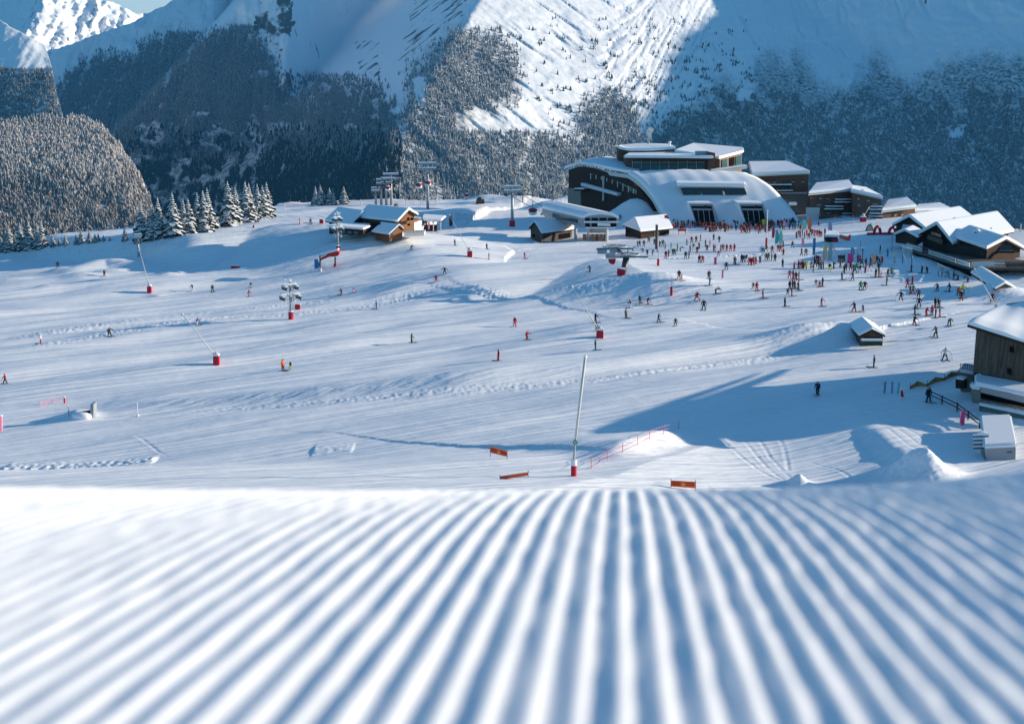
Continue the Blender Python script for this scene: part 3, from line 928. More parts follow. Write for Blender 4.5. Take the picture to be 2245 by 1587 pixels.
# ================================================================== the domed resort building
def resort():
    D0 = 487
    root = thing('resort_building', "large resort hall with snow covered curved roof and glass lounge on top", 'building', W(1600, 486, 470))
    LR = [(1377, 380, 495), (1396, 392, 490), (1416, 412, 486), (1432, 433, 482), (1451, 470, 476), (1459, 486, 474), (1464, 496, 473)]
    RR = [(1633, 382, 498), (1662, 393.5, 492), (1689, 411, 487), (1707, 429, 483), (1725, 449, 479), (1742.5, 471, 475), (1753, 490, 472), (1757, 499, 471)]
    def resam(L, n):
        L = np.array(L, float)
        d = np.r_[0, np.cumsum(np.hypot(np.diff(L[:, 0]), np.diff(L[:, 1])))]
        t = np.linspace(0, d[-1], n)
        return np.stack([np.interp(t, d, L[:, k]) for k in range(3)], -1)
    n, m = 30, 26
    A, B = resam(LR, n), resam(RR, n)
    A = P3(A[:, 0], A[:, 1], A[:, 2] * WS[0]); B = P3(B[:, 0], B[:, 1], B[:, 2] * WS[0])
    V, F = [], []
    for i in range(n):
        for j in range(m):
            t = j / (m - 1)
            bulge = 0.9 * math.sin(math.pi * t) * (1 - i / (n - 1))
            wv = 0.10 * math.sin(j * 1.7 + i * 0.3) * (0 < j < m - 1)
            p = A[i] * (1 - t) + B[i] * t
            V.append((p[0], p[1], p[2] + bulge + wv))
    for i in range(n - 1):
        for j in range(m - 1):
            F.append((i * m + j, i * m + j + 1, (i + 1) * m + j + 1, (i + 1) * m + j))
    me = bpy.data.meshes.new('curved_roof')
    me.from_pydata([Vector(v) - root.location for v in V], [], F)
    me.polygons.foreach_set("use_smooth", [True] * len(F))
    me.materials.append(M_SNOW)
    ob = bpy.data.objects.new('curved_roof', me); C.objects.link(ob); ob.parent = root
    md = ob.modifiers.new('thick', 'SOLIDIFY'); md.thickness = 1.15; md.offset = 0.0
    # pale fascia under the left rim
    mb = MB()
    AL = [W(1240, 371, 530), W(1271, 361.5, 526), W(1308, 367, 515), W(1341.5, 375, 504)] + [Vector(A[i]) for i in range(0, n - 2, 3)]
    for p, q in zip(AL[:-1], AL[1:]):
        o = Vector((0, 0, -1.0))
        mb.prism([p + o * 0.4, q + o * 0.4, q + o * 1.7, p + o * 1.7], (0.9, 0.35, 0))
    mb.build('fascia', M_TRIM, root)
    # right rim side wall under the shell
    mb = MB()
    BL = [Vector(B[i]) for i in range(0, n, 3)]
    for p, q in zip(BL[:-1], BL[1:]):
        mb.prism([p + Vector((-0.8, 0.6, -0.3)), q + Vector((-0.8, 0.6, -0.3)), Vector((q.x - 0.8, q.y + 0.6, -46.5)), Vector((p.x - 0.8, p.y + 0.6, -46.5))], (-0.4, 0, 0))
    mb.build('end_wall', M_STONE, root)
    # snow lying on the flat wing roof
    rim = [(1238, 370, 531), (1271, 360, 526), (1308, 365, 515), (1341.5, 373, 504), (1380, 381, 495)]
    inn = [(1292, 352, 552), (1322, 350, 546), (1350, 352, 536), (1387, 366, 524), (1402, 378, 510)]
    mb = MB()
    for k in range(4):
        mb.prism([W(*rim[k]), W(*rim[k + 1]), W(*inn[k + 1]), W(*inn[k])], (0, 0, 0.9))
    mb.build('wing_snow', M_SNOW, root)
    MB().prism(poly([(1291, 357), (1291, 352), (1322, 345), (1356, 351), (1356, 360)], 560), (2, 9, 0)).build('rear_roof', M_SNOW, root, bevel=0.4)
    # left facade
    Df = lerpD(1246, 527, 1420, 487)
    out = Vector((-0.35, -0.35, 0))
    face_px([(1246.5, 373), (1269, 366), (1298, 370), (1330, 378), (1361, 386), (1387, 400), (1408, 422), (1425, 445), (1440, 480), (1247, 470)], Df, -out * 6, 'wing_wall', M_DARKWOOD, root)
    face_px([(1246.6, 413), (1276, 413), (1276, 470), (1246.6, 470)], Df, out, 'plinth', M_STONE, root)
    def wins(x0, x1, top, bot, n):
        for k in range(n):
            a = x0 + (x1 - x0) * (k + 0.08) / n
            b = x0 + (x1 - x0) * (k + 0.92) / n
            wv = face_px([(a, top(a)), (b, top(b)), (b, bot(b)), (a, bot(a))], Df, out * 0.5, 'window', M_GLASS, root)
            c = a + (b - a) * 0.3
            face_px([(c, top(c)), (c + 1.3, top(c)), (c + 1.3, bot(c)), (c, bot(c))], Df, out * 0.8, 'frame', M_TRIM, wv)
    wins(1292, 1398, lambda x: np.interp(x, [1292, 1325, 1360, 1398], [380, 388.5, 399.5, 417]), lambda x: np.interp(x, [1292, 1325, 1360, 1398], [398, 407, 418, 426]), 9)
    wins(1292, 1352, lambda x: np.interp(x, [1292, 1352], [412, 430]), lambda x: np.interp(x, [1292, 1352], [433, 444]), 6)
    bl = face_px([(1284, 401), (1364, 424), (1364, 429), (1284, 407)], Df, out * 5, 'balcony', M_TRIM, root)
    face_px([(1284, 400.8), (1364, 423.6), (1364, 424.4), (1284, 401.6)], Df, out * 5.2, 'snow', M_SNOW, bl)
    b2 = face_px([(1272, 413), (1293, 413.5), (1293, 418), (1272, 418)], Df, out * 6, 'balcony', M_DARKWOOD, root)
    face_px([(1272, 411.5), (1293, 412), (1293, 414), (1272, 413.5)], Df, out * 6.3, 'snow', M_SNOW, b2)
    face_px([(1325, 386), (1327, 386), (1327, 440), (1325, 440)], Df, out * 2, 'column', M_TRIM, root)
    # dormer with the long dark window
    o = Vector((0, -1.2, 0))
    dm = MB().prism([W(1489, 412, 484), W(1631, 412, 484), W(1640, 428.5, 482), W(1502, 428, 482)], (0, 3.0, 0)).build('dormer', M_TRIM, root)
    for k, (a, b) in enumerate(((1492, 1531), (1534, 1581), (1584, 1632))):
        D = lambda x: 481.7
        face_px([(a, 412.5), (b, 412.5), (b + 5, 427.5), (a + 6, 427.5)], D, (0, -0.5, 0), 'pane', M_GLASS, dm)
    MB().prism([W(1482, 408, 479.5), W(1634, 410, 479.5), W(1634, 401, 493), W(1480, 398, 495)], (0, 0, 1.0)).build('dormer_roof', M_SNOW, root, bevel=0.3)
    MB().prism([W(1485, 411, 480), W(1632, 412, 480), W(1632, 410, 480), W(1485, 408.3, 480)], (0, 2, 0)).build('dormer_fascia', M_TRIM, root)
    # two entrances
    for x0, x1, D in ((1509, 1560, 471.5), (1618, 1671, 470.8)):
        e = MB().prism(poly([(x0, 447), (x1, 448), (x1 + 14, 496), (x0 + 17, 496)], D), (0, 9, 0)).build('entrance', M_GREY, root)
        face_px([(x0 + 7, 452), (x1 + 0.5, 452.5), (x1 + 9, 496), (x0 + 20, 496)], D, (0, -0.25, 0), 'opening', M_VOID, e)  # dark sheet on the solid front stands in for the recess shade
        for q in range(3):
            xm = x0 + 20 + q * 12
            face_px([(xm, 461), (xm + 1.2, 461), (xm + 4.2, 487), (xm + 3, 487)], D, (0, -0.4, 0), 'mullion', M_STEEL, e)
        face_px([(x0 + 8, 457), (x1 - 1, 457.5), (x1 + 0, 461), (x0 + 9, 461)], D, (0, -0.6, 0), 'lintel', M_GREY, e)
        face_px([(x1 - 17, 451), (x1 - 10, 451), (x1 - 10, 455), (x1 - 17, 455)], D, (0, -0.7, 0), 'hanging_sign', M_BLACK, e)
        MB().prism(poly([(x0 - 2, 444), (x1 + 1, 445), (x1 + 2, 448.5), (x0 - 1, 447.5)], D - 0.6), (0, 9, 0)).build('snow', M_SNOW, e, bevel=0.2)
        MB().prism(poly([(x0 - 1, 447), (x0 + 2, 447), (x0 + 17, 489), (x0 + 13, 489)], D - 0.4), (0, 8, 0)).build('cheek', M_SNOW, e)
        MB().prism(poly([(x1 - 1, 446), (x1 + 3, 448), (x1 + 17, 489), (x1 + 9, 489)], D - 0.8), (0, 8, 0)).build('cheek', M_GREY, e)
    # glass lounge
    Dl = lerpD(1385, 512, 1565, 503)
    face_px([(1373, 346), (1566, 346), (1566, 385), (1373, 385)], Dl, (0, 14, 0), 'lounge', M_BROWN, root)
    for k in range(8):
        a = 1386 + k * 20.0
        pn = face_px([(a + 1, 354), (a + 18.8, 354), (a + 18.8, 381), (a + 1, 381)], Dl, (0, -0.3, 0), 'lounge_window', M_TEALGL, root)
        face_px([(a + 1, 355.5), (a + 18.8, 355.5), (a + 18.8, 357), (a + 1, 357)], Dl, (0, -0.5, 0), 'rail', M_STEEL, pn)
        face_px([(a - 0.7, 353), (a + 0.9, 353), (a + 0.9, 382), (a - 0.7, 382)], Dl, (0, -0.8, 0), 'mullion', M_STEEL, root)
    MB().prism([W(1367, 346.5, 507), W(1565, 348, 497), W(1550, 339, 522), W(1380, 339, 527)], (0, 0, 0.9)).build('lounge_roof', M_SNOW, root, bevel=0.3)
    face_px([(1396, 347.5), (1563, 348.5), (1563, 352), (1396, 351.5)], lerpD(1396, 506, 1563, 498), (0, 2, 0), 'soffit', M_DARKWOOD, root)
    # upper blocks
    Dt = 528
    face_px([(1356, 326), (1378, 330), (1378, 385), (1356, 385)], Dt, (0, 10, 0), 'tower', M_BROWN, root)
    face_px([(1378, 331), (1452, 330), (1480, 328), (1480, 360), (1378, 360)], Dt, (0, 10, 0), 'tower', M_BROWNL, root)  # sunny side of the tower, light put into its paler brown
    for x in (1456, 1463, 1470):
        face_px([(x, 332), (x + 4, 332), (x + 4, 337), (x, 337)], Dt, (0, -0.3, 0), 'window', M_TRIM, root)
    MB().prism([W(1354, 326, 526), W(1378, 332, 523), W(1432, 331, 523), W(1482, 327, 524), W(1470, 321, 548), W(1405, 319, 552), W(1358, 323, 545)], (0, 0, 0.9)).build('tower_roof', M_SNOW, root, bevel=0.3)
    MB().tube([W(1468, 326, 530), W(1468, 314, 530)], 0.35).ell(W(1468, 312.5, 530), (0.6, 0.6, 0.5)).build('antenna', M_WHITE, root)
    MB().tube([W(1422, 324, 545), W(1422, 312, 545)], [0.5, 0.45]).build('chimney', M_STEEL, root)
    Dr = lerpD(1578, 505, 1626, 528)
    face_px([(1578, 347), (1626, 335), (1626, 390), (1578, 390)], Dr, (-8, 4, 0), 'side_block', M_BROWNL, root)  # sun-facing wall, its light put into the paler brown
    for a, b, mm in ((1581, 1592, M_TEALGL), (1598, 1608, M_VOID), (1611, 1623, M_TEALGL)):
        face_px([(a, 352 - (a - 1578) * 0.25), (b, 352 - (b - 1578) * 0.25), (b, 369 - (b - 1578) * 0.2), (a, 369 - (a - 1578) * 0.2)], Dr, (0.3, -0.3, 0), 'window', mm, root)
    face_px([(1484, 336), (1578, 350), (1578, 390), (1484, 390)], lerpD(1484, 520, 1578, 505), (0, 8, 0), 'side_block', M_BROWN, root)
    MB().prism([W(1478, 334, 520), W(1577, 349.5, 502), W(1631, 335, 526), W(1630, 328.5, 540), W(1519, 318.5, 560)], (0, 0, 0.9)).build('side_roof', M_SNOW, root, bevel=0.3)
    face_px([(1526, 332), (1553, 332), (1553, 342), (1526, 342)], 503, (0, 3, 0), 'vent_box', M_STEEL, root)
    face_px([(1553, 333), (1568, 336), (1568, 378), (1553, 378)], 500, (0, 3, 0), 'column', M_BROWN, root)
    bal = face_px([(1560, 374), (1638, 363.5), (1638, 370), (1566, 382)], lerpD(1560, 496, 1638, 500), (0, 5, 0), 'terrace', M_TRIM, root)
    face_px([(1560, 373), (1638, 362.5), (1638, 364), (1560, 374.5)], lerpD(1560, 495.6, 1638, 499.6), (0, 5, 0), 'snow', M_SNOW, bal)
    MB().box(W(1738, 447, 463), (2.4, 1.4, 0.9)).build('canopy', M_WHITE, root, bevel=0.15)
    return root
WS[0] = 0.958
resort()

def row_block(name, label, front, D, depth, roof_back, Db, wallm, windows=(), balconies=(), lower=None, extra=(), roof_th=1.0):
    """apartment block: front = (left, right, top-left, top-right, bottom) in photo pixels"""
    x0, x1, t0, t1, yb = front
    Dfn = D if callable(D) else (lambda x: D)
    root = thing(name, label, 'building', W(x0, yb, Dfn(x0)))
    face_px([(x0, t0), (x1, t1), (x1, yb), (x0, yb)], Dfn, depth, 'wall', wallm, root)
    if lower:
        face_px(lower[0], Dfn, (0, -0.35, 0), 'lower_wall', lower[1], root)
    rf = MB().prism([W(x0 - 4, t0 + 1, Dfn(x0) - 1.8), W(x1 + 4, t1 + 1, Dfn(x1) - 1.8), W(roof_back[1][0], roof_back[1][1], Db), W(roof_back[0][0], roof_back[0][1], Db)], (0, 0, 0.35)).build('roof', M_TRIM, root)
    q = [W(x0 - 4, t0 - 1.2, Dfn(x0) - 1.8), W(x1 + 4, t1 - 1.2, Dfn(x1) - 1.8), W(roof_back[1][0], roof_back[1][1] - 2.2, Db), W(roof_back[0][0], roof_back[0][1] - 2.2, Db)]
    MB().prism(q, (0, 0, roof_th)).build('snow', M_SNOW, rf, bevel=0.3)
    for (a, b, c, d) in windows:
        wn_ = face_px([(a, b), (c, b), (c, d), (a, d)], Dfn, (0, -0.25, 0), 'window', M_GLASS, root)
        face_px([(a - 0.5, d - 0.6), (c + 0.5, d - 0.6), (c + 0.5, d + 0.5), (a - 0.5, d + 0.5)], Dfn, (0, -0.5, 0), 'sill', M_TRIM, wn_)
    for (a, b, c, h) in balconies:
        bb = face_px([(a, b), (c, b), (c, b + h), (a, b + h)], Dfn, (0, -1.6, 0), 'balcony', M_DARKWOOD, root)
        face_px([(a - 0.5, b - 1.6), (c + 0.5, b - 1.6), (c + 0.5, b + 0.2), (a - 0.5, b + 0.2)], Dfn, (0, -1.9, 0), 'snow', M_SNOW, bb)
    for nm, pts, mm, o in extra:
        face_px(pts, Dfn, o, nm, mm, root)
    return root
row_block('apartment_block', "tall brown apartment block with flat snowy roof right behind the curved hall", (1652, 1772, 387, 381, 478), 498, (0, 16, 0), ((1640, 362), (1726, 361)), 516, M_BROWN,
          windows=[(1679, 394, 1686, 400), (1694, 394, 1700, 400), (1736, 394, 1741, 399), (1757, 394, 1762, 399), (1716, 396, 1730, 404), (1700, 410, 1712, 420), (1718, 410, 1730, 418), (1722, 430, 1727, 440)],
          balconies=[(1686, 405, 1733, 4), (1702, 418, 1736, 3)], lower=([(1712, 424), (1771, 424), (1769, 478), (1740, 478)], M_STONE),
          extra=[('ledge', [(1708, 422), (1780, 421), (1780, 424), (1708, 424.5)], M_TRIM, (0, -1.6, 0))])
row_block('apartment_block', "wide brown apartment block with sloping snow roof and white edged balconies", (1776, 1868, 428, 418, 478), lerpD(1776, 476, 1868, 484), (2, 14, 0), ((1788, 409), (1862, 402)), 500, M_BROWN,
          windows=[(1796, 431, 1801, 436), (1811, 431, 1816, 436), (1790, 446, 1800, 450), (1832, 434, 1850, 440), (1812, 448, 1830, 455), (1846, 447, 1850, 452), (1812, 462, 1818, 467), (1861, 462, 1867, 467), (1846, 462, 1852, 467), (1790, 462, 1798, 470)],
          balconies=[(1830, 437, 1867, 2), (1828, 443, 1867, 3), (1808, 452, 1846, 2), (1806, 458, 1846, 3), (1846, 468, 1890, 2), (1844, 474, 1890, 3)],
          lower=([(1767, 455), (1797, 455), (1794, 484), (1767, 484)], M_TRIM))
row_block('apartment_block', "brown apartment block stepping down with stacked white balcony rails", (1868, 1932, 421, 437, 482), lerpD(1868, 478, 1932, 470), (3, 14, 0), ((1866, 414), (1900, 419)), 494, M_BROWN,
          windows=[(1879, 432, 1884, 437), (1900, 436, 1906, 441), (1912, 444, 1926, 450), (1880, 446, 1886, 451), (1907, 460, 1928, 466), (1910, 474, 1924, 480)],
          balconies=[(1907, 453, 1932, 2), (1904, 459, 1932, 2), (1906, 468, 1932, 2), (1904, 474, 1932, 2.5)],
          extra=[('chimney', [(1880, 417), (1895, 417), (1895, 423), (1880, 423)], M_TRIM, (0, 3, 0))])
row_block('apartment_block', "low brown building with thick hipped snow roof left of the restaurant", (1936, 2006, 466, 456, 486), lerpD(1936, 470, 2006, 476), (3, 16, 0), ((1946, 446), (1990, 440)), 496, M_BROWN,
          windows=[(1960, 468, 1964, 472), (1975, 467, 1979, 471)])
row_block('apartment_block', "farthest low building with white roof slipping behind the restaurant gables", (2006, 2080, 466, 462, 484), lerpD(2006, 478, 2080, 484), (3, 14, 0), ((2012, 456), (2062, 452)), 500, M_BROWN)

WS[0] = 1.0
# ------------------------------------------------------------------ huts and chalets by the lifts
def hut_D(px, py, d):
    k = depth_at(px, py)
    return tuple(k + v for v in d)
def cabin(name, label, eL, pk, eR, D3, back, Db, base, wallm, cat='cabin', snow=0.6, over=0.6, windows=(), doors=()):
    L_, P_, R_ = W(*eL, D3[0]), W(*pk, D3[1]), W(*eR, D3[2])
    bk = W(*back, Db) - P_
    bk.z = 0
    root = thing(name, label, cat, ((L_.x + R_.x) / 2, (L_.y + R_.y) / 2, base))
    gable(root, L_, P_, R_, bk, base, wallm, over=over, snow=snow)
    return root, L_, P_, R_, bk
def side_piece(root, R_, bk, f0, f1, z0, z1, base, name, m, off=0.12, pk=None):
    """piece on the long wall under the right eave"""
    inR = R_ + (pk - R_) * 0.13 if pk is not None else R_
    n = Vector((bk.y, -bk.x, 0)).normalized()
    a, b = inR + bk * f0, inR + bk * f1
    pts = [Vector((a.x, a.y, base + z0)), Vector((b.x, b.y, base + z0)), Vector((b.x, b.y, base + z1)), Vector((a.x, a.y, base + z1))]
    return MB().prism(pts, n * off).build(name, m, root)
zb = ground(1420, 524).z - 0.4
r, L_, P_, R_, bk = cabin('ski_hut', "dark wooden hut with sunlit white roof between lift station and crowd", (1365, 495), (1391, 479), (1404, 508.5), hut_D(1400, 524, (5, 5, -2)), (1458, 478), depth_at(1400, 524) + 14, zb, M_DARKWOOD)
side_piece(r, R_, bk, 0.45, 0.62, 0.2, 2.2, zb, 'door', M_BLACK, pk=P_)
side_piece(r, R_, bk, 0.66, 0.95, 0.9, 2.2, zb, 'window', M_VOID, pk=P_)
zb = ground(1215, 532).z - 0.4
r, L_, P_, R_, bk = cabin('ski_hut', "small wooden hut with shaded blue roof left of the lift station", (1159, 500), (1172, 487), (1187, 512.5), hut_D(1190, 532, (5, 4, -2)), (1243, 487), depth_at(1190, 532) + 16, zb, M_PLANK)
side_piece(r, R_, bk, 0.1, 0.28, 0.2, 2.2, zb, 'door', M_BLACK, pk=P_)
side_piece(r, R_, bk, 0.55, 0.9, 0.6, 2.1, zb, 'window', M_VOID, pk=P_)
g_ = Vector(((L_.x + R_.x) / 2, (L_.y + R_.y) / 2, zb + 2.0))
MB().box(g_ + Vector((-0.3, 0.2, 0)), (0.12, 0.9, 0.9), math.atan2(bk.y, bk.x)).build('window', M_VOID, r)

def left_chalet():
    zb = ground(850, 520).z - 0.3
    D = depth_at(850, 520)
    root = thing('chalet_restaurant', "wooden mountain restaurant with wide shaded snow roof and sunny gable", 'chalet', W(850, 520, D))
    # main house, gable towards the right
    eL, pk, eR = W(872, 487, D - 1), W(897, 460.5, D + 6), W(917, 472, D + 12)
    bk = W(812, 464, D + 18) - pk; bk.z = 0
    gable(root, eR, pk, eL, bk, zb, M_WARMWOOD, over=1.2, snow=0.7, gable_m=M_WARMWOOD)
    for a, y in ((892, 478), (900, 478), (893, 490)):
        face_px([(a, y), (a + 4, y - 1), (a + 4, y + 4), (a, y + 5)], D + 4.0, (0.3, -0.5, 0), 'window', M_VOID, root)
    face_px([(884, 485), (912, 478), (912, 483), (884, 491)], lerpD(884, D + 1, 912, D + 8), (1.0, -0.8, 0), 'balcony', M_WARMWOOD, root)
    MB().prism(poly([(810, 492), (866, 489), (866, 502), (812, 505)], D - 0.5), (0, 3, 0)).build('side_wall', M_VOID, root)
    # rear wing with the steep bargeboard
    eL, pk, eR = W(768, 495, D + 4), W(798, 466, D + 12), W(803, 478, D + 16)
    bk = W(745, 462, D + 24) - pk; bk.z = 0
    gable(root, eR, pk, eL, bk, zb, M_DARKWOOD, over=0.8, snow=0.7)
    # low annex with flat snowy roof
    face_px([(722, 497), (796, 503), (796, 516), (722, 513)], lerpD(722, D - 2, 796, D - 8), (1, 8, 0), 'annex', M_DARKWOOD, root)
    MB().prism([W(716, 497.5, D - 3), W(797, 504, D - 10), W(822, 495, D + 4), W(752, 491, D + 8)], (0, 0, 0.5)).build('annex_roof', M_SNOW, root, bevel=0.15)
    for a in (748, 762, 776):
        face_px([(a, 503 + (a - 722) * 0.08), (a + 9, 503.8 + (a - 722) * 0.08), (a + 9, 510 + (a - 722) * 0.05), (a, 509.5 + (a - 722) * 0.05)], lerpD(722, D - 2, 796, D - 8), (0, -0.3, 0), 'window', M_GLASS, root)
    # little porch roof in front
    eL, pk, eR = W(853, 515, D - 9), W(876, 494, D - 5), W(886, 503, D - 2)
    bk = W(840, 494, D + 1) - pk; bk.z = 0
    gable(root, eR, pk, eL, bk, ground(860, 521).z - 0.2, M_WARMWOOD, over=0.6, snow=0.4)
    MB().tube([W(869, 462, D + 14), W(869, 452, D + 14)], [0.5, 0.45]).ell(W(869, 451, D + 14), (0.8, 0.8, 0.6)).build('chimney', M_STONE, root)
    face_px([(886, 511), (930, 509), (930, 517), (886, 519)], lerpD(886, D - 6, 930, D - 4), (0, 6, 0), 'terrace', M_TRIM, root)
    for k in range(7):
        a = 888 + k * 6
        face_px([(a, 504), (a + 0.8, 504), (a + 0.8, 511), (a, 511)], D - 6, (0, 0.15, 0), 'post', M_DARKWOOD, root)
left_chalet()

def kiosk_bar():
    D = depth_at(945, 508)
    zb = ground(945, 508).z
    root = thing('terrace_bar', "small open terrace bar under a slanting snow roof beside the chalet", 'kiosk', W(945, 508, D))
    for a in (925, 950, 966):
        MB().tube([W(a, 508, D), W(a, 482, D)], 0.16, 6).build('post', M_TRIM, root)
    rf = MB().prism([W(920, 485, D - 1), W(968, 487, D - 1), W(978, 478, D + 6), W(930, 474, D + 7)], (0, 0, 0.25)).build('roof', M_DARKWOOD, root)
    MB().prism([W(919, 484, D - 1.3), W(968, 486, D - 1.3), W(978.5, 476.5, D + 6.2), W(930, 473, D + 7)], (0, 0, 0.6)).build('snow', M_SNOW, rf, bevel=0.2)
    face_px([(930, 494), (958, 494), (958, 507), (930, 507)], D + 1, (0, 2, 0), 'counter', M_DARKWOOD, root)
    face_px([(938, 487), (942, 487), (942, 503), (938, 503)], D - 0.5, (0, 0.1, 0), 'banner', M_LPINK, root)
kiosk_bar()

def right_restaurant():
    D = 352
    root = thing('chalet_restaurant', "dark timber restaurant with three snowy gables above a long deck", 'chalet', W(2080, 585, 335))
    zb = W(2080, 578, 345).z
    # left gable
    eL, pk, eR = W(1956, 495, 398), W(1993, 476, 394), W(2030, 505, 386)
    bk = W(2100, 474, 420) - pk; bk.z = 0
    gable(root, eL, pk, eR, bk, W(1990, 530, 392).z, M_DARKWOOD, over=1.2, snow=0.9)
    face_px([(1980, 492), (1997, 494), (1995, 506), (1976, 505)], 390, (0, -0.4, 0), 'window', M_TRIM, root)
    # middle gable
    eL, pk, eR = W(2014, 514, 366), W(2053, 493, 362), W(2089, 537, 350)
    bk = W(2182, 491, 392) - pk; bk.z = 0
    gable(root, eL, pk, eR, bk, zb, M_DARKWOOD, over=1.4, snow=1.0)
    face_px([(2036, 515), (2068, 526), (2066, 535), (2034, 523)], lerpD(2034, 363, 2068, 355), (-0.4, -0.8, 0), 'balcony', M_PLANK, root)
    face_px([(2042, 508), (2064, 514), (2064, 524), (2042, 517)], lerpD(2042, 362.5, 2064, 357), (-0.2, -0.3, 0), 'window', M_GLASS, root)
    # right gable, facing right; its wide roof slope is in shade
    eL, pk, eR = W(2163, 547, 331), W(2206, 525, 336), W(2247, 547, 344)
    bk = W(2128, 509, 362) - pk; bk.z = 0
    gable(root, eL, pk, eR, bk, zb - 1, M_DARKWOOD, over=1.4, snow=0.9)
    face_px([(2185, 550), (2222, 550), (2222, 554), (2185, 554)], 336, (0, -1.0, 0), 'balcony', M_DARKWOOD, root)
    face_px([(2190, 538), (2216, 538), (2216, 549), (2190, 549)], 337, (0.0, -0.3, 0), 'window', M_GLASS, root)
    # connecting ground floor
    Dw = lerpD(2030, 368, 2163, 334)
    face_px([(2030, 528), (2163, 545), (2163, 590), (2030, 560)], Dw, (3, 6, 0), 'wall', M_DARKWOOD, root)
    for k in range(9):
        a = 2040 + k * 13.5
        face_px([(a, 538 + (a - 2030) * 0.12), (a + 9, 539 + (a - 2030) * 0.12), (a + 9, 549 + (a - 2030) * 0.14), (a, 548 + (a - 2030) * 0.14)], Dw, (-0.1, -0.3, 0), 'window', M_GLASS, root)
    # roof furniture
    for x, y, d in ((2094, 489, 395), (2147, 489, 385), (2141, 514, 350)):
        MB().box(W(x, y, d), (1.0, 1.0, 1.6)).build('chimney', M_DARKWOOD, root)
        MB().ell(W(x, y - 8, d), (0.9, 0.9, 0.5)).build('snow_cap', M_SNOW, root, smooth=True)
    MB().prism(poly([(2120, 512), (2175, 500), (2172, 515), (2128, 520)], 372), (0, 4, 0)).build('chimney', M_STONE, root)
    # low porch on the left
    eL, pk, eR = W(1960, 515, 372), W(1984, 507, 370), W(2013, 522, 364)
    bk = W(2000, 505, 380) - pk; bk.z = 0
    gable(root, eL, pk, eR, bk, W(1985, 535, 370).z, M_DARKWOOD, over=0.7, snow=0.6)
    # deck: side along the slope and the front facing us
    Ds = lerpD(1987, 366, 2128, 312)
    dk = MB().prism([W(1988, 545, 366), W(2128, 588, 312), W(2300, 588, 310), W(2300, 570, 345), W(2030, 548, 372)], (0, 0, -0.5)).build('deck', M_PLANK, root)
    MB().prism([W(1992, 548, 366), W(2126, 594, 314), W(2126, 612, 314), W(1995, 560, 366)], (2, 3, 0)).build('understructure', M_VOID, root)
    face_px([(2132, 594), (2300, 592), (2300, 612), (2132, 612)], 318, (0, 6, 0), 'understructure', M_DARKWOOD, root)
    for x in (2133, 2165, 2196, 2227):
        face_px([(x, 592), (x + 3, 592), (x + 3, 612), (x, 612)], 315, (0, 0.5, 0), 'post', M_PLANK, root)
    rl = MB()
    for k in range(25):
        x = 1988 + k * 5.83
        y = 544 + (588 - 544) * (x - 1988) / 140
        rl.tube([W(x, y, Ds(x)), W(x, y - 13, Ds(x))], 0.07, 5)
    for o in (0, 6, 13):
        rl.tube([W(1988, 544 - o, 366), W(2128, 588 - o, 312)], 0.07, 5)
    for k in range(13):
        x = 2128 + k * 13
        rl.tube([W(x, 588, 311.5), W(x, 574, 311.5)], 0.08, 5)
    for o in (0, 7, 14):
        rl.tube([W(2128, 588 - o, 311.5), W(2300, 588 - o, 309)], 0.07, 5)
    rl.build('railing', M_DSTEEL, root)
    for a, b, mm in ((1988, 2008, M_BLUEF), (2008, 2022, M_TRIM), (2036, 2096, M_LILAC), (2100, 2126, M_WHITE)):
        ya, yb2 = 544 + (a - 1988) * 0.314, 544 + (b - 1988) * 0.314
        face_px([(a, ya - 11), (b, yb2 - 11), (b, yb2 - 2), (a, ya - 2)], lambda x: Ds(x) - 0.3, (-0.1, -0.1, 0), 'wind_screen', M_TRIM if mm is not M_WHITE else M_WHITE, root)
    face_px([(2130, 574), (2202, 572), (2202, 582), (2130, 585)], 310.8, (0, -0.1, 0), 'wind_screen', M_TRIM, root)
    face_px([(2206, 576), (2290, 576), (2290, 585), (2206, 586)], 310.8, (0, -0.1, 0), 'wind_screen', M_PLANK, root)
WS[0] = 0.962
right_restaurant()
WS[0] = 1.0

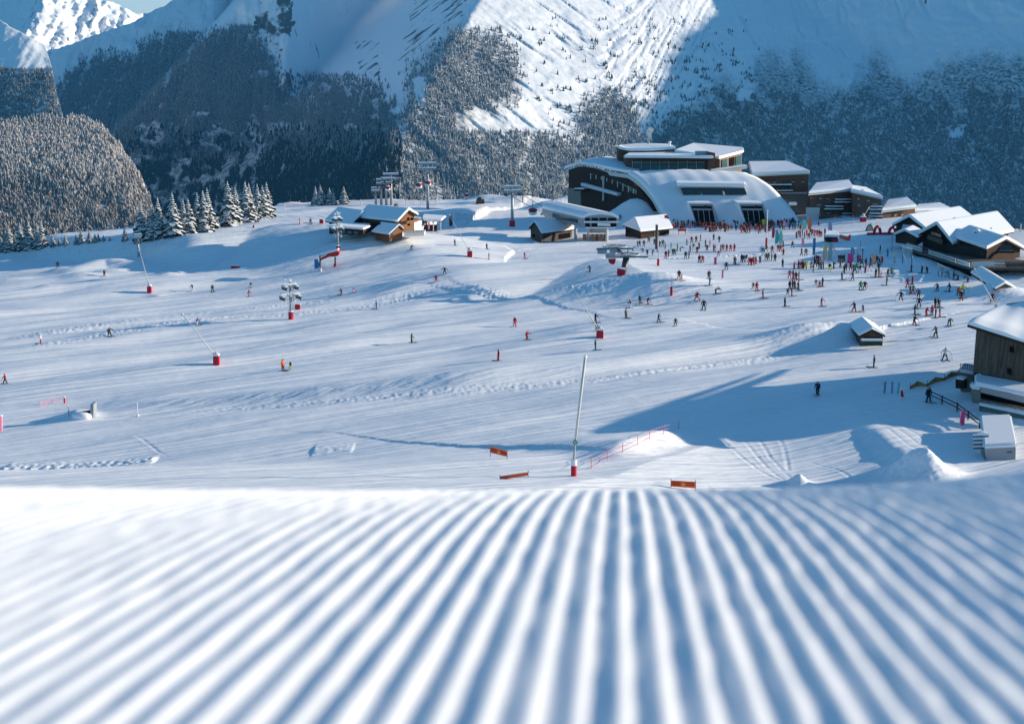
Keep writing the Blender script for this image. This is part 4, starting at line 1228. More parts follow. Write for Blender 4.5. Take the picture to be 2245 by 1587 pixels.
# ------------------------------------------------------------------ big barn in the right foreground
def barn():
    Dw = lerpD(2135, 172, 2285, 165)
    root = thing('barn', "large weathered plank building with thick snow roof at the right edge", 'building', W(2140, 905, 172))
    inw = Vector((11.5, 22.0, -1.4))
    face_px([(2141, 716), (2296, 763), (2296, 853), (2133, 815)], Dw, inw, 'wall', M_PLANK, root)
    for x, y in ((2214, 758), (2209, 806)):
        w_ = face_px([(x, y), (x + 9, y + 2.5), (x + 9, y + 14), (x, y + 11)], Dw, (-0.1, -0.15, 0), 'window', M_VOID, root)
        face_px([(x - 1, y + 11), (x + 10, y + 13.6), (x + 10, y + 15.6), (x - 1, y + 13)], Dw, (-0.14, -0.25, 0), 'sill', M_DARKWOOD, w_)
    # roof: front eave, ridge and the far slope
    a0, a1 = W(2121, 711, 167), W(2300, 768, 160.5)
    r0, r1 = W(2186, 681, 187), W(2304, 666, 181)
    rf = MB().prism([a0, a1, r1, r0], (0, 0, -0.35)).prism([r0, r1, r1 + Vector((6, 18, -1.6)), r0 + Vector((8, 18, -1.6))], (0, 0, -0.35)).build('roof', M_DARKWOOD, root)
    v = []
    n, mm = 26, 16
    for i in range(n):
        for j in range(mm):
            t, s = i / (n - 1), j / (mm - 1)
            p = (a0 * (1 - t) + a1 * t) * (1 - s) + (r0 * (1 - t) + r1 * t) * s
            h = 0.75 * min(1.0, (0.25 + 6 * s)) ** 0.5 * min(1, 0.3 + t * 9) ** 0.5 + 0.06 * math.sin(5 * t + 3 * s) + 0.05 * math.sin(17 * t)
            v.append(p + Vector((0, 0, h)))
    F = [(i * mm + j, (i + 1) * mm + j, (i + 1) * mm + j + 1, i * mm + j + 1) for i in range(n - 1) for j in range(mm - 1)]
    mb = MB(); mb.add(v, F)
    low = [a0 + Vector((0, 0, 0.02)), a1 + Vector((0, 0, 0.02))]
    for i in range(n - 1):
        t0, t1 = i / (n - 1), (i + 1) / (n - 1)
        mb.add([v[i * mm], v[(i + 1) * mm], a0 * (1 - t1) + a1 * t1, a0 * (1 - t0) + a1 * t0], [(0, 1, 2, 3)])
    mb.add([v[j] for j in range(mm)] + [r0, a0], [tuple(range(mm + 2))])
    mb.add([r0 + Vector((0, 0, 0.8)), r1 + Vector((0, 0, 0.8)), r1 + Vector((6, 18, -1.0)), r0 + Vector((8, 18, -1.0))], [(0, 1, 2, 3)])
    mb.build('snow', M_SNOW, rf, smooth=True)
    # ground floor: pillars, snowy ledge, plank rail, near-black block for the porch shade
    out = Vector((-0.9, -2.2, 0))
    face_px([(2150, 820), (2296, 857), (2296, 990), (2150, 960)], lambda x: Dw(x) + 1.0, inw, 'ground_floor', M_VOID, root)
    Dp = lambda x: Dw(x) - 1.6
    face_px([(2128, 850), (2150, 853), (2150, 945), (2138, 940)], Dp, (0.5, 1.5, 0), 'pillar', M_STONE, root)
    face_px([(2126, 843), (2151, 845), (2151, 856), (2127, 853)], lambda x: Dp(x) - 0.3, (0.6, 2.0, 0), 'snow', M_SNOW, root, bevel=0.2)
    lg = MB().prism([W(2136, 846, 166), W(2300, 880, 158), W(2300, 857, 162), W(2136, 826, 171)], (0, 0, 0.5)).build('ledge_snow', M_SNOW, root, bevel=0.2)
    face_px([(2150, 848), (2300, 881), (2300, 897), (2150, 860)], lambda x: Dw(x) - 4.6, (0.2, 0.4, 0), 'plank_rail', M_GREY, root)
    face_px([(2150, 874), (2300, 905), (2300, 909), (2150, 877)], lambda x: Dw(x) - 4.0, (0.1, 0.3, 0), 'plank_rail', M_PLANK, root)
    pr = face_px([(2147, 888), (2300, 920), (2300, 935), (2147, 900)], lambda x: Dw(x) - 4.8, (0.2, 0.4, 0), 'plank_rail', M_TEALGL, root)
    face_px([(2146, 884), (2300, 916), (2300, 922), (2146, 889)], lambda x: Dw(x) - 5.0, (0.3, 0.9, 0), 'snow', M_SNOW, pr, bevel=0.1)
    for x in (2232,):
        face_px([(x, 915), (x + 9, 917), (x + 9, 985), (x, 980)], lambda x: Dw(x) - 4.2, (0.2, 0.6, 0), 'post', M_TEALGL, root)
    # low side terrace with snowy parapet and a dark service box
    tr = face_px([(2100, 812), (2134, 818), (2134, 862), (2106, 858)], 176, (2, 4, 0), 'side_terrace', M_STONE, root)
    face_px([(2102, 809), (2136, 816), (2136, 822), (2102, 816)], 175.4, (2, 4.4, 0), 'snow', M_SNOW, tr, bevel=0.15)
    for k in range(6):
        MB().tube([W(2106 + k * 5, 812, 176), W(2106 + k * 5, 797, 176)], 0.05, 5).build('rail_post', M_DSTEEL, tr)
    MB().tube([W(2104, 798, 176), W(2134, 802, 176)], 0.05, 5).build('handrail', M_DSTEEL, tr)
    bx_ = face_px([(2095, 829), (2112, 832), (2112, 853), (2095, 851)], 173, (0.8, 1.0, 0), 'service_box', M_BLACK, root)
    face_px([(2094, 826), (2113, 829), (2113, 834), (2094, 831)], 172.8, (0.9, 1.2, 0), 'snow', M_SNOW, bx_, bevel=0.1)
WS[0] = 1.045
barn()
WS[0] = 1.0

def kiosk_hut():
    g = ground(1902, 757)
    D = depth_at(1902, 757)
    zb = g.z - 0.25
    root = thing('ticket_hut', "small ticket hut with snowy gable roof and green counter on the slope", 'hut', g)
    eL, pk, eR = W(1884, 736, D - 1), W(1912, 722, D - 1.5), W(1941, 736, D - 0.5)
    bk = W(1890, 712, D + 7.5) - pk; bk.z = 0
    gable(root, eL, pk, eR, bk, zb, M_PLANK, over=0.5, snow=0.5)
    face_px([(1892, 748), (1934, 748), (1934, 758), (1892, 758)], D - 2.4, (0, 0.6, 0), 'counter', mat("green_counter", (0.02, 0.06, 0.05), 0.6), root)
    face_px([(1889, 744.5), (1936, 744.5), (1936, 748), (1889, 748)], D - 2.6, (0, 0.9, 0), 'counter_snow', M_SNOW, root, bevel=0.1)
    face_px([(1896, 738), (1928, 738), (1928, 745), (1896, 745)], D - 1.15, (0, -0.12, 0), 'window', M_GLASS, root)
kiosk_hut()
# ================================================================== lifts
def lift_station():
    D = depth_at(1316, 528)
    root = thing('lift_station', "boat shaped lift station under a curved snow roof between the two wooden huts", 'lift station', W(1316, 528, D))
    sec = [(1279, 490), (1279, 480), (1291, 474), (1316, 470.5), (1342, 474), (1356, 481), (1356, 492), (1346, 501), (1287, 501)]
    fr = [W(x, y, D - 1) for x, y in sec]
    bk = W(1214, 466, D + 26) - W(1306, 488, D - 1)
    MB().prism(fr, bk).build('hull', M_GREY, root)
    rf = MB().prism([fr[1], fr[2], fr[3], fr[4], fr[5], fr[5] + Vector((0, 0, .9)), fr[4] + Vector((0, 0, 1.0)), fr[3] + Vector((0, 0, 1.0)), fr[2] + Vector((0, 0, 1.0)), fr[1] + Vector((0, 0, .9))], bk * 1.02).build('roof_snow', M_SNOW, root, bevel=0.2)
    f = (0, -0.25, 0)
    for a, b in ((1283, 1293), (1297, 1311), (1314, 1330), (1333, 1351)):
        face_px([(a, 478), (b, 478), (b, 484), (a, 484)], D - 1, f, 'window', M_VOID, root)
        face_px([(a, 490), (b, 490), (b, 497), (a, 497)], D - 1, f, 'window', M_VOID, root)
    face_px([(1280, 485), (1355, 485), (1355, 488.5), (1280, 488.5)], D - 1, (0, -0.5, 0), 'rail', M_WHITE, root)
    face_px([(1284, 498), (1350, 498), (1350, 501), (1284, 501)], D - 1, (0, -0.5, 0), 'rail', M_WHITE, root)
    face_px([(1310, 489), (1338, 491), (1338, 496), (1310, 495)], D - 2, (0, -0.4, 0), 'sign_board', M_WHITE, root)
    # side windows under the roof on the shaded flank
    sb = Vector((-0.25, -0.1, 0))
    a = fr[1] + bk * 0.12 - Vector((0, 0, 0.5)); b = fr[1] + bk * 0.72 - Vector((0, 0, 0.5))
    MB().prism([a, b, b - Vector((0, 0, 1.1)), a - Vector((0, 0, 1.1))], sb).build('side_window', M_GLASS, root)
    for x, dd in ((1290, 0), (1330, 0), (1262, 10), (1240, 16)):
        MB().tube([W(x, 528, D + dd), W(x, 498, D + dd)], 0.45, 8).build('pillar', M_TRIM, root)
    face_px([(1292, 501), (1328, 501), (1328, 511), (1292, 511)], D + 1, (0, 5, 0), 'machine_box', M_TRIM, root)
    for k in range(6):
        x = 1278 + k * 9
        face_px([(x, 514), (x + 8, 514), (x + 8, 527), (x, 527)], D - 1 + (k % 2), (0, 1.2, 0), 'gate_panel', mat("lit_wood", (0.30, 0.14, 0.075), 0.7, 0.4, 1.0), root)
    MB().tube([W(1210, 462, D + 27), W(1195, 468, D + 29), W(1186, 470, D + 30)], 0.3, 6).build('guide_arm', M_DSTEEL, root)
lift_station()

def pylon(px, py, ytop, label, arms, wid, pad=False, r=0.55, group='gondola pylons on the plateau edge'):
    g = ground(px, py)
    D = depth_at(px, py)
    k = D / FPX
    root = thing('lift_pylon', label, 'lift pylon', g, group=group)
    H = (py - ytop) * k
    MB().tube([g + Vector((0, 0, -1)), g + Vector((0, 0, H))], [r, r * 0.7], 10).build('post', M_STEEL, root, smooth=True)
    for i, dy in enumerate(arms):
        z = H - dy * k
        MB().box(g + Vector((0, 0, z)), (wid * k, 0.7, 0.55), 0.25).box(g + Vector((0, 0, z + .45)), (wid * k, 0.8, 0.35), 0.25, mi=1).build('crossarm', [M_STEEL, M_SNOW], root)
    zl = H - arms[-1] * k
    for s in (-1, 1):
        c = g + Vector((s * wid * k * 0.42, s * wid * k * 0.11, zl - 0.8))
        mb = MB().box(c, (0.35, 4.2, 0.4), 0.25)
        for q in range(5):
            p = c + Vector((-math.sin(0.25), math.cos(0.25), 0)) * (q - 2) * 0.9
            mb.tube([p + Vector((-.2, 0, -.3)), p + Vector((.2, 0, -.3))], 0.38, 8)
        mb.build('sheave_set', M_DSTEEL, root)
        MB().tube([g + Vector((0, 0, zl - 2.6)), c], 0.12, 5).build('strut', M_STEEL, root)
    if pad:
        MB().tube([g + Vector((0, 0, 0)), g + Vector((0, 0, 1.9))], 0.95, 10).build('red_pad', M_RED, root)
    return g, H
pylon(938, 460, 360, "tallest gondola pylon with two stacked crossarms and red cabins beside it", (0, 11), 37)
pylon(858, 450, 383, "gondola pylon with wide snowy double crossarms, right of its cluster", (0, 10), 34)
pylon(847, 450, 392, "slim gondola pylon close behind the wide armed one", (0, 9), 22)
pylon(836, 450, 395, "gondola pylon second from the left in the cluster above the chalet", (0, 8), 20)
pylon(824, 450, 413, "shortest gondola pylon, leftmost of the cluster above the chalet", (0, 6), 18)
pylon(1123, 497, 411, "single gondola pylon with red padded foot in front of the frosted tree", (0, 9), 36, pad=True, group='padded pylons in the snow field')

def cabin_g(px, py, D, w, label, body=None):
    k = D / FPX
    c = W(px, py, D)
    root = thing('gondola_cabin', label, 'gondola cabin', c, group='gondola cabins')
    s = w * k / 2
    MB().ell(c + Vector((0, 0, -0.25 * s)), (s, s * 0.8, s * 0.75), 12, 8).build('shell', body or M_WHITE, root, smooth=True)
    MB().ell(c + Vector((0, 0, 0.12 * s)), (s * 1.03, s * 0.84, s * 0.62), 12, 8).build('red_top', M_RED, root, smooth=True)
    MB().box(c + Vector((0, -s * 0.72, 0.0)), (s * 1.2, 0.25, s * 0.5)).build('window', M_GLASS, root)
    MB().tube([c + Vector((0, 0, s * 0.6)), c + Vector((0, 0, s * 2.3))], 0.12, 5).build('hanger', M_DSTEEL, root)
    MB().ell(c + Vector((0, 0, s * 0.78)), (s * 0.8, s * 0.6, 0.2), 10, 5).build('snow_cap', M_SNOW, root, smooth=True)
dp = depth_at(938, 460)
cabin_g(918, 407, dp - 4, 15, "red and white gondola cabin hanging left of the tallest pylon")
cabin_g(938.5, 402, dp - 9, 14, "red and white gondola cabin hanging right in front of the tallest pylon")
cabin_g(850, 413, depth_at(858, 450) - 6, 12, "small gondola cabin hanging in front of the pylon cluster")
cabin_g(1168, 463, depth_at(1168, 497) + 4, 19, "gondola cabin hanging low over the snow before the lift station")
cabin_g(1023, 429, dp + 6, 12, "faint dark gondola cabin between the tallest pylon and the padded one", M_GREY)
def cable(name, label, pts, r=0.085, group=None):
    P_ = [W(*p) for p in pts]
    L_ = []
    for a, b in zip(P_[:-1], P_[1:]):
        for t in np.linspace(0, 1, 9)[:-1]:
            q = a.lerp(b, float(t))
            q.z -= 0.014 * (b - a).length * 4 * t * (1 - t)
            L_.append(q)
    L_.append(P_[-1])
    tag(MB().tube(L_, r, 5).build(name, M_DSTEEL, loc=L_[0]), label, 'cable', group)
d3, d1, ds = depth_at(1123, 497), depth_at(858, 450), depth_at(1316, 528) + 26
cable('haul_cable', "thin steel cable strung over the right ends of the gondola pylons", [(870, 394, d1), (953, 373, dp), (1137, 421, d3), (1225, 470, ds)])
cable('haul_cable', "thin steel cable strung over the left ends of the gondola pylons", [(844, 394, d1), (922, 373, dp), (1107, 421, d3), (1200, 470, ds)])

def return_station():
    g = ground(1364, 604)
    D = depth_at(1364, 604)
    root = thing('chairlift_return', "grey T shaped chairlift return with horizontal wheels and red padded foot", 'chairlift', g)
    top = W(1373, 566, D + 1)
    MB().tube([g + Vector((0, 0, -.5)), top], [0.55, 0.72], 10).build('column', M_DSTEEL, root, smooth=True)
    MB().prism(poly([(1355, 588), (1371, 591), (1369, 607), (1353, 604)], D - 0.9), (0, 1.8, 0)).build('red_pad', M_RED, root, bevel=0.15)
    MB().prism(poly([(1355, 586), (1372, 589), (1371, 592), (1355, 589)], D - 0.95), (0, 1.9, 0)).build('snow', M_SNOW, root)
    for x0, x1, y, dd, nm in ((1328, 1421, 563, 0, 'lower_arm'), (1308, 1388, 545, 9, 'upper_arm')):
        MB().prism(poly([(x0, y), (x1, y - 1), (x1, y + 1.8), (x0, y + 3.5)], D + dd), (0, 1.0, 0)).build(nm, M_DSTEEL, root)
        MB().prism(poly([(x0, y - 1.8), (x1, y - 2.6), (x1, y - 0.9), (x0, y + 0.1)], D + dd), (0, 1.0, 0)).build('snow', M_SNOW, root)
        c = W((x0 + x1) / 2, y - 2, D + dd + 2)
        w = []
        for q in range(21):
            a = q / 20 * 2 * math.pi
            w.append(c + Vector((math.cos(a) * 2.6, math.sin(a) * 2.6, 0.3)))
        mb = MB().tube(w, 0.16, 6)
        for q in range(0, 20, 4):
            mb.tube([c + Vector((0, 0, 0.3)), w[q]], 0.07, 5)
        mb.build('wheel', M_STEEL, root)
    MB().tube([top, W(1356, 548, D + 8)], 0.35, 8).build('brace', M_DSTEEL, root)
    for x, y, dd in ((1320, 552, 9), (1347, 550, 9), (1338, 560, 0)):
        MB().box(W(x, y, D + dd), (2.0, 1.0, 0.9)).build('sheave_set', M_STEEL, root)
    MB().prism(poly([(1334, 569), (1350, 568), (1349, 576), (1344, 581), (1335, 576)], D - 0.5), (0, 0.8, 0)).build('hanging_pad', M_RED, root)
return_station()

# a chairlift pylon far left and one behind the huts
pylon(304, 563, 517, "small drag lift pylon with red stripe standing alone on the left slope", (0, 5), 16, r=0.35, group='pylons on the left slope')

# ------------------------------------------------------------------ snow lances
def lance(base, tip, label, padh=22, padw=14, disc=None, thick=0.07, lean=0.0, white_top=True):
    g = ground(*base)
    D = depth_at(*base)
    k = D / FPX
    root = thing('snow_lance', label, 'snow lance', g, group='snow lances on the slopes')
    w, h = padw * k, padh * k
    MB().box(g + Vector((0, 0, h / 2 - 0.1)), (w, w, h)).build('red_pad', M_RED, root, bevel=0.08)
    if white_top:
        MB().box(g + Vector((0, 0, h + 0.12)), (w * 1.03, w * 1.03, 0.3)).build('snow_cap', M_SNOW, root, bevel=0.08)
        MB().tube([g + Vector((0, 0, h)), g + Vector((0, 0, h + 8 * k))], [w * 0.32, w * 0.2], 8).build('valve_box', M_TRIM, root)
    t = W(tip[0], tip[1], D + lean)
    s0 = g + Vector((0, 0, h * 0.8))
    MB().tube([s0, s0.lerp(t, 0.5), t], [thick * 1.5, thick * 1.1, thick * 0.8], 8).build('lance_tube', M_TRIM, root, smooth=True)
    MB().tube([t, t + (t - s0).normalized() * 0.5], thick * 2.0, 8).build('nozzle', M_STEEL, root)
    if disc:
        c = s0.lerp(t, disc)
        MB().tube([c + Vector((0, -0.25, 0)), c + Vector((0, -0.17, 0))], 0.36, 20).build('green_disc', M_GREEN, root)
        MB().tube([c + Vector((0, -0.27, 0)), c + Vector((0, -0.25, 0))], 0.17, 16).tube([c + Vector((0, -0.285, 0)), c + Vector((0, -0.27, 0))], 0.09, 12, mi=1).build('ring_symbol', [M_WHITE, M_GREEN], root)
    return root
def tall_lance():
    base, tip = (1258, 1043), (1283, 785)
    g = ground(*base); D = depth_at(*base); k = D / FPX
    root = thing('snow_lance', "tall white snow lance with red and white padded foot and green disc", 'snow lance', g, group='snow lances on the slopes')
    w = 13 * k
    MB().tube([g + Vector((0, 0, -0.3)), g + Vector((0, 0, 24 * k))], w / 2, 12).build('red_pad', M_RED, root)
    MB().tube([g + Vector((0, 0, 24 * k)), g + Vector((0, 0, 37 * k))], w / 2 * 1.02, 12).build('white_pad', M_WHITE, root)
    t = W(tip[0], tip[1], D)
    s0 = g + Vector((0, 0, 37 * k))
    c = W(1261, 969, D)
    MB().tube([s0, c], [0.11, 0.08], 8).build('lower_tube', M_STEEL, root)
    MB().tube([c, c.lerp(t, 0.5), t], [0.11, 0.13, 0.13], 8).build('lance_tube', M_TRIM, root, smooth=True)
    MB().tube([t, t + (t - c).normalized() * 0.3], 0.16, 8).build('nozzle', M_WHITE, root)
    MB().tube([c + Vector((0, -0.25, 0)), c + Vector((0, -0.12, 0))], 5.2 * k, 20).build('green_disc', M_GREEN, root)
    MB().tube([c + Vector((0, -0.27, 0)), c + Vector((0, -0.25, 0))], 2.7 * k, 16).tube([c + Vector((0, -0.285, 0)), c + Vector((0, -0.27, 0))], 1.6 * k, 12, mi=1).build('ring_symbol', [M_WHITE, M_GREEN], root)
tall_lance()
lance((475, 799), (402, 692), "snow lance leaning left over a red box on the open left slope", 20, 13, lean=-3)
lance((1315, 740), (1256, 632), "snow lance leaning left over a red box above the long snow bank", 17, 15, lean=-3)
lance((328, 642), (306, 548), "snow lance on a red foot near the jump on the far left slope", 15, 9, lean=-3)
lance((1030, 563), (986, 474), "snow lance leaning left from a red box below the terrace bar", 13, 11, lean=-2)
lance((556, 499), (567, 447), "upright snow lance at the far plateau edge by the firs", 5, 4, white_top=False)
lance((2185, 682), (2138, 592), "snow lance leaning left behind the big barn roof", 8, 10, lean=-2)
lance((1892, 486), (1904, 457), "snow lance with tilted red box in front of the brown apartments", 10, 12, lean=2)
lance((993, 430), (983, 405), "tiny dark snow lance on the plateau edge right of the tallest pylon", 3, 2, white_top=False)

# ------------------------------------------------------------------ trees
M_FIRD = mat("fir_needles", (0.045, 0.058, 0.052), 0.9, 0.4, 1.2, spec=0.05)
M_FIRS = mat("snow_on_fir", (0.80, 0.81, 0.82), 0.8, 0.1, 2.0, spec=0.1)
M_BARK = mat("fir_bark", (0.055, 0.042, 0.035), 0.9)
def fir_proto(seed, fat=1.0, bare=0.0):
    rs = random.Random(seed)
    H = 10.0
    mb = MB()
    lev = 21
    for i in range(lev):
        t = i / (lev - 1)
        z = H * (0.06 + 0.92 * t)
        R = H * 0.235 * fat * (1 - t) ** 0.85 * rs.uniform(0.85, 1.15) + 0.10
        nb = max(5, int(11 - 5 * t))
        a0 = rs.uniform(0, 6.28)
        for k in range(nb):
            if rs.random() < bare:
                continue
            a = a0 + k * 2 * math.pi / nb + rs.uniform(-0.25, 0.25)
            r = R * rs.uniform(0.7, 1.2)
            d = Vector((math.cos(a), math.sin(a), 0))
            s = Vector((-math.sin(a), math.cos(a), 0))
            dr = rs.uniform(0.28, 0.5)
            w = r * rs.uniform(0.26, 0.40) + 0.05
            p0, p1, p2 = Vector((0, 0, z)), d * r * 0.55 + Vector((0, 0, z - dr * r * 0.35)), d * r + Vector((0, 0, z - dr * r))
            mb.add([p0, p1 + s * w, p2 + s * w * 0.3, p2 - s * w * 0.3, p1 - s * w], [(0, 1, 4), (1, 2, 3, 4)], 0)
            # hanging twigs under the branch
            mb.add([p1 + s * w * .7, p2, p2 - Vector((0, 0, .22 * r + .1)), p1 + s * w * .5 - Vector((0, 0, .3 * r))], [(0, 1, 2, 3)], 0)
            mb.add([p1 - s * w * .7, p2, p2 - Vector((0, 0, .22 * r + .1)), p1 - s * w * .5 - Vector((0, 0, .3 * r))], [(0, 1, 2, 3)], 0)
            if rs.random() < 0.97:
                u = Vector((0, 0, 0.06 + 0.06 * rs.random()))
                ws = w * rs.uniform(0.8, 1.15)
                q1, q2 = p1 + u * 1.6, p2 + u - d * 0.03
                mb.add([p0 + u + d * r * .1, q1 + s * ws, q2 + s * ws * 0.35, q2 - s * ws * 0.35, q1 - s * ws, p1 + s * ws, p1 - s * ws, p2], [(0, 1, 4), (1, 2, 3, 4), (1, 5, 7, 2), (4, 6, 7, 3)], 1)
    mb.tube([(0, 0, H * 0.93), (0, 0, H * 1.01)], [0.10, 0.03], 6, mi=1)
    root = thing('fir_tree', None, 'fir tree', (0, 0, 0))
    mb.build('crown', [M_FIRD, M_FIRS], root)
    MB().tube([(0, 0, -0.8), (0, 0, H * 0.95)], [0.22 * fat, 0.03], 7).build('trunk', M_BARK, root)
    return root
FIRS = [(5, 549, 522, 0), (15, 549, 508, 1), (22, 549, 497, 2), (33, 549, 520, 0), (46, 547, 490, 3), (65, 545, 486, 1), (84, 543, 496, 0), (93, 543, 486, 2), (116, 540, 515, 1), (131, 538, 522, 3), (144, 537, 513, 0),
        (168, 535, 512, 2), (179, 534, 505, 1), (197, 532, 505, 3), (209, 531, 510, 0), (216, 530, 511, 2), (227, 529, 515, 1), (241, 528, 518, 3), (274, 528, 499, 2),
        (312, 523, 446, 0), (334, 522, 451, 1), (349, 520, 436, 2), (381, 516, 425, 3), (404, 512, 440, 0), (415, 511, 438, 1), (435, 507, 425, 2), (448, 506, 421, 3), (457, 503, 415, 0),
        (478, 499, 481, 1), (502, 494, 401, 1), (518, 491, 412, 2), (540, 488, 401, 3), (548, 487, 404, 0), (566, 481, 406, 2), (577, 479, 409, 1), (586, 476, 402, 3),
        (692, 450, 409, 0), (703, 450, 407, 1), (712, 450, 425, 2), (723, 450, 413, 3), (732, 450, 421, 0), (754, 449, 410, 1)]
def plant_firs():
    protos = [fir_proto(11 + k, f) for k, f in enumerate((0.95, 1.08, 0.88, 1.0))]
    for p in protos: remember(p)
    used = set()
    names = {range(0, 19): "from the left in the row along the plateau edge", range(19, 28): "from the left in the tall dark clump", range(28, 36): "from the left in the clump around the edge lance", range(36, 42): "from the left in the group above the red gate"}
    hs = [b - t for _, b, t, _ in FIRS]
    for i, (px, pb, pt, v) in enumerate(FIRS):
        D = depth_at(px, pb)
        g = ground(px, pb)
        o = protos[v] if v not in used else copy_tree(protos[v])
        used.add(v)
        h = (pb - pt) * D / FPX * 1.02
        sc = h / 10.0
        o.location = g
        wx = 1.12 if h > 8 else 1.3
        o.scale = (sc * wx, sc * wx, sc)
        o.rotation_euler = (0, 0, (i * 2.4) % 6.28)
        for rg, ph in names.items():
            if i in rg:
                idx = list(rg)
                order = idx.index(i)
                if order == 0: w = "first snowy fir"
                else:
                    w = "%s snowy fir" % ["leftmost", "second", "third", "fourth", "fifth", "sixth", "seventh", "eighth", "ninth", "tenth", "eleventh", "twelfth", "thirteenth", "fourteenth", "fifteenth", "sixteenth", "seventeenth", "eighteenth", "nineteenth"][order]
                o['label'] = w + " " + ph
                o['group'] = "snowy firs " + ph
                o['category'] = 'fir tree'
plant_firs()

def frosted_tree(px, pb, pt, wpx, label, pad=False, dense=1.0, seed=3, dd=0.0):
    rs = random.Random(seed)
    g = ground(px, pb)
    D = depth_at(px, pb) + dd
    if dd: g = W(px, pb, D)
    k = D / FPX
    H = (pb - pt) * k
    R = wpx * k / 2
    root = thing('frosted_tree', label, 'tree', g)
    MB().tube([g + Vector((0, 0, -0.5)), g + Vector((0, 0, H * 0.5)), g + Vector((0, 0, H * 0.98))], [0.2, 0.13, 0.04], 7).build('trunk', M_BARK, root)
    lm, cr = MB(), MB()
    for i in range(int(26 * dense)):
        z = H * rs.uniform(0.32, 0.97)
        a = rs.uniform(0, 6.28)
        t = (z / H - 0.30) / 0.7
        r = R * (1.15 - abs(t - 0.3) * 1.2) * rs.uniform(0.5, 1.0)
        p = g + Vector((math.cos(a) * r, math.sin(a) * r, z + 0.25 * r))
        lm.tube([g + Vector((0, 0, z - 0.3 * r)), p], [0.07, 0.02], 4)
        for q in range(int(26 * dense)):
            c = p + Vector((rs.gauss(0, .30), rs.gauss(0, .30), rs.gauss(0, .24))) * R * 0.5
            s = rs.uniform(0.16, 0.34) * max(0.8, R * 0.42)
            n = [Vector((rs.gauss(0, 1), rs.gauss(0, 1), rs.gauss(0, 0.6))).normalized() * s for _ in range(3)]
            cr.add([c + n[0], c + n[1], c + n[2]], [(0, 1, 2)], 1 if rs.random() < 0.68 else 0)
    lm.build('limbs', M_BARK, root)
    cr.build('crown', [M_FIRD, M_FIRS], root)
    if pad:
        MB().tube([g, g + Vector((0, 0, 1.7))], 0.5, 10).build('red_pad', M_RED, root)
        MB().tube([g + Vector((0, 0, 1.7)), g + Vector((0, 0, 2.0))], 0.55, 10).build('snow', M_SNOW, root)
    return root
def rimed_pylon(px, pb, pt, wpx, label, seed):
    """lift pylon thick with rime: mast, two crossarms, wheel sets, padded foot"""
    rs = random.Random(seed)
    g = ground(px, pb); k = depth_at(px, pb) / FPX
    H, R = (pb - pt) * k, wpx * k / 2
    root = thing('lift_pylon', label, 'lift pylon', g, group='rimed pylons on the left slope')
    MB().tube([g + Vector((0, 0, -.5)), g + Vector((0, 0, H * .9))], [0.30, 0.2], 10).build('mast', M_STEEL, root, smooth=True)
    MB().tube([g + Vector((0, 0, H * .88)), g + Vector((0, 0, H))], [0.16, 0.04], 8).build('snow_tip', M_SNOW, root)
    for z, w in ((H * .82, R * .7), (H * .58, R)):
        MB().box(g + Vector((0, 0, z)), (w * 2, 0.35, 0.3), 0.5).box(g + Vector((0, 0, z + .28)), (w * 2.05, 0.5, 0.26), 0.5, mi=1).build('crossarm', [M_STEEL, M_SNOW], root)
        for s_ in (-1, 1):
            c = g + Vector((s_ * w * .85 * math.cos(.5), s_ * w * .85 * math.sin(.5), z - .35))
            mb = MB().box(c, (0.35, 2.6, 0.35), 0.5)
            for q in range(-2, 3):
                p = c + Vector((-math.sin(.5), math.cos(.5), 0)) * q * .55
                mb.tube([p + Vector((-.15, 0, -.25)), p + Vector((.15, 0, -.25))], 0.26, 8)
            mb.build('sheave_set', M_DSTEEL, root)
            MB().box(c + Vector((0, 0, .3)), (0.55, 2.6, 0.3), 0.5).build('snow', M_SNOW, root, bevel=0.1)
    lad = MB()
    for q in range(9):
        lad.tube([g + Vector((0.32, -.25, H * .1 + q * H * .085)), g + Vector((0.62, -.25, H * .1 + q * H * .085))], 0.03, 4)
    lad.tube([g + Vector((0.32, -.25, H * .08)), g + Vector((0.32, -.25, H * .8))], 0.03, 4).tube([g + Vector((0.62, -.25, H * .08)), g + Vector((0.62, -.25, H * .8))], 0.03, 4).build('ladder', M_DSTEEL, root)
    rm = MB()
    for _ in range(420):
        t = rs.random()
        z = H * (0.36 + 0.6 * t)
        rr = R * (1.1 - 0.75 * abs(t - .35)) * rs.random() ** .7
        an = rs.choice((0.5, 0.5 + math.pi)) + rs.gauss(0, .5)
        c = g + Vector((math.cos(an) * rr, math.sin(an) * rr, z))
        n = [Vector((rs.gauss(0, 1), rs.gauss(0, 1), rs.gauss(0, .7))).normalized() * rs.uniform(.10, .26) for _q in range(3)]
        rm.add([c + n[0], c + n[1], c + n[2]], [(0, 1, 2)])
    rm.build('rime', M_SNOW, root)['kind'] = 'stuff'
    MB().tube([g, g + Vector((0, 0, 1.5))], 0.5, 10).build('red_pad', M_RED, root)
    MB().tube([g + Vector((0, 0, 1.5)), g + Vector((0, 0, 1.75))], 0.54, 10).build('pad_snow', M_SNOW, root)
rimed_pylon(638, 700, 609, 44, "rime covered lift pylon with padded red foot in the middle of the left slope", 5)
rimed_pylon(741, 552, 462, 24, "slim rime covered pylon behind the red gate, below the chalet", 6)
frosted_tree(1146, 443, 394, 34, "bushy frosted tree right behind the padded gondola pylon", False, 2.6, 8)
frosted_tree(1212, 425, 392, 18, "small frosted tree left of the resort hall wing", False, 1.6, 9, 60)
frosted_tree(1232, 424, 386, 26, "frosted tree touching the left end of the resort hall", False, 2.0, 10, 60)
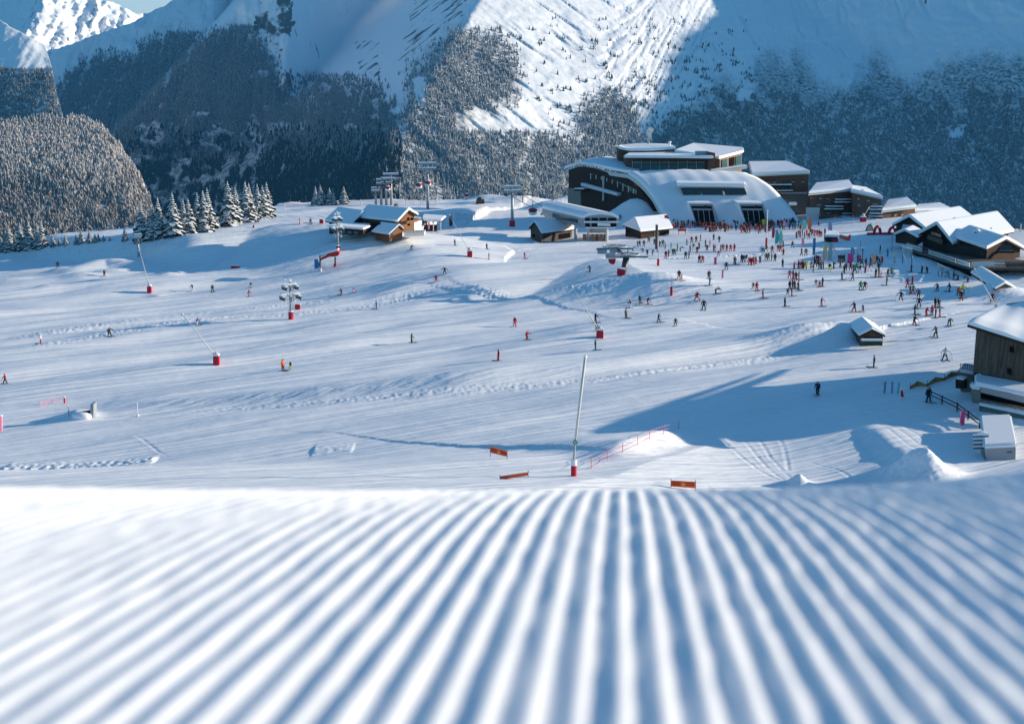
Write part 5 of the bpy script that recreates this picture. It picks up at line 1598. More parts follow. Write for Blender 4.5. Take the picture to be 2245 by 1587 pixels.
frosted_tree(1745, 480, 455, 10, "small frosted bush at the right foot of the curved roof", False, 0.8, 12)
# ================================================================== banners, fences and other small things
def banner(x, y0, y1, w, m, label, kind='feather', cat='banner', group=None):
    """feather flag on a pole; y1 is the foot"""
    g = ground(x, y1); k = depth_at(x, y1) / FPX
    H, Wd = (y1 - y0) * k, w * k
    root = thing('feather_flag' if kind == 'feather' else 'banner', label, cat, g, group=group)
    MB().tube([g + Vector((0, 0, -0.2)), g + Vector((0, 0, H))], 0.05, 6).build('pole', M_STEEL, root)
    P_, n = [], 9
    for i in range(n):
        t = i / (n - 1)
        ww = Wd * (1.0 if kind != 'feather' else (0.55 + 0.75 * math.sin(math.pi * (0.18 + 0.72 * t))))
        P_.append((0.15 * H + t * 0.85 * H, ww))
    mb = MB()
    for (za, wa), (zb_, wb) in zip(P_[:-1], P_[1:]):
        ya, yb = 0.08 * math.sin(za * 1.3), 0.08 * math.sin(zb_ * 1.3)
        mb.prism([g + Vector((0.03, ya, za)), g + Vector((wa, ya + .1, za)), g + Vector((wb, yb + .1, zb_)), g + Vector((0.03, yb, zb_))], (0, 0.03, 0))
    mb.build('cloth', m, root)
    return root
banner(1670, 481, 500, 7, M_YELL, "yellow feather flag standing in the crowd right of the right entrance")
banner(1699, 505, 540, 7, M_TEAL, "turquoise feather flag, left of the mint one in mid square")
banner(1708, 506, 541, 6, M_MINT, "mint green feather flag touching the turquoise one on its right")
banner(1692, 497, 527, 5, M_RED, "red feather flag just left of the turquoise one")
banner(1757, 522, 546, 5, M_LPINK, "pale pink feather flag alone above two dark dressed people")
banner(1815, 487, 520, 7, M_LILAC, "lilac feather flag beside the small snow capped stall")
banner(1804, 536, 575, 8, mat("cream_fabric", (0.62, 0.50, 0.22), 0.6), "tall cream yellow banner behind the yellow jacketed pair", 'flat')
banner(1815, 532, 578, 9, mat("blue_grey_fabric", (0.22, 0.36, 0.40), 0.6), "tall blue grey banner right of the cream one", 'flat')
banner(1826, 537, 572, 3, M_LILAC, "narrow lilac banner right of the blue grey one", 'flat')
banner(1781, 522, 566, 6, M_BLUEF, "slim blue banner left of the cream one", 'flat')
banner(1857, 556, 582, 11, M_PINK, "rounded crimson banner amid the lower crowd")
banner(1865, 543, 565, 7, M_LILAC, "violet feather flag right above the crimson banner")
banner(1879, 542, 562, 6, M_WHITE, "white feather flag right of the violet one")
banner(1911, 557, 585, 7, mat("peach_fabric", (0.80, 0.36, 0.22), 0.6), "peach coloured banner at the right of the lower crowd")
banner(1960, 552, 580, 3, mat("leaf_green_fabric", (0.15, 0.33, 0.08), 0.6), "green slim banner left of the upper display frame", 'flat')
banner(1759, 482, 508, 7, M_MINT, "mint feather flag near the right foot of the curved roof")
banner(1771, 478, 507, 6, mat("coral_fabric", (0.80, 0.14, 0.06), 0.6), "coral feather flag right of the mint one by the curved roof")
banner(1717, 484, 504, 4, M_LPINK, "light pink feather flag in the crowd right of the yellow one")
banner(1456, 472, 512, 9, M_REDB, "red feather flag at the corner of the dark hut")
banner(1565, 564, 584, 6, M_PINK, "magenta upright banner alone on the middle slope", 'flat')
banner(1582, 592, 613, 4, M_PINK, "crimson slim flag below the magenta banner", 'flat')
banner(690, 568, 593, 8, mat("bright_blue_fabric", (0.03, 0.22, 0.50), 0.6), "bright blue flag left of the red gate")
banner(1023, 471, 497, 4, mat("pale_blue_fabric", (0.35, 0.62, 0.75), 0.6), "pale blue upright banner in the shaded snow right of the terrace bar", 'flat')
banner(985, 473, 500, 6, mat("maroon_fabric", (0.10, 0.03, 0.04), 0.6), "dark maroon feather flag right of the terrace bar")
banner(1888, 545, 575, 4, M_BLUEF, "dark blue thin flag in the shade left of the display frames", 'flat')

def pole_thing(name, label, cat, px, pb, pt, r, m, pad=None, group=None):
    g = ground(px, pb); k = depth_at(px, pb) / FPX
    root = thing(name, label, cat, g, group=group)
    MB().tube([g + Vector((0, 0, -0.3)), g + Vector((0, 0, (pb - pt) * k))], r, 8).build('pole', m, root)
    MB().tube([g + Vector((0, 0, (pb - pt) * k)), g + Vector((0, 0, (pb - pt) * k + 0.12))], r * 1.3, 8).build('cap', M_SNOW, root)
    if pad:
        MB().tube([g, g + Vector((0, 0, pad[0]))], pad[1], 10).build('pad', pad[2], root)
    return root
pole_thing('flagpole', "tall white flagpole rising from the crowd at the right entrance", 'flagpole', 1680, 540, 461, 0.12, M_WHITE, (2.2, 0.3, M_RED))
pole_thing('timber_post', "thick grey timber post in front of the dark hut", 'post', 1439, 546, 493, 0.36, M_PLANK)
pole_thing('piste_marker', "red padded post with snow cap on the white mound below the return station", 'piste marker', 1472, 648, 610, 0.06, M_STEEL, (1.8, 0.28, M_RED))
pole_thing('piste_marker', "short red padded post right of the chairlift return", 'piste marker', 1443, 583, 548, 0.06, M_STEEL, (1.6, 0.3, M_RED))
pole_thing('piste_marker', "red marker post at the left hairpin of the service track", 'piste marker', 142, 884, 871, 0.12, M_REDB)
pole_thing('piste_marker', "thin white marker post on the shaded bank by the hairpin", 'piste marker', 302, 912, 884, 0.05, M_WHITE, (0.2, 0.15, M_WHITE))
pole_thing('piste_marker', "small grey marker post beside the hole in the hairpin bank", 'piste marker', 151, 911, 889, 0.06, M_STEEL)
pole_thing('piste_marker', "red marker post behind the ticket hut roof", 'piste marker', 1911, 727, 702, 0.07, M_REDB)
pole_thing('piste_marker', "red post on the upper left slope above the gate", 'piste marker', 657, 493, 477, 0.12, M_REDB)
pole_thing('piste_marker', "thin dark pole standing in the shade left of the restaurant porch", 'piste marker', 1955, 552, 512, 0.06, M_DSTEEL)
pole_thing('piste_marker', "thin dark pole in front of the orange wall banner", 'piste marker', 1886, 550, 526, 0.06, M_DSTEEL)

def orange_sign(pts, D, label, foot, marks=True):
    root = thing('warning_sign', label, 'sign', W(pts[0][0], foot, D), group="orange warning signs on the near slope")
    face_px(pts, D, (0, 0.05, 0), 'panel', M_ORANGE, root)
    (x0, y0), (x1, y1), (x2, y2), (x3, y3) = pts
    def q(u, v):
        return (x0 + (x1 - x0) * u + (x3 - x0) * v, y0 + (y1 - y0) * u + (y3 - y0) * v)
    if marks:
        mb = MB()
        for a, b in ((0.06, 0.38), (0.62, 0.95)):
            for v0, v1 in ((0.24, 0.40), (0.58, 0.72)):
                n = 6
                for i in range(n):
                    u0, u1 = a + (b - a) * i / n, a + (b - a) * (i + 0.72) / n
                    mb.prism(poly([q(u0, v0), q(u1, v0), q(u1, v1), q(u0, v1)], D - 0.03), (0, 0.02, 0))
        mb.build('lettering', mat("dark_red_print", (0.30, 0.015, 0.01), 0.6), root)
        MB().prism(poly([q(0.5, 0.25), q(0.57, 0.75), q(0.43, 0.75)], D - 0.03), (0, 0.02, 0)).build('triangle_symbol', M_YELL, root)
    for p, pt in ((pts[0], pts[3]), (pts[1], pts[2])):
        MB().tube([W(p[0], p[1] - 4, D + 0.08), W(p[0], pt[1] + (foot - max(y2, y3)), D + 0.08)], 0.035, 6).build('post', M_DSTEEL, root)
orange_sign([(1075, 979), (1112, 989), (1112, 1001), (1075, 992)], depth_at(1093, 1006), "orange warning panel with small symbol, highest of the three", 1010)
orange_sign([(1096, 1044), (1158, 1035), (1158, 1042), (1096, 1052)], depth_at(1127, 1050), "half buried orange net panel left of the tall lance foot", 1056, False)
orange_sign([(1471, 1053), (1525, 1056), (1525, 1070), (1471, 1066)], depth_at(1498, 1072), "orange warning panel nearest the foreground ridges, right of the tall lance", 1076)

def net_fence(label, pts, h, post_m, net_m, name='net_fence', every=1.0, r=0.03, hb=0.15, wires=3):
    """posts on the ground joined by thin strands of netting"""
    G = [ground(*p) for p in pts]
    root = thing(name, label, 'fence', G[0])
    for g in G:
        MB().tube([g + Vector((0, 0, -0.2)), g + Vector((0, 0, h))], r, 6).build('post', post_m, root)
    mb = MB()
    for a, b in zip(G[:-1], G[1:]):
        for i in range(wires):
            z = hb + (h * 0.85 - hb) * i / max(1, wires - 1)
            mb.tube([a + Vector((0, 0, z)), b + Vector((0, 0, z))], 0.016, 4)
    mb.build('netting', net_m, root)
net_fence("red slalom net on thin poles climbing right from the tall lance", [(1296, 1028), (1331, 1008), (1365, 992), (1398, 976), (1424, 962), (1455, 952), (1488, 940)], 1.1, M_REDB, M_LPINK)
net_fence("faint pink net curving around the left hairpin", [(88, 893), (103, 888), (120, 884), (140, 882)], 0.9, M_LPINK, M_LPINK, wires=5)
net_fence("long thin pole fence along the far left plateau edge", [(30 + 24 * i, np.interp(30 + 24 * i, [30, 250, 450, 600], [566, 549, 527, 506])) for i in range(24)], 1.4, M_STEEL, M_STEEL, wires=2)
net_fence("dark red safety net with white padded posts along the plateau edge behind the chalet", [(624, 459), (657, 453), (708, 450), (791, 450), (826, 450), (890, 450), (923, 450), (957, 450)], 2.4, M_TRIM, M_RNET, r=0.16, wires=9)
net_fence("thin dark pole fence in front of the brown apartments", [(1790, 490), (1830, 489), (1870, 489), (1905, 489), (1935, 490)], 2.6, M_STEEL, M_STEEL, wires=2)
net_fence("red safety net with padded posts far right behind the restaurant", [(2200, 508), (2205, 508), (2237, 509), (2290, 512)], 2.2, M_TRIM, M_RNET, r=0.16, wires=8)

def red_gate():
    D = depth_at(722, 590)
    root = thing('start_gate', "red and white snow covered gate spanning two legs on the left slope", 'gate', ground(722, 590))
    MB().prism(poly([(698, 560), (722, 553), (742, 548), (744, 559), (736, 563), (722, 563), (702, 572)], D), (0, 2.2, 0)).build('red_beam', M_REDB, root, bevel=0.2)
    MB().prism(poly([(699, 557), (722, 550), (742, 545.5), (742, 550), (722, 555), (701, 562)], D - 0.3), (0, 2.6, 0)).build('snow', M_SNOW, root, bevel=0.2)
    MB().prism(poly([(702, 563), (717, 557), (715, 560), (703, 566)], D - 0.35), (0, 0.2, 0)).build('white_panel', M_WHITE, root)
    for x, y in ((702, 595), (735, 585)):
        g = ground(x, y)
        MB().tube([g, W(x, 564, D + 0.8)], 0.22, 8).build('leg', M_DSTEEL, root)
        MB().tube([g, g + Vector((0, 0, 0.8))], 0.4, 8).build('foot_pad', M_RED if x > 720 else M_TRIM, root)
red_gate()
def red_panel(x0, y0, x1, y1, label, m=None):
    D = depth_at((x0 + x1) / 2, y1); g = ground((x0 + x1) / 2, y1)
    root = thing('crash_pad', label, 'crash pad', g)
    face_px([(x0, y0), (x1, y0 + 1), (x1, y1), (x0, y1)], D, (0, 0.5, 0), 'pad', m or M_REDB, root, bevel=0.12)
    face_px([(x0, y0 - 1.2), (x1, y0 - 0.2), (x1, y0 + 1), (x0, y0)], D - 0.05, (0, 0.6, 0), 'snow', M_SNOW, root)
red_panel(700, 481, 709, 491, "square red crash pad on the shaded slope left of the chalet")
red_panel(506, 583, 526, 589, "flat red pad lying alone on the left slope")
red_panel(2102, 652, 2116, 655, "flat red pad lying on the snow left of the barn roof")
red_panel(1040, 455, 1066, 446, "small brown box on the snow bank of the plateau edge", M_BROWN) if False else None
red_panel(-6, 912, 3, 946, "pink and red padded post cut by the left picture edge", M_LPINK)

red_panel(646, 667, 658, 679, "small red pad standing just right of the rime covered pylon's foot")
def stall():
    D = depth_at(1830, 531); g = ground(1830, 531)
    root = thing('market_stall', "small snow capped stall with red counter beside the lilac flag", 'stall', g)
    face_px([(1811, 518), (1837, 519), (1837, 532), (1811, 530)], D, (0, 2.5, 0), 'body', M_DARKWOOD, root)
    face_px([(1824, 523), (1838, 524), (1838, 531), (1824, 530)], D - 0.2, (0, 0.5, 0), 'counter', M_RED, root)
    MB().prism([W(1807, 520, D - 1), W(1841, 521, D - 1), W(1838, 512, D + 3), W(1812, 509, D + 3)], (0, 0, 0.6)).build('roof_snow', M_SNOW, root, bevel=0.2)
stall()
def orange_wall():
    D = depth_at(1852, 528); g = ground(1852, 528)
    root = thing('wall_banner', "orange wall banner with a slanted end post near the stall", 'banner', g)
    face_px([(1840, 514), (1862, 520), (1862, 530), (1840, 522)], D, (0, 0.4, 0), 'panel', mat("coral_panel", (0.80, 0.17, 0.10), 0.6), root)
    face_px([(1861, 516), (1866, 515), (1862, 534), (1857, 534)], D - 0.2, (0, 0.4, 0), 'end_post', M_ORANGE, root)
orange_wall()
def kids():
    D = depth_at(1906, 507); g = ground(1906, 507); k = D / FPX
    root = thing('play_tunnel', "grey green round play tunnel in the children's area", 'play tunnel', g)
    pts = [g + Vector((math.cos(a) * 9 * k, 0, math.sin(a) * 17 * k - 0.2)) for a in np.linspace(0, math.pi, 12)]
    pts2 = [g + Vector((math.cos(a) * 6 * k, 0, math.sin(a) * 13 * k - 0.2)) for a in np.linspace(math.pi, 0, 12)]
    MB().prism(pts + pts2, (1.2, 2.8, 0)).build('shell', mat("tunnel_fabric", (0.12, 0.20, 0.17), 0.7, 0.4, 1.0), root)
    MB().prism(pts2, (0.1, 0.2, 0)).build('opening', M_GREY, root)
    for (x, w, h, lb) in ((1923, 14, 17, "red play arch right of the round tunnel"), (1956, 15, 15, "red play arch nearest the restaurant porch")):
        g = ground(x, 514); k = depth_at(x, 514) / FPX
        r = thing('play_arch', lb, 'play arch', g)
        MB().tube([g + Vector((math.cos(a) * w / 2 * k, 0, math.sin(a) * h * k)) for a in np.linspace(0, math.pi, 11)], 0.42, 8).build('arch', M_REDB, r, smooth=True)
        for s in (-1, 1):
            MB().tube([g + Vector((s * w / 2 * k, 0, -0.2)), g + Vector((s * w / 2 * k, 0, 0.35))], 0.5, 8).build('foot', M_REDB, r)
    D = depth_at(1930, 516); g = ground(1930, 516)
    tag(MB().prism([ground(1900, 516) + Vector((0, 0, .1)), ground(1962, 515) + Vector((0, 0, .1)), ground(1962, 513) + Vector((0, 0, .1)), ground(1900, 513.5) + Vector((0, 0, .1))], (0, 0, 0.35)).build('padded_border', M_RED, loc=g), "long red padded border lying before the play arches", 'crash pad')
kids()
def display(px0, y0, px1, y1, yb0, yb1, label):
    D = depth_at((px0 + px1) / 2, (yb0 + yb1) / 2); g = ground((px0 + px1) / 2, (yb0 + yb1) / 2)
    root = thing('display_frame', label, 'display frame', g)
    s = (y1 - y0) / (px1 - px0)
    face_px([(px0, y0), (px1, y1), (px1, y1 + 15), (px0, y0 + 15)], D, (0, 0.15, 0), 'board', M_TRIM, root)
    for i in range(4):
        a = px0 + 2 + i * (px1 - px0 - 2) / 4
        b = a + (px1 - px0) / 4 - 2
        face_px([(a, y0 + s * (a - px0) + 2.5), (b, y0 + s * (b - px0) + 2.5), (b, y0 + s * (b - px0) + 12.5), (a, y0 + s * (a - px0) + 12.5)], D - 0.05, (0, 0.03, 0), 'panel', mat("display_blue", (0.20, 0.36, 0.42), 0.4, 0.4, 1.5) if i % 2 else mat("display_grey", (0.42, 0.46, 0.50), 0.4), root)
    face_px([(px0 - 0.5, y0 - 1.5), (px1 + 0.5, y1 - 1.5), (px1 + 0.5, y1), (px0 - 0.5, y0)], D - 0.1, (0, 0.4, 0), 'snow', M_SNOW, root)
    for x, yb in ((px0 + 1, yb0), (px1 - 1, yb1)):
        MB().tube([W(x, y0 + s * (x - px0) + 8, D + 0.2), ground(x, yb)], 0.09, 6).build('leg', M_DSTEEL, root)
        MB().tube([W(x, y0 + s * (x - px0) + 14, D + 0.2), ground(x + 12, yb + 3)], 0.09, 6).build('brace', M_WHITE, root)
display(1978, 541, 2000, 547, 577, 582, "upper blue display frame on slanted legs below the deck")
display(2056, 578, 2082, 591, 604, 611, "lower blue display frame on slanted legs near the deck corner")
def buried_hut():
    D = depth_at(2207, 636)
    zb_ = ground(2207, 636).z - 0.3
    root = thing('buried_hut', "low hut buried under snow with only its small wooden gable showing", 'hut', ground(2207, 636))
    eL, pk, eR = W(2182, 634, D - 1), W(2204, 622, D), W(2226, 633, D + 2)
    bk = W(2150, 598, D + 22) - pk; bk.z = 0.0
    gable(root, eL, pk, eR, bk, zb_, M_BROWNL, over=0.5, snow=0.5)
buried_hut()
def rail_fence():
    P_ = [(2035, 872), (2065, 886), (2098, 902), (2122, 920), (2148, 940)]
    G = [ground(*p) for p in P_]
    root = thing('rail_fence', "dark two rail wooden fence running down to the barn", 'fence', G[0])
    for g in G:
        MB().box(g + Vector((0, 0, 0.45)), (0.14, 0.14, 1.3)).build('post', M_DARKWOOD, root)
    for z in (0.5, 0.95):
        MB().tube([g + Vector((0, 0, z)) for g in G], 0.07, 6).build('rail', M_DARKWOOD, root)
rail_fence()
banner(2104, 899, 938, 11, M_PINK, "magenta banner with snow cap at the wooden rail fence", 'flat')
def rope_net():
    P_ = [(1995, 853), (2012, 846), (2032, 848), (2050, 838), (2070, 834), (2085, 826), (2102, 822)]
    G = [ground(*p) for p in P_]
    root = thing('yellow_net_fence', "sagging yellow net fence leading to the barn terrace", 'fence', G[0])
    mb = MB()
    for i, (a, b) in enumerate(zip(G[:-1], G[1:])):
        h0, h1 = 0.35 + 0.35 * (i % 2), 0.35 + 0.35 * ((i + 1) % 2)
        mb.prism([a, b, b + Vector((0, 0, h1)), a + Vector((0, 0, h0))], (0, 0.06, 0))
    mb.build('net', M_ROPE, root)
    for g in G[::2]:
        MB().tube([g, g + Vector((0, 0, 0.9))], 0.04, 5).build('post', M_DARKWOOD, root)
rope_net()
def signpost():
    D = depth_at(2152, 992); g = ground(2152, 992)
    root = thing('direction_sign', "white four plank direction sign on two posts beside the trailer", 'sign', g)
    for i in range(4):
        y = 952 + i * 8.6
        pl_ = face_px([(2134, y + 1), (2168, y), (2168, y + 5.5), (2134, y + 6.5)], D, (0, 0.1, 0), 'plank', mat("teal_plank", (0.03, 0.12, 0.14), 0.6), root)
        face_px([(2134, y - 0.6), (2168, y - 1.6), (2168, y + 2.4), (2134, y + 3.4)], D - 0.05, (0, 0.16, 0), 'snow', M_SNOW, pl_)
    MB().prism(poly([(2140, 951), (2152, 945), (2166, 950)], D - 0.05), (0, 0.3, 0)).build('snow_cap', M_SNOW, root)
    for x in (2147, 2156):
        MB().tube([W(x, 955, D + 0.15), W(x, 994, D + 0.15)], 0.11, 8).build('post', M_WHITE, root)
signpost()
def trailer():
    D = depth_at(2190, 1008)
    root = thing('covered_trailer', "white box trailer under a thick snow cover at the barn corner", 'trailer', ground(2190, 1008))
    ft = [(2158, 983), (2227, 980), (2226, 1022), (2162, 1010)]
    bkv = W(2182, 914, D + 13) - W(2192, 981, D)
    bkv.z = 0
    MB().prism(poly(ft, D), bkv).build('body', M_GREY, root)
    q = poly([(2155, 985), (2230, 981)], D - 0.2)
    MB().prism([q[0], q[1], q[1] + bkv, q[0] + bkv * 1.02], (0, 0, 0.55)).build('snow', M_SNOW, root, bevel=0.22)
    face_px([(2208, 990), (2218, 989), (2218, 991), (2208, 992)], D, (0, -0.05, 0), 'vent', M_BLACK, root)
    face_px([(2152, 986), (2158, 984), (2162, 1010), (2154, 1004)], lerpD(2152, D + 2, 2160, D), (0, 0.2, 0), 'side_panel', M_TEALGL, root)
trailer()
def ski_pair(x, y, label, m, lean=0.1):
    g = ground(x, y)
    root = thing('planted_skis', label, 'skis', g)
    for s in (-0.08, 0.08):
        MB().prism([g + Vector((s, 0, -.2)), g + Vector((s + .1, 0, -.2)), g + Vector((s + .1 + lean, .1, 1.5)), g + Vector((s + .05 + lean, .05, 1.62)), g + Vector((s + lean, .1, 1.5))], (0, 0.03, 0)).build('ski', m, root)
ski_pair(1938, 862, "leftmost skis planted upright in the shaded snow near the barn", M_DSTEEL)
ski_pair(1955, 862, "blue skis planted in the snow, middle of three", M_BLUEF, 0.0)
ski_pair(1968, 864, "tallest blue skis planted beside the red and white sledge", M_TEAL, 0.05)
def sledge():
    g = ground(1978, 875)
    root = thing('rescue_sledge', "red and white sledge leaning in the snow beside planted skis", 'sledge', g)
    MB().prism([g + Vector((-.3, 0, 0)), g + Vector((.35, 0, 0.0)), g + Vector((.1, .1, 1.5)), g + Vector((-.35, .1, 1.4))], (0, 0.2, 0)).build('hull', M_WHITE, root, bevel=0.06)
    MB().prism([g + Vector((-.2, -.03, .3)), g + Vector((.2, -.03, .3)), g + Vector((.0, .05, 1.2)), g + Vector((-.25, .05, 1.1))], (0, 0.03, 0)).build('red_cover', M_RED, root)
sledge()
def hollow():
    D = depth_at(190, 912)
    g = ground(190, 912)
    root = thing('culvert', "dark culvert mouth with steel end plate in the hairpin bank", 'culvert', g)
    face_px([(198, 886), (205, 886), (205, 915), (198, 915)], D - 0.5, (0, 1.5, 0), 'end_plate', M_STEEL, root)
    face_px([(170, 905), (199, 902), (199, 914), (175, 913)], D + 0.3, (0, 1.0, 0), 'mouth', M_VOID, root)
    MB().ell(g + Vector((-0.5, -0.6, 0.1)), (1.4, 0.8, 0.6), 12, 6).build('snow', M_SNOW, root, smooth=True)
hollow()
def red_table():
    D = depth_at(1495, 515); g = ground(1495, 515)
    root = thing('crowd_gazebo', "red low canopy table in front of the left crowd", 'canopy', g)
    MB().prism(poly([(1486, 503), (1505, 503), (1504, 507), (1487, 507)], D), (0, 1.5, 0)).build('canopy', M_REDB, root)
    for x in (1488, 1503):
        MB().tube([W(x, 506, D + .3), W(x, 515, D + .3)], 0.1, 6).build('leg', M_RED, root)
red_table()
def ring():
    g = ground(1672, 552); k = depth_at(1672, 552) / FPX
    c = g + Vector((0, 0, 5 * k))
    root = thing('snow_tube', "white inflatable ring standing upright in the crowd", 'snow tube', g)
    pts = [c + Vector((math.cos(a) * 5 * k, 0.2 * math.sin(a), math.sin(a) * 5 * k)) for a in np.linspace(0, 2 * math.pi, 21)]
    MB().tube(pts, 0.32, 8).build('ring', M_WHITE, root, smooth=True)
    MB().tube([c + Vector((0, 0.05, 0)), c + Vector((0, 0.15, 0))], 3.5 * k, 14).build('centre', M_BLUEF, root)
ring()
def groomer():
    g = ground(1054, 448); D = depth_at(1054, 448); 
    root = thing('snow_groomer', "small brown machine parked on the bright snow bank at the plateau edge", 'snow groomer', g)
    c = W(1053, 439, D)
    MB().box(c + Vector((0, 0, -0.3)), (3.0, 2.0, 1.3), 0.2).build('body', M_BROWN, root, bevel=0.1)
    MB().box(c + Vector((-0.4, 0, 0.7)), (1.6, 1.7, 1.0), 0.2, taper=0.85).build('cab', M_GLASS, root)
    for s in (-0.8, 0.8):
        MB().box(c + Vector((0, s, -1.1)), (3.4, 0.5, 0.6), 0.2).build('track', M_BLACK, root, bevel=0.15)
groomer()
def chimney_smoke():
    c = W(1422, 300, 545 * 0.958)
    mb = MB()
    rs = random.Random(4)
    for i in range(9):
        t = i / 8
        mb.ell(c + Vector((rs.uniform(-.5, .5) + 0.4 * t, rs.uniform(-.4, .4), -2.2 + 4.6 * t)), (0.45 + 0.75 * t,) * 2 + (0.5 + 0.6 * t,), 10, 7)
    m = bpy.data.materials.new("thin_smoke")
    m.use_nodes = True
    nt = m.node_tree; nt.nodes.clear()
    o = nt.nodes.new("ShaderNodeOutputMaterial"); v = nt.nodes.new("ShaderNodeVolumePrincipled")
    v.inputs["Color"].default_value = (0.95, 0.95, 0.95, 1); v.inputs["Density"].default_value = 0.35
    nt.links.new(v.outputs[0], o.inputs["Volume"])
    tag(mb.build('chimney_smoke', m, loc=c, smooth=True), "small white puff of smoke above the resort roof", 'smoke', kind='stuff')
chimney_smoke()
# ================================================================== people
SKEL = {  # joint: (parent, radius, slot)   slots: 0 jacket 1 trousers 2 helmet 3 skin 4 boots and gloves
    'pelvis': (None, 0.155, 1), 'belly': ('pelvis', 0.155, 0), 'chest': ('belly', 0.175, 0), 'neck': ('chest', 0.075, 3), 'head': ('neck', 0.105, 3), 'crown': ('head', 0.112, 2),
    'sh_l': ('chest', 0.10, 0), 'el_l': ('sh_l', 0.072, 0), 'wr_l': ('el_l', 0.058, 0), 'ha_l': ('wr_l', 0.052, 4), 'th_l': ('wr_l', 0.025, 4),
    'sh_r': ('chest', 0.10, 0), 'el_r': ('sh_r', 0.072, 0), 'wr_r': ('el_r', 0.058, 0), 'ha_r': ('wr_r', 0.052, 4), 'th_r': ('wr_r', 0.025, 4),
    'hip_l': ('pelvis', 0.12, 1), 'kn_l': ('hip_l', 0.092, 1), 'an_l': ('kn_l', 0.085, 1), 'toe_l': ('an_l', 0.075, 4),
    'hip_r': ('pelvis', 0.12, 1), 'kn_r': ('hip_r', 0.092, 1), 'an_r': ('kn_r', 0.085, 1), 'toe_r': ('an_r', 0.075, 4)}
def pose(lean=0.0, knee=0.05, wide=0.14, arm=(0.0, 0.12), fore=0.1, stride=0.0, drop=0.0, twist=0.0):
    """figure facing -Y; lean forward, knees bent, feet apart, arms swung forward"""
    z0 = 0.92 - knee * 0.75 - drop
    J = {'pelvis': (0, 0.10 * (knee > 0.1), z0)}
    f = lambda h: (0.0, -math.sin(lean) * h + J['pelvis'][1], z0 + math.cos(lean) * h)
    J['belly'] = f(0.22); J['chest'] = f(0.44); J['neck'] = f(0.60)
    n = f(0.60)
    J['head'] = (0, n[1] - 0.03 - 0.03 * math.sin(lean), n[2] + 0.11); J['crown'] = (0, J['head'][1] + 0.01, J['head'][2] + 0.10)
    for s, q in ((-1, 'l'), (1, 'r')):
        c = f(0.50)
        J['sh_' + q] = (s * 0.20, c[1], c[2])
        a = arm[0] + s * twist
        e = (s * (0.22 + arm[1]), c[1] - 0.27 * math.sin(a) , c[2] - 0.27 * math.cos(a))
        J['el_' + q] = e
        J['wr_' + q] = (s * (0.22 + arm[1] * 1.3), e[1] - 0.24 * math.sin(a + fore), e[2] - 0.24 * math.cos(a + fore))
        w = J['wr_' + q]
        J['ha_' + q] = (w[0], w[1] - 0.09 * math.sin(a + fore), w[2] - 0.09 * math.cos(a + fore))
        J['th_' + q] = (w[0] - s * 0.05, w[1] - 0.05, w[2] - 0.02)
        st = s * stride
        J['hip_' + q] = (s * 0.11, J['pelvis'][1], z0 - 0.08)
        J['kn_' + q] = (s * (0.11 + wide * 0.5), J['pelvis'][1] - knee * 0.9 - st * 0.4, (z0 - 0.08 + 0.12) / 2 + 0.05)
        J['an_' + q] = (s * (0.10 + wide), J['pelvis'][1] * 0.3 - st * 0.8, 0.12)
        J['toe_' + q] = (s * (0.10 + wide), J['pelvis'][1] * 0.3 - 0.17 - st * 0.8, 0.06)
    return J
POSES = {'standing': pose(), 'skiing': pose(0.38, 0.22, 0.10, (0.55, 0.12), 0.7), 'snowplough': pose(0.22, 0.14, 0.34, (0.35, 0.16), 0.6), 'bending': pose(1.15, 0.12, 0.10, (1.15, 0.05), 0.1),
         'walking': pose(0.06, 0.06, 0.05, (0.15, 0.08), 0.3, 0.30, 0.03, 0.35), 'arms_out': pose(0.10, 0.08, 0.22, (0.45, 0.32), 0.3)}
POSE_WORD = {'standing': 'standing', 'skiing': 'skiing', 'snowplough': 'skiing with legs apart', 'bending': 'bending over', 'walking': 'walking', 'arms_out': 'holding poles out'}
COL = {'black': (0.012, 0.013, 0.016), 'navy': (0.015, 0.028, 0.07), 'red': (0.42, 0.012, 0.018), 'dark_red': (0.16, 0.01, 0.015), 'orange': (0.72, 0.13, 0.02), 'grey': (0.09, 0.095, 0.10), 'white': (0.70, 0.70, 0.70), 'green': (0.03, 0.22, 0.06), 'teal': (0.02, 0.17, 0.18),
       'pink': (0.62, 0.06, 0.20), 'yellow': (0.60, 0.62, 0.03), 'blue': (0.02, 0.12, 0.36), 'brown': (0.08, 0.045, 0.03)}
CM = {k: mat(k + "_clothing", v, 0.75, 0.15, 6.0) for k, v in COL.items()}
M_SKIN = mat("skin", (0.50, 0.30, 0.22), 0.6)
M_SKI = mat("ski_top", (0.22, 0.20, 0.22), 0.4, 0.6, 1.5)
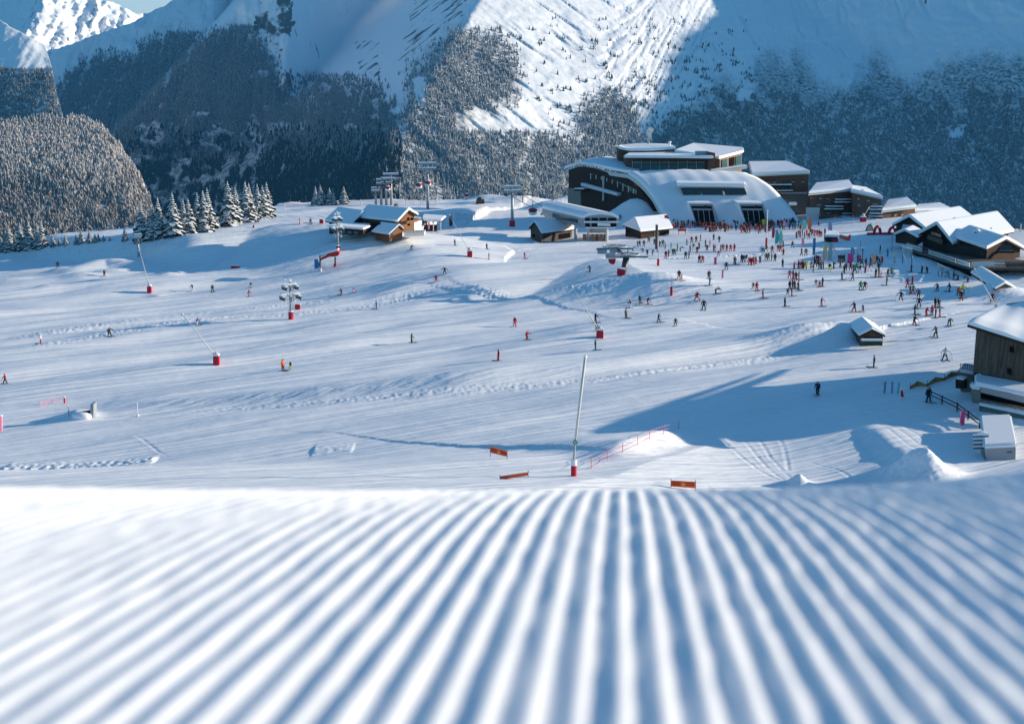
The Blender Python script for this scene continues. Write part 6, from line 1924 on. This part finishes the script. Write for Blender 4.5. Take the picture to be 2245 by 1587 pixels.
def body_mesh(nm, J):
    keys = list(SKEL)
    me = bpy.data.meshes.new(nm)
    me.from_pydata([J[k] for k in keys], [(keys.index(SKEL[k][0]), i) for i, k in enumerate(keys) if SKEL[k][0]], [])
    o = bpy.data.objects.new(nm, me)
    C.objects.link(o)
    md = o.modifiers.new('skin', 'SKIN')
    md.use_smooth_shade = True
    sv = me.skin_vertices[0].data
    for i, k in enumerate(keys):
        r = SKEL[k][1]
        sv[i].radius = (r, r)
        sv[i].use_root = (k == 'pelvis')
    s2 = o.modifiers.new('sub', 'SUBSURF'); s2.levels = 1; s2.render_levels = 1
    bpy.context.view_layer.update()
    dg = bpy.context.evaluated_depsgraph_get()
    out = bpy.data.meshes.new_from_object(o.evaluated_get(dg))
    out.name = nm
    bpy.data.objects.remove(o)
    bpy.data.meshes.remove(me)
    segs = [(np.array(J[SKEL[k][0]]), np.array(J[k]), SKEL[k][2], SKEL[k][1]) for k in keys if SKEL[k][0]]
    n = len(out.polygons)
    cs = np.zeros(n * 3); out.polygons.foreach_get("center", cs); cs = cs.reshape(-1, 3)
    best = np.full(n, 9.0); idx = np.zeros(n, np.int32)
    for a, b, sl, r in segs:
        d = b - a
        t = np.clip(((cs - a) @ d) / (d @ d), 0, 1)
        dist_ = np.linalg.norm(cs - a - t[:, None] * d, axis=1) - r * 0.6
        m_ = dist_ < best
        best[m_] = dist_[m_]
        idx[m_] = np.where(t[m_] < 0.15, sl, sl) if sl in (2, 3) else sl
    hz = J['head'][2]
    idx[(idx == 3) & (cs[:, 2] > hz + 0.03)] = 2
    idx[(idx == 3) & (cs[:, 1] > J['head'][1] + 0.06) & (cs[:, 2] > hz - 0.08)] = 2
    for m_ in (CM['red'], CM['black'], CM['black'], M_SKIN, CM['black']):
        out.materials.append(m_)
    out.polygons.foreach_set("material_index", idx)
    # a nose and goggles on the face
    bm = bmesh.new(); bm.from_mesh(out)
    hx_, hy_, hz_ = J['head']
    def addbox(c, s, mi):
        r = bmesh.ops.create_cube(bm, size=1.0)
        for v in r['verts']:
            v.co = Vector((c[0] + v.co.x * s[0], c[1] + v.co.y * s[1], c[2] + v.co.z * s[2]))
        for f in {f for v in r['verts'] for f in v.link_faces}:
            f.material_index = mi
    addbox((0, hy_ - 0.105, hz_ + 0.035), (0.17, 0.05, 0.06), 4)
    addbox((0, hy_ - 0.115, hz_ - 0.025), (0.03, 0.05, 0.04), 3)
    bm.to_mesh(out); bm.free()
    return out
BODY = {k: body_mesh('person', J) for k, J in POSES.items()}
def part_mesh(nm, mb, m):
    me = bpy.data.meshes.new(nm)
    me.from_pydata([Vector(v) for v in mb.v], [], mb.f)
    me.materials.append(m)
    return me
GEAR = {}
for k, J in POSES.items():
    sk, po = [], []
    for q, s in (('l', -1), ('r', 1)):
        x, y, _ = J['toe_' + q]
        in_ = 0.16 * s if k == 'snowplough' else 0.0
        mb = MB().prism([(x - .04 + in_ * .8, y + 0.65, 0.01), (x + .04 + in_ * .8, y + 0.65, 0.01), (x + .04 - in_, y - 0.65, 0.02), (x - in_, y - 0.80, 0.10), (x - .04 - in_, y - 0.65, 0.02)], (0, 0, 0.03))
        sk.append(part_mesh('ski', mb, M_SKI))
        h = Vector(J['ha_' + q])
        tip = Vector((h.x + 0.10 * s, h.y + (0.45 if k == 'skiing' else -0.10), 0.02 if k != 'skiing' else 0.18))
        mb = MB().tube([h + (h - tip).normalized() * 0.05, tip], 0.014, 5).tube([tip + (h - tip).normalized() * .08, tip + (h - tip).normalized() * .10], 0.05, 6)
        po.append(part_mesh('ski_pole', mb, M_DSTEEL))
    GEAR[k] = (sk, po)
PEOPLE = []
def person(px, py, jacket='black', trousers='black', pose_='standing', place=None, child=False, gear=False, rot=None, helmet=None):
    PEOPLE.append([px, py, jacket, trousers, pose_, place, child, gear, rot, helmet])
def c4(x, y): return 1600 + x * 0.24053, 440 + y * 0.24053
def c3(x, y): return 1200 + x * 0.24053, 440 + y * 0.24053
SQ, LOW, MIDC, ROW = "on the upper square", "in the lower crowd", "between huts and return station", "in the line behind the stall"
RS, ISL = "on the right-hand slope", "on the slope below the square"
for x, y, j, t, p, ch in ((213, 805, 'dark_red', 'black', 'standing', 1), (245, 820, 'dark_red', 'red', 'standing', 0), (300, 893, 'red', 'dark_red', 'standing', 0), (500, 968, 'black', 'black', 'standing', 0), (545, 710, 'red', 'red', 'standing', 0),
        (575, 715, 'navy', 'red', 'standing', 0), (602, 725, 'black', 'black', 'standing', 0), (628, 722, 'dark_red', 'red', 'standing', 0), (545, 808, 'navy', 'black', 'standing', 0), (570, 800, 'red', 'black', 'standing', 0), (590, 805, 'navy', 'black', 'standing', 0), (622, 818, 'black', 'black', 'standing', 0), (527, 862, 'navy', 'black', 'standing', 1), (563, 872, 'dark_red', 'red', 'standing', 0),
        (785, 772, 'navy', 'black', 'standing', 1), (818, 790, 'red', 'red', 'standing', 1), (845, 785, 'navy', 'grey', 'standing', 0), (833, 965, 'black', 'pink', 'arms_out', 0), (1132, 1015, 'navy', 'red', 'snowplough', 0), (1213, 1015, 'navy', 'navy', 'snowplough', 1),
        (1192, 815, 'green', 'teal', 'standing', 0), (1230, 810, 'black', 'red', 'skiing', 0), (1020, 722, 'black', 'black', 'standing', 0), (1118, 728, 'dark_red', 'teal', 'snowplough', 0), (1430, 775, 'black', 'grey', 'standing', 0), (1440, 690, 'black', 'black', 'skiing', 0)):
    person(*c4(x, y), j, t, p, ISL, bool(ch), True)
for x, y, j, t, p, ch in ((1472, 665, 'green', 'grey', 'skiing', 0), (1330, 700, 'black', 'green', 'standing', 0), (1357, 700, 'black', 'pink', 'standing', 0), (1378, 700, 'pink', 'pink', 'standing', 1), (1620, 790, 'red', 'pink', 'standing', 0), (1665, 765, 'red', 'dark_red', 'standing', 0),
        (1642, 855, 'black', 'red', 'standing', 0), (1668, 855, 'green', 'red', 'standing', 0), (1720, 885, 'grey', 'black', 'skiing', 0), (1723, 970, 'black', 'black', 'standing', 0), (1560, 910, 'black', 'navy', 'arms_out', 0), (1890, 825, 'grey', 'grey', 'skiing', 0), (2000, 830, 'black', 'black', 'snowplough', 0),
        (2083, 865, 'orange', 'dark_red', 'skiing', 0), (2120, 850, 'yellow', 'green', 'arms_out', 0), (2110, 910, 'black', 'dark_red', 'standing', 0), (1870, 975, 'black', 'black', 'standing', 0), (1903, 975, 'black', 'navy', 'standing', 0), (1683, 1040, 'navy', 'black', 'arms_out', 0),
        (1790, 1055, 'red', 'red', 'skiing', 0), (1843, 1045, 'pink', 'grey', 'standing', 0), (1875, 1070, 'dark_red', 'black', 'standing', 0), (1912, 1062, 'teal', 'pink', 'standing', 0), (1683, 1140, 'black', 'dark_red', 'snowplough', 0), (2000, 1140, 'brown', 'black', 'bending', 0), (1655, 650, 'black', 'black', 'standing', 0),
        (1752, 660, 'grey', 'black', 'standing', 0), (1795, 665, 'black', 'grey', 'standing', 0), (2038, 718, 'grey', 'navy', 'standing', 0), (1935, 690, 'brown', 'black', 'bending', 0), (2078, 725, 'black', 'black', 'bending', 0), (2168, 745, 'black', 'black', 'bending', 0), (1875, 1247, 'grey', 'black', 'snowplough', 0)):
    person(*c4(x, y), j, t, p, RS, bool(ch), True)
for x, y, j, t in ((107, 560, 'navy', 'black'), (125, 565, 'navy', 'navy'), (150, 560, 'black', 'white'), (180, 590, 'red', 'red'), (195, 585, 'dark_red', 'red'), (207, 590, 'red', 'red'), (217, 580, 'brown', 'red'), (236, 580, 'dark_red', 'red'), (275, 570, 'black', 'black'), (330, 545, 'grey', 'black'), (350, 543, 'black', 'black'),
        (382, 550, 'navy', 'grey'), (412, 555, 'black', 'black'), (385, 475, 'red', 'black'), (440, 462, 'dark_red', 'red'), (462, 468, 'red', 'red'), (488, 500, 'red', 'navy'), (655, 500, 'black', 'black'), (693, 503, 'grey', 'black'), (570, 430, 'black', 'navy'), (485, 425, 'black', 'black'), (330, 470, 'black', 'black'), (480, 608, 'black', 'navy'), (45, 580, 'black', 'black')):
    person(*c4(x, y), j, t, 'walking' if (x % 5 == 0 and x > 500) else 'standing', SQ)
for x, y, j, t in ((625, 620, 'red', 'dark_red'), (640, 625, 'dark_red', 'black'), (656, 622, 'red', 'red'), (672, 620, 'black', 'black'), (686, 622, 'yellow', 'green'), (706, 625, 'yellow', 'yellow'), (740, 620, 'navy', 'black'), (762, 652, 'black', 'grey'), (780, 602, 'black', 'black'), (800, 605, 'dark_red', 'navy'), (815, 622, 'black', 'teal'), (831, 625, 'navy', 'navy'), (850, 622, 'teal', 'black'), (770, 572, 'dark_red', 'black'), (790, 560, 'brown', 'grey'), (806, 570, 'black', 'black'),
        (826, 580, 'pink', 'grey'), (910, 642, 'black', 'yellow'), (945, 622, 'black', 'black'), (995, 560, 'dark_red', 'grey'), (1012, 555, 'dark_red', 'black'), (1030, 562, 'black', 'black'), (1045, 556, 'black', 'navy'), (1005, 612, 'grey', 'black'), (1040, 660, 'black', 'black'), (1058, 640, 'grey', 'black'), (1085, 572, 'dark_red', 'black'), (1100, 640, 'black', 'dark_red'), (1122, 650, 'black', 'black'), (1140, 662, 'teal', 'navy'), (1155, 640, 'green', 'teal'),
        (1165, 560, 'red', 'dark_red'), (1188, 560, 'red', 'grey'), (1185, 662, 'black', 'white'), (1203, 600, 'grey', 'black'), (1235, 662, 'pink', 'black'), (1240, 592, 'dark_red', 'black'), (1275, 642, 'grey', 'white'), (1282, 580, 'black', 'black'), (1310, 572, 'orange', 'grey'), (1340, 575, 'black', 'black'), (1365, 592, 'black', 'navy'), (1388, 572, 'red', 'dark_red'), (1355, 640, 'black', 'black'), (585, 628, 'navy', 'black'), (1440, 508, 'teal', 'blue'), (1370, 478, 'navy', 'navy')):
    person(*c4(x, y), j, t, 'standing' if x % 3 else 'arms_out', LOW)
for x, y, j, t in ((605, 345, 'black', 'black'), (628, 330, 'red', 'dark_red'), (642, 335, 'dark_red', 'red'), (660, 320, 'red', 'black'), (680, 345, 'black', 'navy'), (700, 320, 'red', 'red'), (720, 352, 'black', 'grey'), (735, 312, 'dark_red', 'black'), (755, 322, 'red', 'red'), (775, 325, 'dark_red', 'red'), (795, 322, 'red', 'black'), (815, 330, 'red', 'red'), (832, 332, 'dark_red', 'dark_red'), (865, 312, 'navy', 'black'), (810, 230, 'dark_red', 'navy'), (645, 272, 'red', 'black'), (742, 240, 'teal', 'navy')):
    person(*c4(x, y), j, t, 'standing', ROW)
for x, y, j, t, p in ((735, 470, 'grey', 'black', 'standing'), (780, 460, 'grey', 'black', 'bending'), (820, 420, 'black', 'black', 'standing'), (840, 420, 'black', 'navy', 'standing'), (880, 420, 'navy', 'black', 'standing'), (870, 474, 'black', 'black', 'bending'), (910, 502, 'navy', 'black', 'walking'), (958, 497, 'black', 'black', 'skiing'), (925, 382, 'brown', 'black', 'standing'), (975, 402, 'grey', 'black', 'standing'), (1000, 470, 'dark_red', 'navy', 'standing'), (1025, 420, 'black', 'black', 'standing'), (1052, 420, 'black', 'green', 'standing'),
        (1075, 442, 'teal', 'black', 'standing'), (1080, 532, 'black', 'red', 'standing'), (1106, 512, 'teal', 'red', 'standing'), (1145, 502, 'black', 'teal', 'standing'), (1161, 500, 'green', 'black', 'standing'), (1128, 450, 'teal', 'teal', 'standing'), (1185, 462, 'teal', 'grey', 'standing'), (1212, 462, 'teal', 'black', 'bending'), (1260, 532, 'black', 'black', 'standing'), (1291, 530, 'black', 'grey', 'standing'), (1300, 470, 'navy', 'black', 'standing'), (1272, 410, 'grey', 'teal', 'walking'),
        (1315, 390, 'red', 'dark_red', 'standing'), (1356, 380, 'black', 'black', 'standing'), (1395, 370, 'dark_red', 'red', 'standing'), (1332, 452, 'green', 'white', 'standing'), (1365, 482, 'black', 'red', 'standing'), (1382, 440, 'black', 'black', 'standing'), (1440, 420, 'black', 'black', 'standing'), (1455, 460, 'dark_red', 'black', 'skiing'), (1482, 422, 'red', 'pink', 'standing'), (1515, 362, 'black', 'navy', 'standing'), (1530, 472, 'red', 'white', 'standing'), (1560, 512, 'dark_red', 'pink', 'bending'), (1566, 382, 'black', 'grey', 'walking'), (1515, 462, 'grey', 'black', 'standing'), (1580, 462, 'grey', 'black', 'standing')):
    person(*c3(x, y), j, t, p, MIDC)
for i, x in enumerate((1600, 1635, 1670, 1705)):
    person(*c3(x, 462), 'red', 'red', 'standing', "in the red row on the square")
for x, y, j, t, p, ch, lb in ((1385, 565, 'black', 'black', 'standing', 0, "small person in black beside a red skier below the lift crowd"), (1415, 565, 'red', 'red', 'skiing', 0, "red suited skier below the lift crowd, alone with a small dark figure"), (1630, 630, 'black', 'black', 'standing', 0, "person in black with a dark bag by the magenta banner"),
        (1710, 582, 'black', 'black', 'standing', 0, "slim person in black alone right of the magenta banner"), (1200, 718, 'black', 'dark_red', 'standing', 0, "adult in black beside a red suited child above the white mound"), (1225, 730, 'red', 'red', 'standing', 1, "red suited child next to the adult in black"), (1473, 715, 'black', 'black', 'standing', 0, "thin dark standing person, upper one above the mound's right end"),
        (1480, 776, 'black', 'grey', 'standing', 0, "dark person standing on the right tip of the white mound"), (1535, 850, 'grey', 'black', 'bending', 0, "dark person crouching right of the white mound"), (1365, 912, 'red', 'red', 'snowplough', 0, "skier all in red with legs apart below the white mound"), (1425, 996, 'black', 'black', 'standing', 0, "narrow dark skier right of and below the red one with legs apart"),
        (2165, 970, 'black', 'black', 'standing', 2, "x"), (2145, 610, 'black', 'black', 'standing', 2, "x"), (915, 952, 'black', 'red', 'skiing', 0, "skier in black jacket and red trousers left of the white mound"), (843, 935, 'navy', 'black', 'standing', 0, "small navy skier just left of the black and red one"), (757, 978, 'dark_red', 'white', 'skiing', 0, "skier in dark red with pale trousers at the mound's left tip"),
        (715, 1072, 'grey', 'black', 'standing', 0, "grey skier standing still right of the leaning lance"), (1012, 1110, 'black', 'black', 'walking', 0, "black skier striding in the middle of the open slope"), (1168, 1140, 'black', 'black', 'standing', 1, "small dark child right of the striding skier"), (437, 1115, 'black', 'navy', 'arms_out', 0, "dark skier just above the middle lance box"), (388, 652, 'navy', 'navy', 'skiing', 0, "navy skier in blue shade left of the chairlift return"), (450, 1188, 'navy', 'black', 'standing', 1, "small dark figure right behind the middle lance box")):
    if ch == 2: continue
    person(*c3(x, y), j, t, p, "=" + lb, ch == 1, True)
for px, py, j, t, p, ch, lb in ((1067, 547, 'navy', 'black', 'standing', 0, "navy skier above a dark red one below the bright snow bank"), (1072, 569, 'dark_red', 'dark_red', 'standing', 0, "dark red skier right of the lance below the terrace bar"), (1150, 567, 'dark_red', 'pink', 'standing', 0, "dark red skier with pink trousers below the small left hut"), (956, 618, 'red', 'red', 'skiing', 0, "red skier below and left of a navy one in mid slope"),
        (975, 602, 'navy', 'black', 'arms_out', 0, "navy skier up right of the red one in mid slope"), (748, 648, 'navy', 'dark_red', 'snowplough', 0, "navy snowboarder right of the rime covered pylon"), (775, 641, 'pink', 'white', 'skiing', 1, "small pale pink skier beside the navy snowboarder"), (826, 678, 'blue', 'blue', 'arms_out', 0, "blue skier alone in the blue shade of the middle slope"), (1129, 716, 'red', 'pink', 'standing', 0, "slim red skier, upper of two in the slope's centre"),
        (1155, 745, 'red', 'red', 'skiing', 0, "red skier leaning, lower of two in the slope's centre"), (1093, 791, 'red', 'red', 'standing', 0, "red skier with skis flat, lowest one above the long bank"), (902, 752, 'green', 'black', 'arms_out', 0, "skier in bright green jacket in the slope's centre left"), (620, 813, 'orange', 'dark_red', 'standing', 0, "skier in orange beside a small yellow legged one"), (637, 810, 'black', 'yellow', 'standing', 1, "small skier with yellow trousers beside the orange one"),
        (545, 651, 'red', 'red', 'skiing', 0, "red skier left of the rime covered pylon"), (550, 630, 'black', 'yellow', 'standing', 1, "dark skier with yellow trousers just above the red one"), (466, 640, 'black', 'black', 'standing', 0, "thin dark skier left of the red and yellow pair"), (422, 638, 'teal', 'white', 'skiing', 0, "teal skier with white trousers on the left slope"), (432, 714, 'red', 'white', 'skiing', 0, "red and white skier above the left lance tube"),
        (240, 738, 'black', 'black', 'arms_out', 0, "black skier gliding between two rough snow lines at left"), (90, 754, 'white', 'red', 'standing', 0, "skier with white jacket and red trousers far left"), (12, 842, 'red', 'black', 'walking', 0, "person in red jacket at the left picture edge"), (127, 587, 'black', 'black', 'standing', 0, "distant dark figure on the far left jump"), (229, 606, 'dark_red', 'black', 'standing', 0, "distant dark red figure right of the far left jump"),
        (1305, 768, 'black', 'teal', 'standing', 0, "dark skier just below the middle lance box"), (1916, 806, 'black', 'black', 'standing', 0, "lone black skier on bright snow below the ticket hut"), (1792, 866, 'navy', 'black', 'walking', 0, "navy skier alone in the big blue barn shadow"), (2071, 790, 'white', 'black', 'arms_out', 0, "skier in white jacket and black trousers beside the barn"), (2035, 882, 'black', 'navy', 'standing', 0, "person in black standing at the upper end of the rail fence"),
        (2175, 664, 'dark_red', 'black', 'standing', 0, "person in dark red at the foot of the lance behind the barn"), (997, 538, 'brown', 'navy', 'standing', 0, "person in brown at the edge of the bright bank under the bar"), (866, 513, 'orange', 'orange', 'standing', 0, "person in orange by the chalet porch"), (906, 502, 'dark_red', 'black', 'standing', 0, "person in dark red on the chalet terrace"), (926, 505, 'black', 'black', 'standing', 0, "person in black on the terrace between chalet and bar"),
        (1360, 482, 'blue', 'navy', 'standing', 0, "small blue figure between the lift station and the dark hut"), (681, 492, 'dark_red', 'black', 'standing', 0, "dark red figure on the slope left of the square red pad"), (811, 462, 'navy', 'black', 'standing', 0, "dark figure beside the chalet's rear roof"), (902, 548, 'black', 'black', 'bending', 0, "dark figure crouching below the chalet terrace")):
    person(px, py, j, t, p, "=" + lb, bool(ch), True)
def crowd(n, polyg, cols, trs, place, seed):
    rs = random.Random(seed)
    xs, ys = [p[0] for p in polyg], [p[1] for p in polyg]
    done = []
    tries = 0
    while len(done) < n and tries < 6000:
        tries += 1
        x, y = rs.uniform(min(xs), max(xs)), rs.uniform(min(ys), max(ys))
        if not in_poly(np.array(x), np.array(y), polyg): continue
        if any(abs(x - a) < 3.0 and abs(y - b) < 2.0 for a, b in done): continue
        done.append((x, y))
        person(x, y, rs.choice(cols), rs.choice(trs), rs.choice(['standing'] * 5 + ['walking']), place)
crowd(8, [(1476, 492), (1512, 490), (1512, 504), (1476, 504)], ['red', 'orange', 'dark_red', 'black', 'red'], ['red', 'black', 'dark_red'], "in the crowd left of the left entrance", 1)
crowd(5, [(1514, 483), (1536, 483), (1536, 500), (1514, 500)], ['orange', 'orange', 'black', 'dark_red'], ['black', 'dark_red'], "at the mouth of the left entrance", 2)
crowd(10, [(1538, 490), (1578, 486), (1578, 510), (1545, 510)], ['grey', 'dark_red', 'red', 'black', 'brown'], ['red', 'black', 'grey'], "in the dense crowd between the entrances", 3)
crowd(8, [(1579, 488), (1616, 488), (1616, 510), (1579, 510)], ['red', 'dark_red', 'black'], ['red', 'black'], "in the crowd left of the right entrance", 4)
crowd(12, [(1622, 492), (1680, 492), (1680, 514), (1626, 514)], ['red', 'dark_red', 'black', 'red', 'brown'], ['red', 'black', 'grey'], "in the crowd before the right entrance", 5)
crowd(8, [(1683, 488), (1752, 488), (1752, 505), (1683, 505)], ['black', 'navy', 'grey', 'dark_red', 'teal'], ['black', 'navy', 'dark_red'], "in the crowd below the roof's right foot", 6)

def far_crowd():
    """the packed part of the crowd that nobody could count, as one mesh"""
    rs = random.Random(21)
    src = []
    for k in ('standing', 'walking', 'arms_out'):
        me = BODY[k]
        v = np.zeros(len(me.vertices) * 3, np.float32); me.vertices.foreach_get("co", v)
        f = [(tuple(p.vertices), p.material_index) for p in me.polygons]
        src.append((v.reshape(-1, 3), f))
    combos = [('red', 'dark_red'), ('black', 'black'), ('dark_red', 'black'), ('navy', 'black'), ('red', 'red'), ('grey', 'black')]
    mats_, V, F, MI = [], [], [], []
    for j, t in combos:
        mats_ += [CM[j], CM[t], CM['black'], M_SKIN, CM['black']]
    spots = [(1480, 1516, 484, 504, 24), (1516, 1545, 478, 500, 20), (1538, 1580, 484, 509, 46), (1580, 1618, 482, 509, 38), (1624, 1690, 484, 512, 66), (1688, 1752, 483, 504, 34)]
    for x0, x1, y0, y1, n in spots:
        for _ in range(n):
            g = ground(rs.uniform(x0, x1), rs.uniform(y0, y1))
            v, f = src[rs.randrange(3)]
            a = rs.uniform(0, 6.28); s = rs.uniform(1.02, 1.18)
            R_ = np.array([[math.cos(a), -math.sin(a), 0], [math.sin(a), math.cos(a), 0], [0, 0, 1]]) * s
            o, c = len(V), rs.randrange(len(combos)) * 5
            V.extend((v @ R_.T + np.array(g)).tolist())
            F.extend([tuple(i + o for i in q) for q, _m_ in f])
            MI.extend([m_ + c for _q, m_ in f])
    mb = MB(); mb.v, mb.f, mb.mi = V, F, MI
    tag(mb.build('crowd', mats_, loc=ground(1600, 495), smooth=True), "packed mass of people right under the curved roof's entrances", 'crowd', kind='stuff')
def make_people():
    rs = random.Random(9)
    words = lambda s: s.replace('_', ' ')
    labels = {}
    for P_ in PEOPLE:
        px, py, j, t, po, place, ch, gear, rot, hm = P_
        if place and place.startswith("="):
            P_.append(place[1:])
            continue
        who = "child" if ch else "person"
        base = "%s in %s jacket, %s trousers" % (who, words(j), words(t)) if j != t else "%s all in %s" % (who, words(j))
        if po not in ('standing',):
            base += ", " + {'skiing': 'skiing', 'snowplough': 'legs apart', 'bending': 'bending', 'walking': 'walking', 'arms_out': 'arms out'}[po]
        P_.append(base + " " + place)
    cnt = {}
    for P_ in PEOPLE:
        cnt.setdefault(P_[-1], []).append(P_)
    for lb, L in cnt.items():
        if len(L) > 1 and len(L) <= 5 and not any(w in lb for w in ("crowd left of", "mouth of", "dense crowd", "crowd left", "crowd before", "crowd below", "red row")):
            L.sort(key=lambda q: q[0])
            names = {2: ["left", "right"], 3: ["left", "middle", "right"], 4: ["leftmost", "second", "third", "rightmost"], 5: ["leftmost", "second", "third", "fourth", "rightmost"]}[len(L)]
            for q, w in zip(L, names):
                q[-1] = w + " " + lb
    for i, P_ in enumerate(PEOPLE):
        px, py, j, t, po, place, ch, gear, rot, hm, lb = P_
        g = ground(px, py)
        o = bpy.data.objects.new('person', BODY[po])
        C.objects.link(o)
        sc = (0.72 if ch else 1.0) * rs.uniform(0.96, 1.06) * (1.13 if px > 1450 else 1.05)
        o.location = g
        o.rotation_euler = (0, 0, rot if rot is not None else rs.uniform(-1.9, 1.9))
        o.scale = (sc * 1.06, sc * 1.06, sc)
        hel = hm or rs.choice(['black', 'black', 'grey', 'white', 'dark_red', 'navy'])
        for s, c in ((0, CM[j]), (1, CM[t]), (2, CM[hel]), (4, CM['black'])):
            o.material_slots[s].link = 'OBJECT'
            o.material_slots[s].material = c
        tag(o, lb, 'person', "people " + (place if not place.startswith("=") else "scattered over the open slopes"))
        if gear:
            for me in GEAR[po][0] + GEAR[po][1]:
                q = bpy.data.objects.new(me.name.split('.')[0], me)
                C.objects.link(q)
                q.parent = o
make_people()
print('PEOPLE', len(PEOPLE))
far_crowd()

# ------------------------------------------------------------------ air
def haze_box():
    bm = bmesh.new()
    bmesh.ops.create_cube(bm, size=1.0)
    lo, hi = Vector((-11000, -400, -5200)), Vector((11000, 18500, 3200))
    for v in bm.verts:
        v.co = Vector([lo[i] if v.co[i] < 0 else hi[i] for i in range(3)])
    me = bpy.data.meshes.new("haze")
    bm.to_mesh(me)
    m = bpy.data.materials.new("haze_air")
    m.use_nodes = True
    nt = m.node_tree
    nt.nodes.clear()
    o = nt.nodes.new("ShaderNodeOutputMaterial")
    v = nt.nodes.new("ShaderNodeVolumePrincipled")
    v.inputs["Color"].default_value = (0.11, 0.50, 1.0, 1)
    v.inputs["Density"].default_value = 2.2e-5
    nt.links.new(v.outputs[0], o.inputs["Volume"])
    me.materials.append(m)
    h = bpy.data.objects.new("haze", me)
    C.objects.link(h)
    tag(h, "thin blue air over the valley", "haze", kind='stuff')
haze_box()
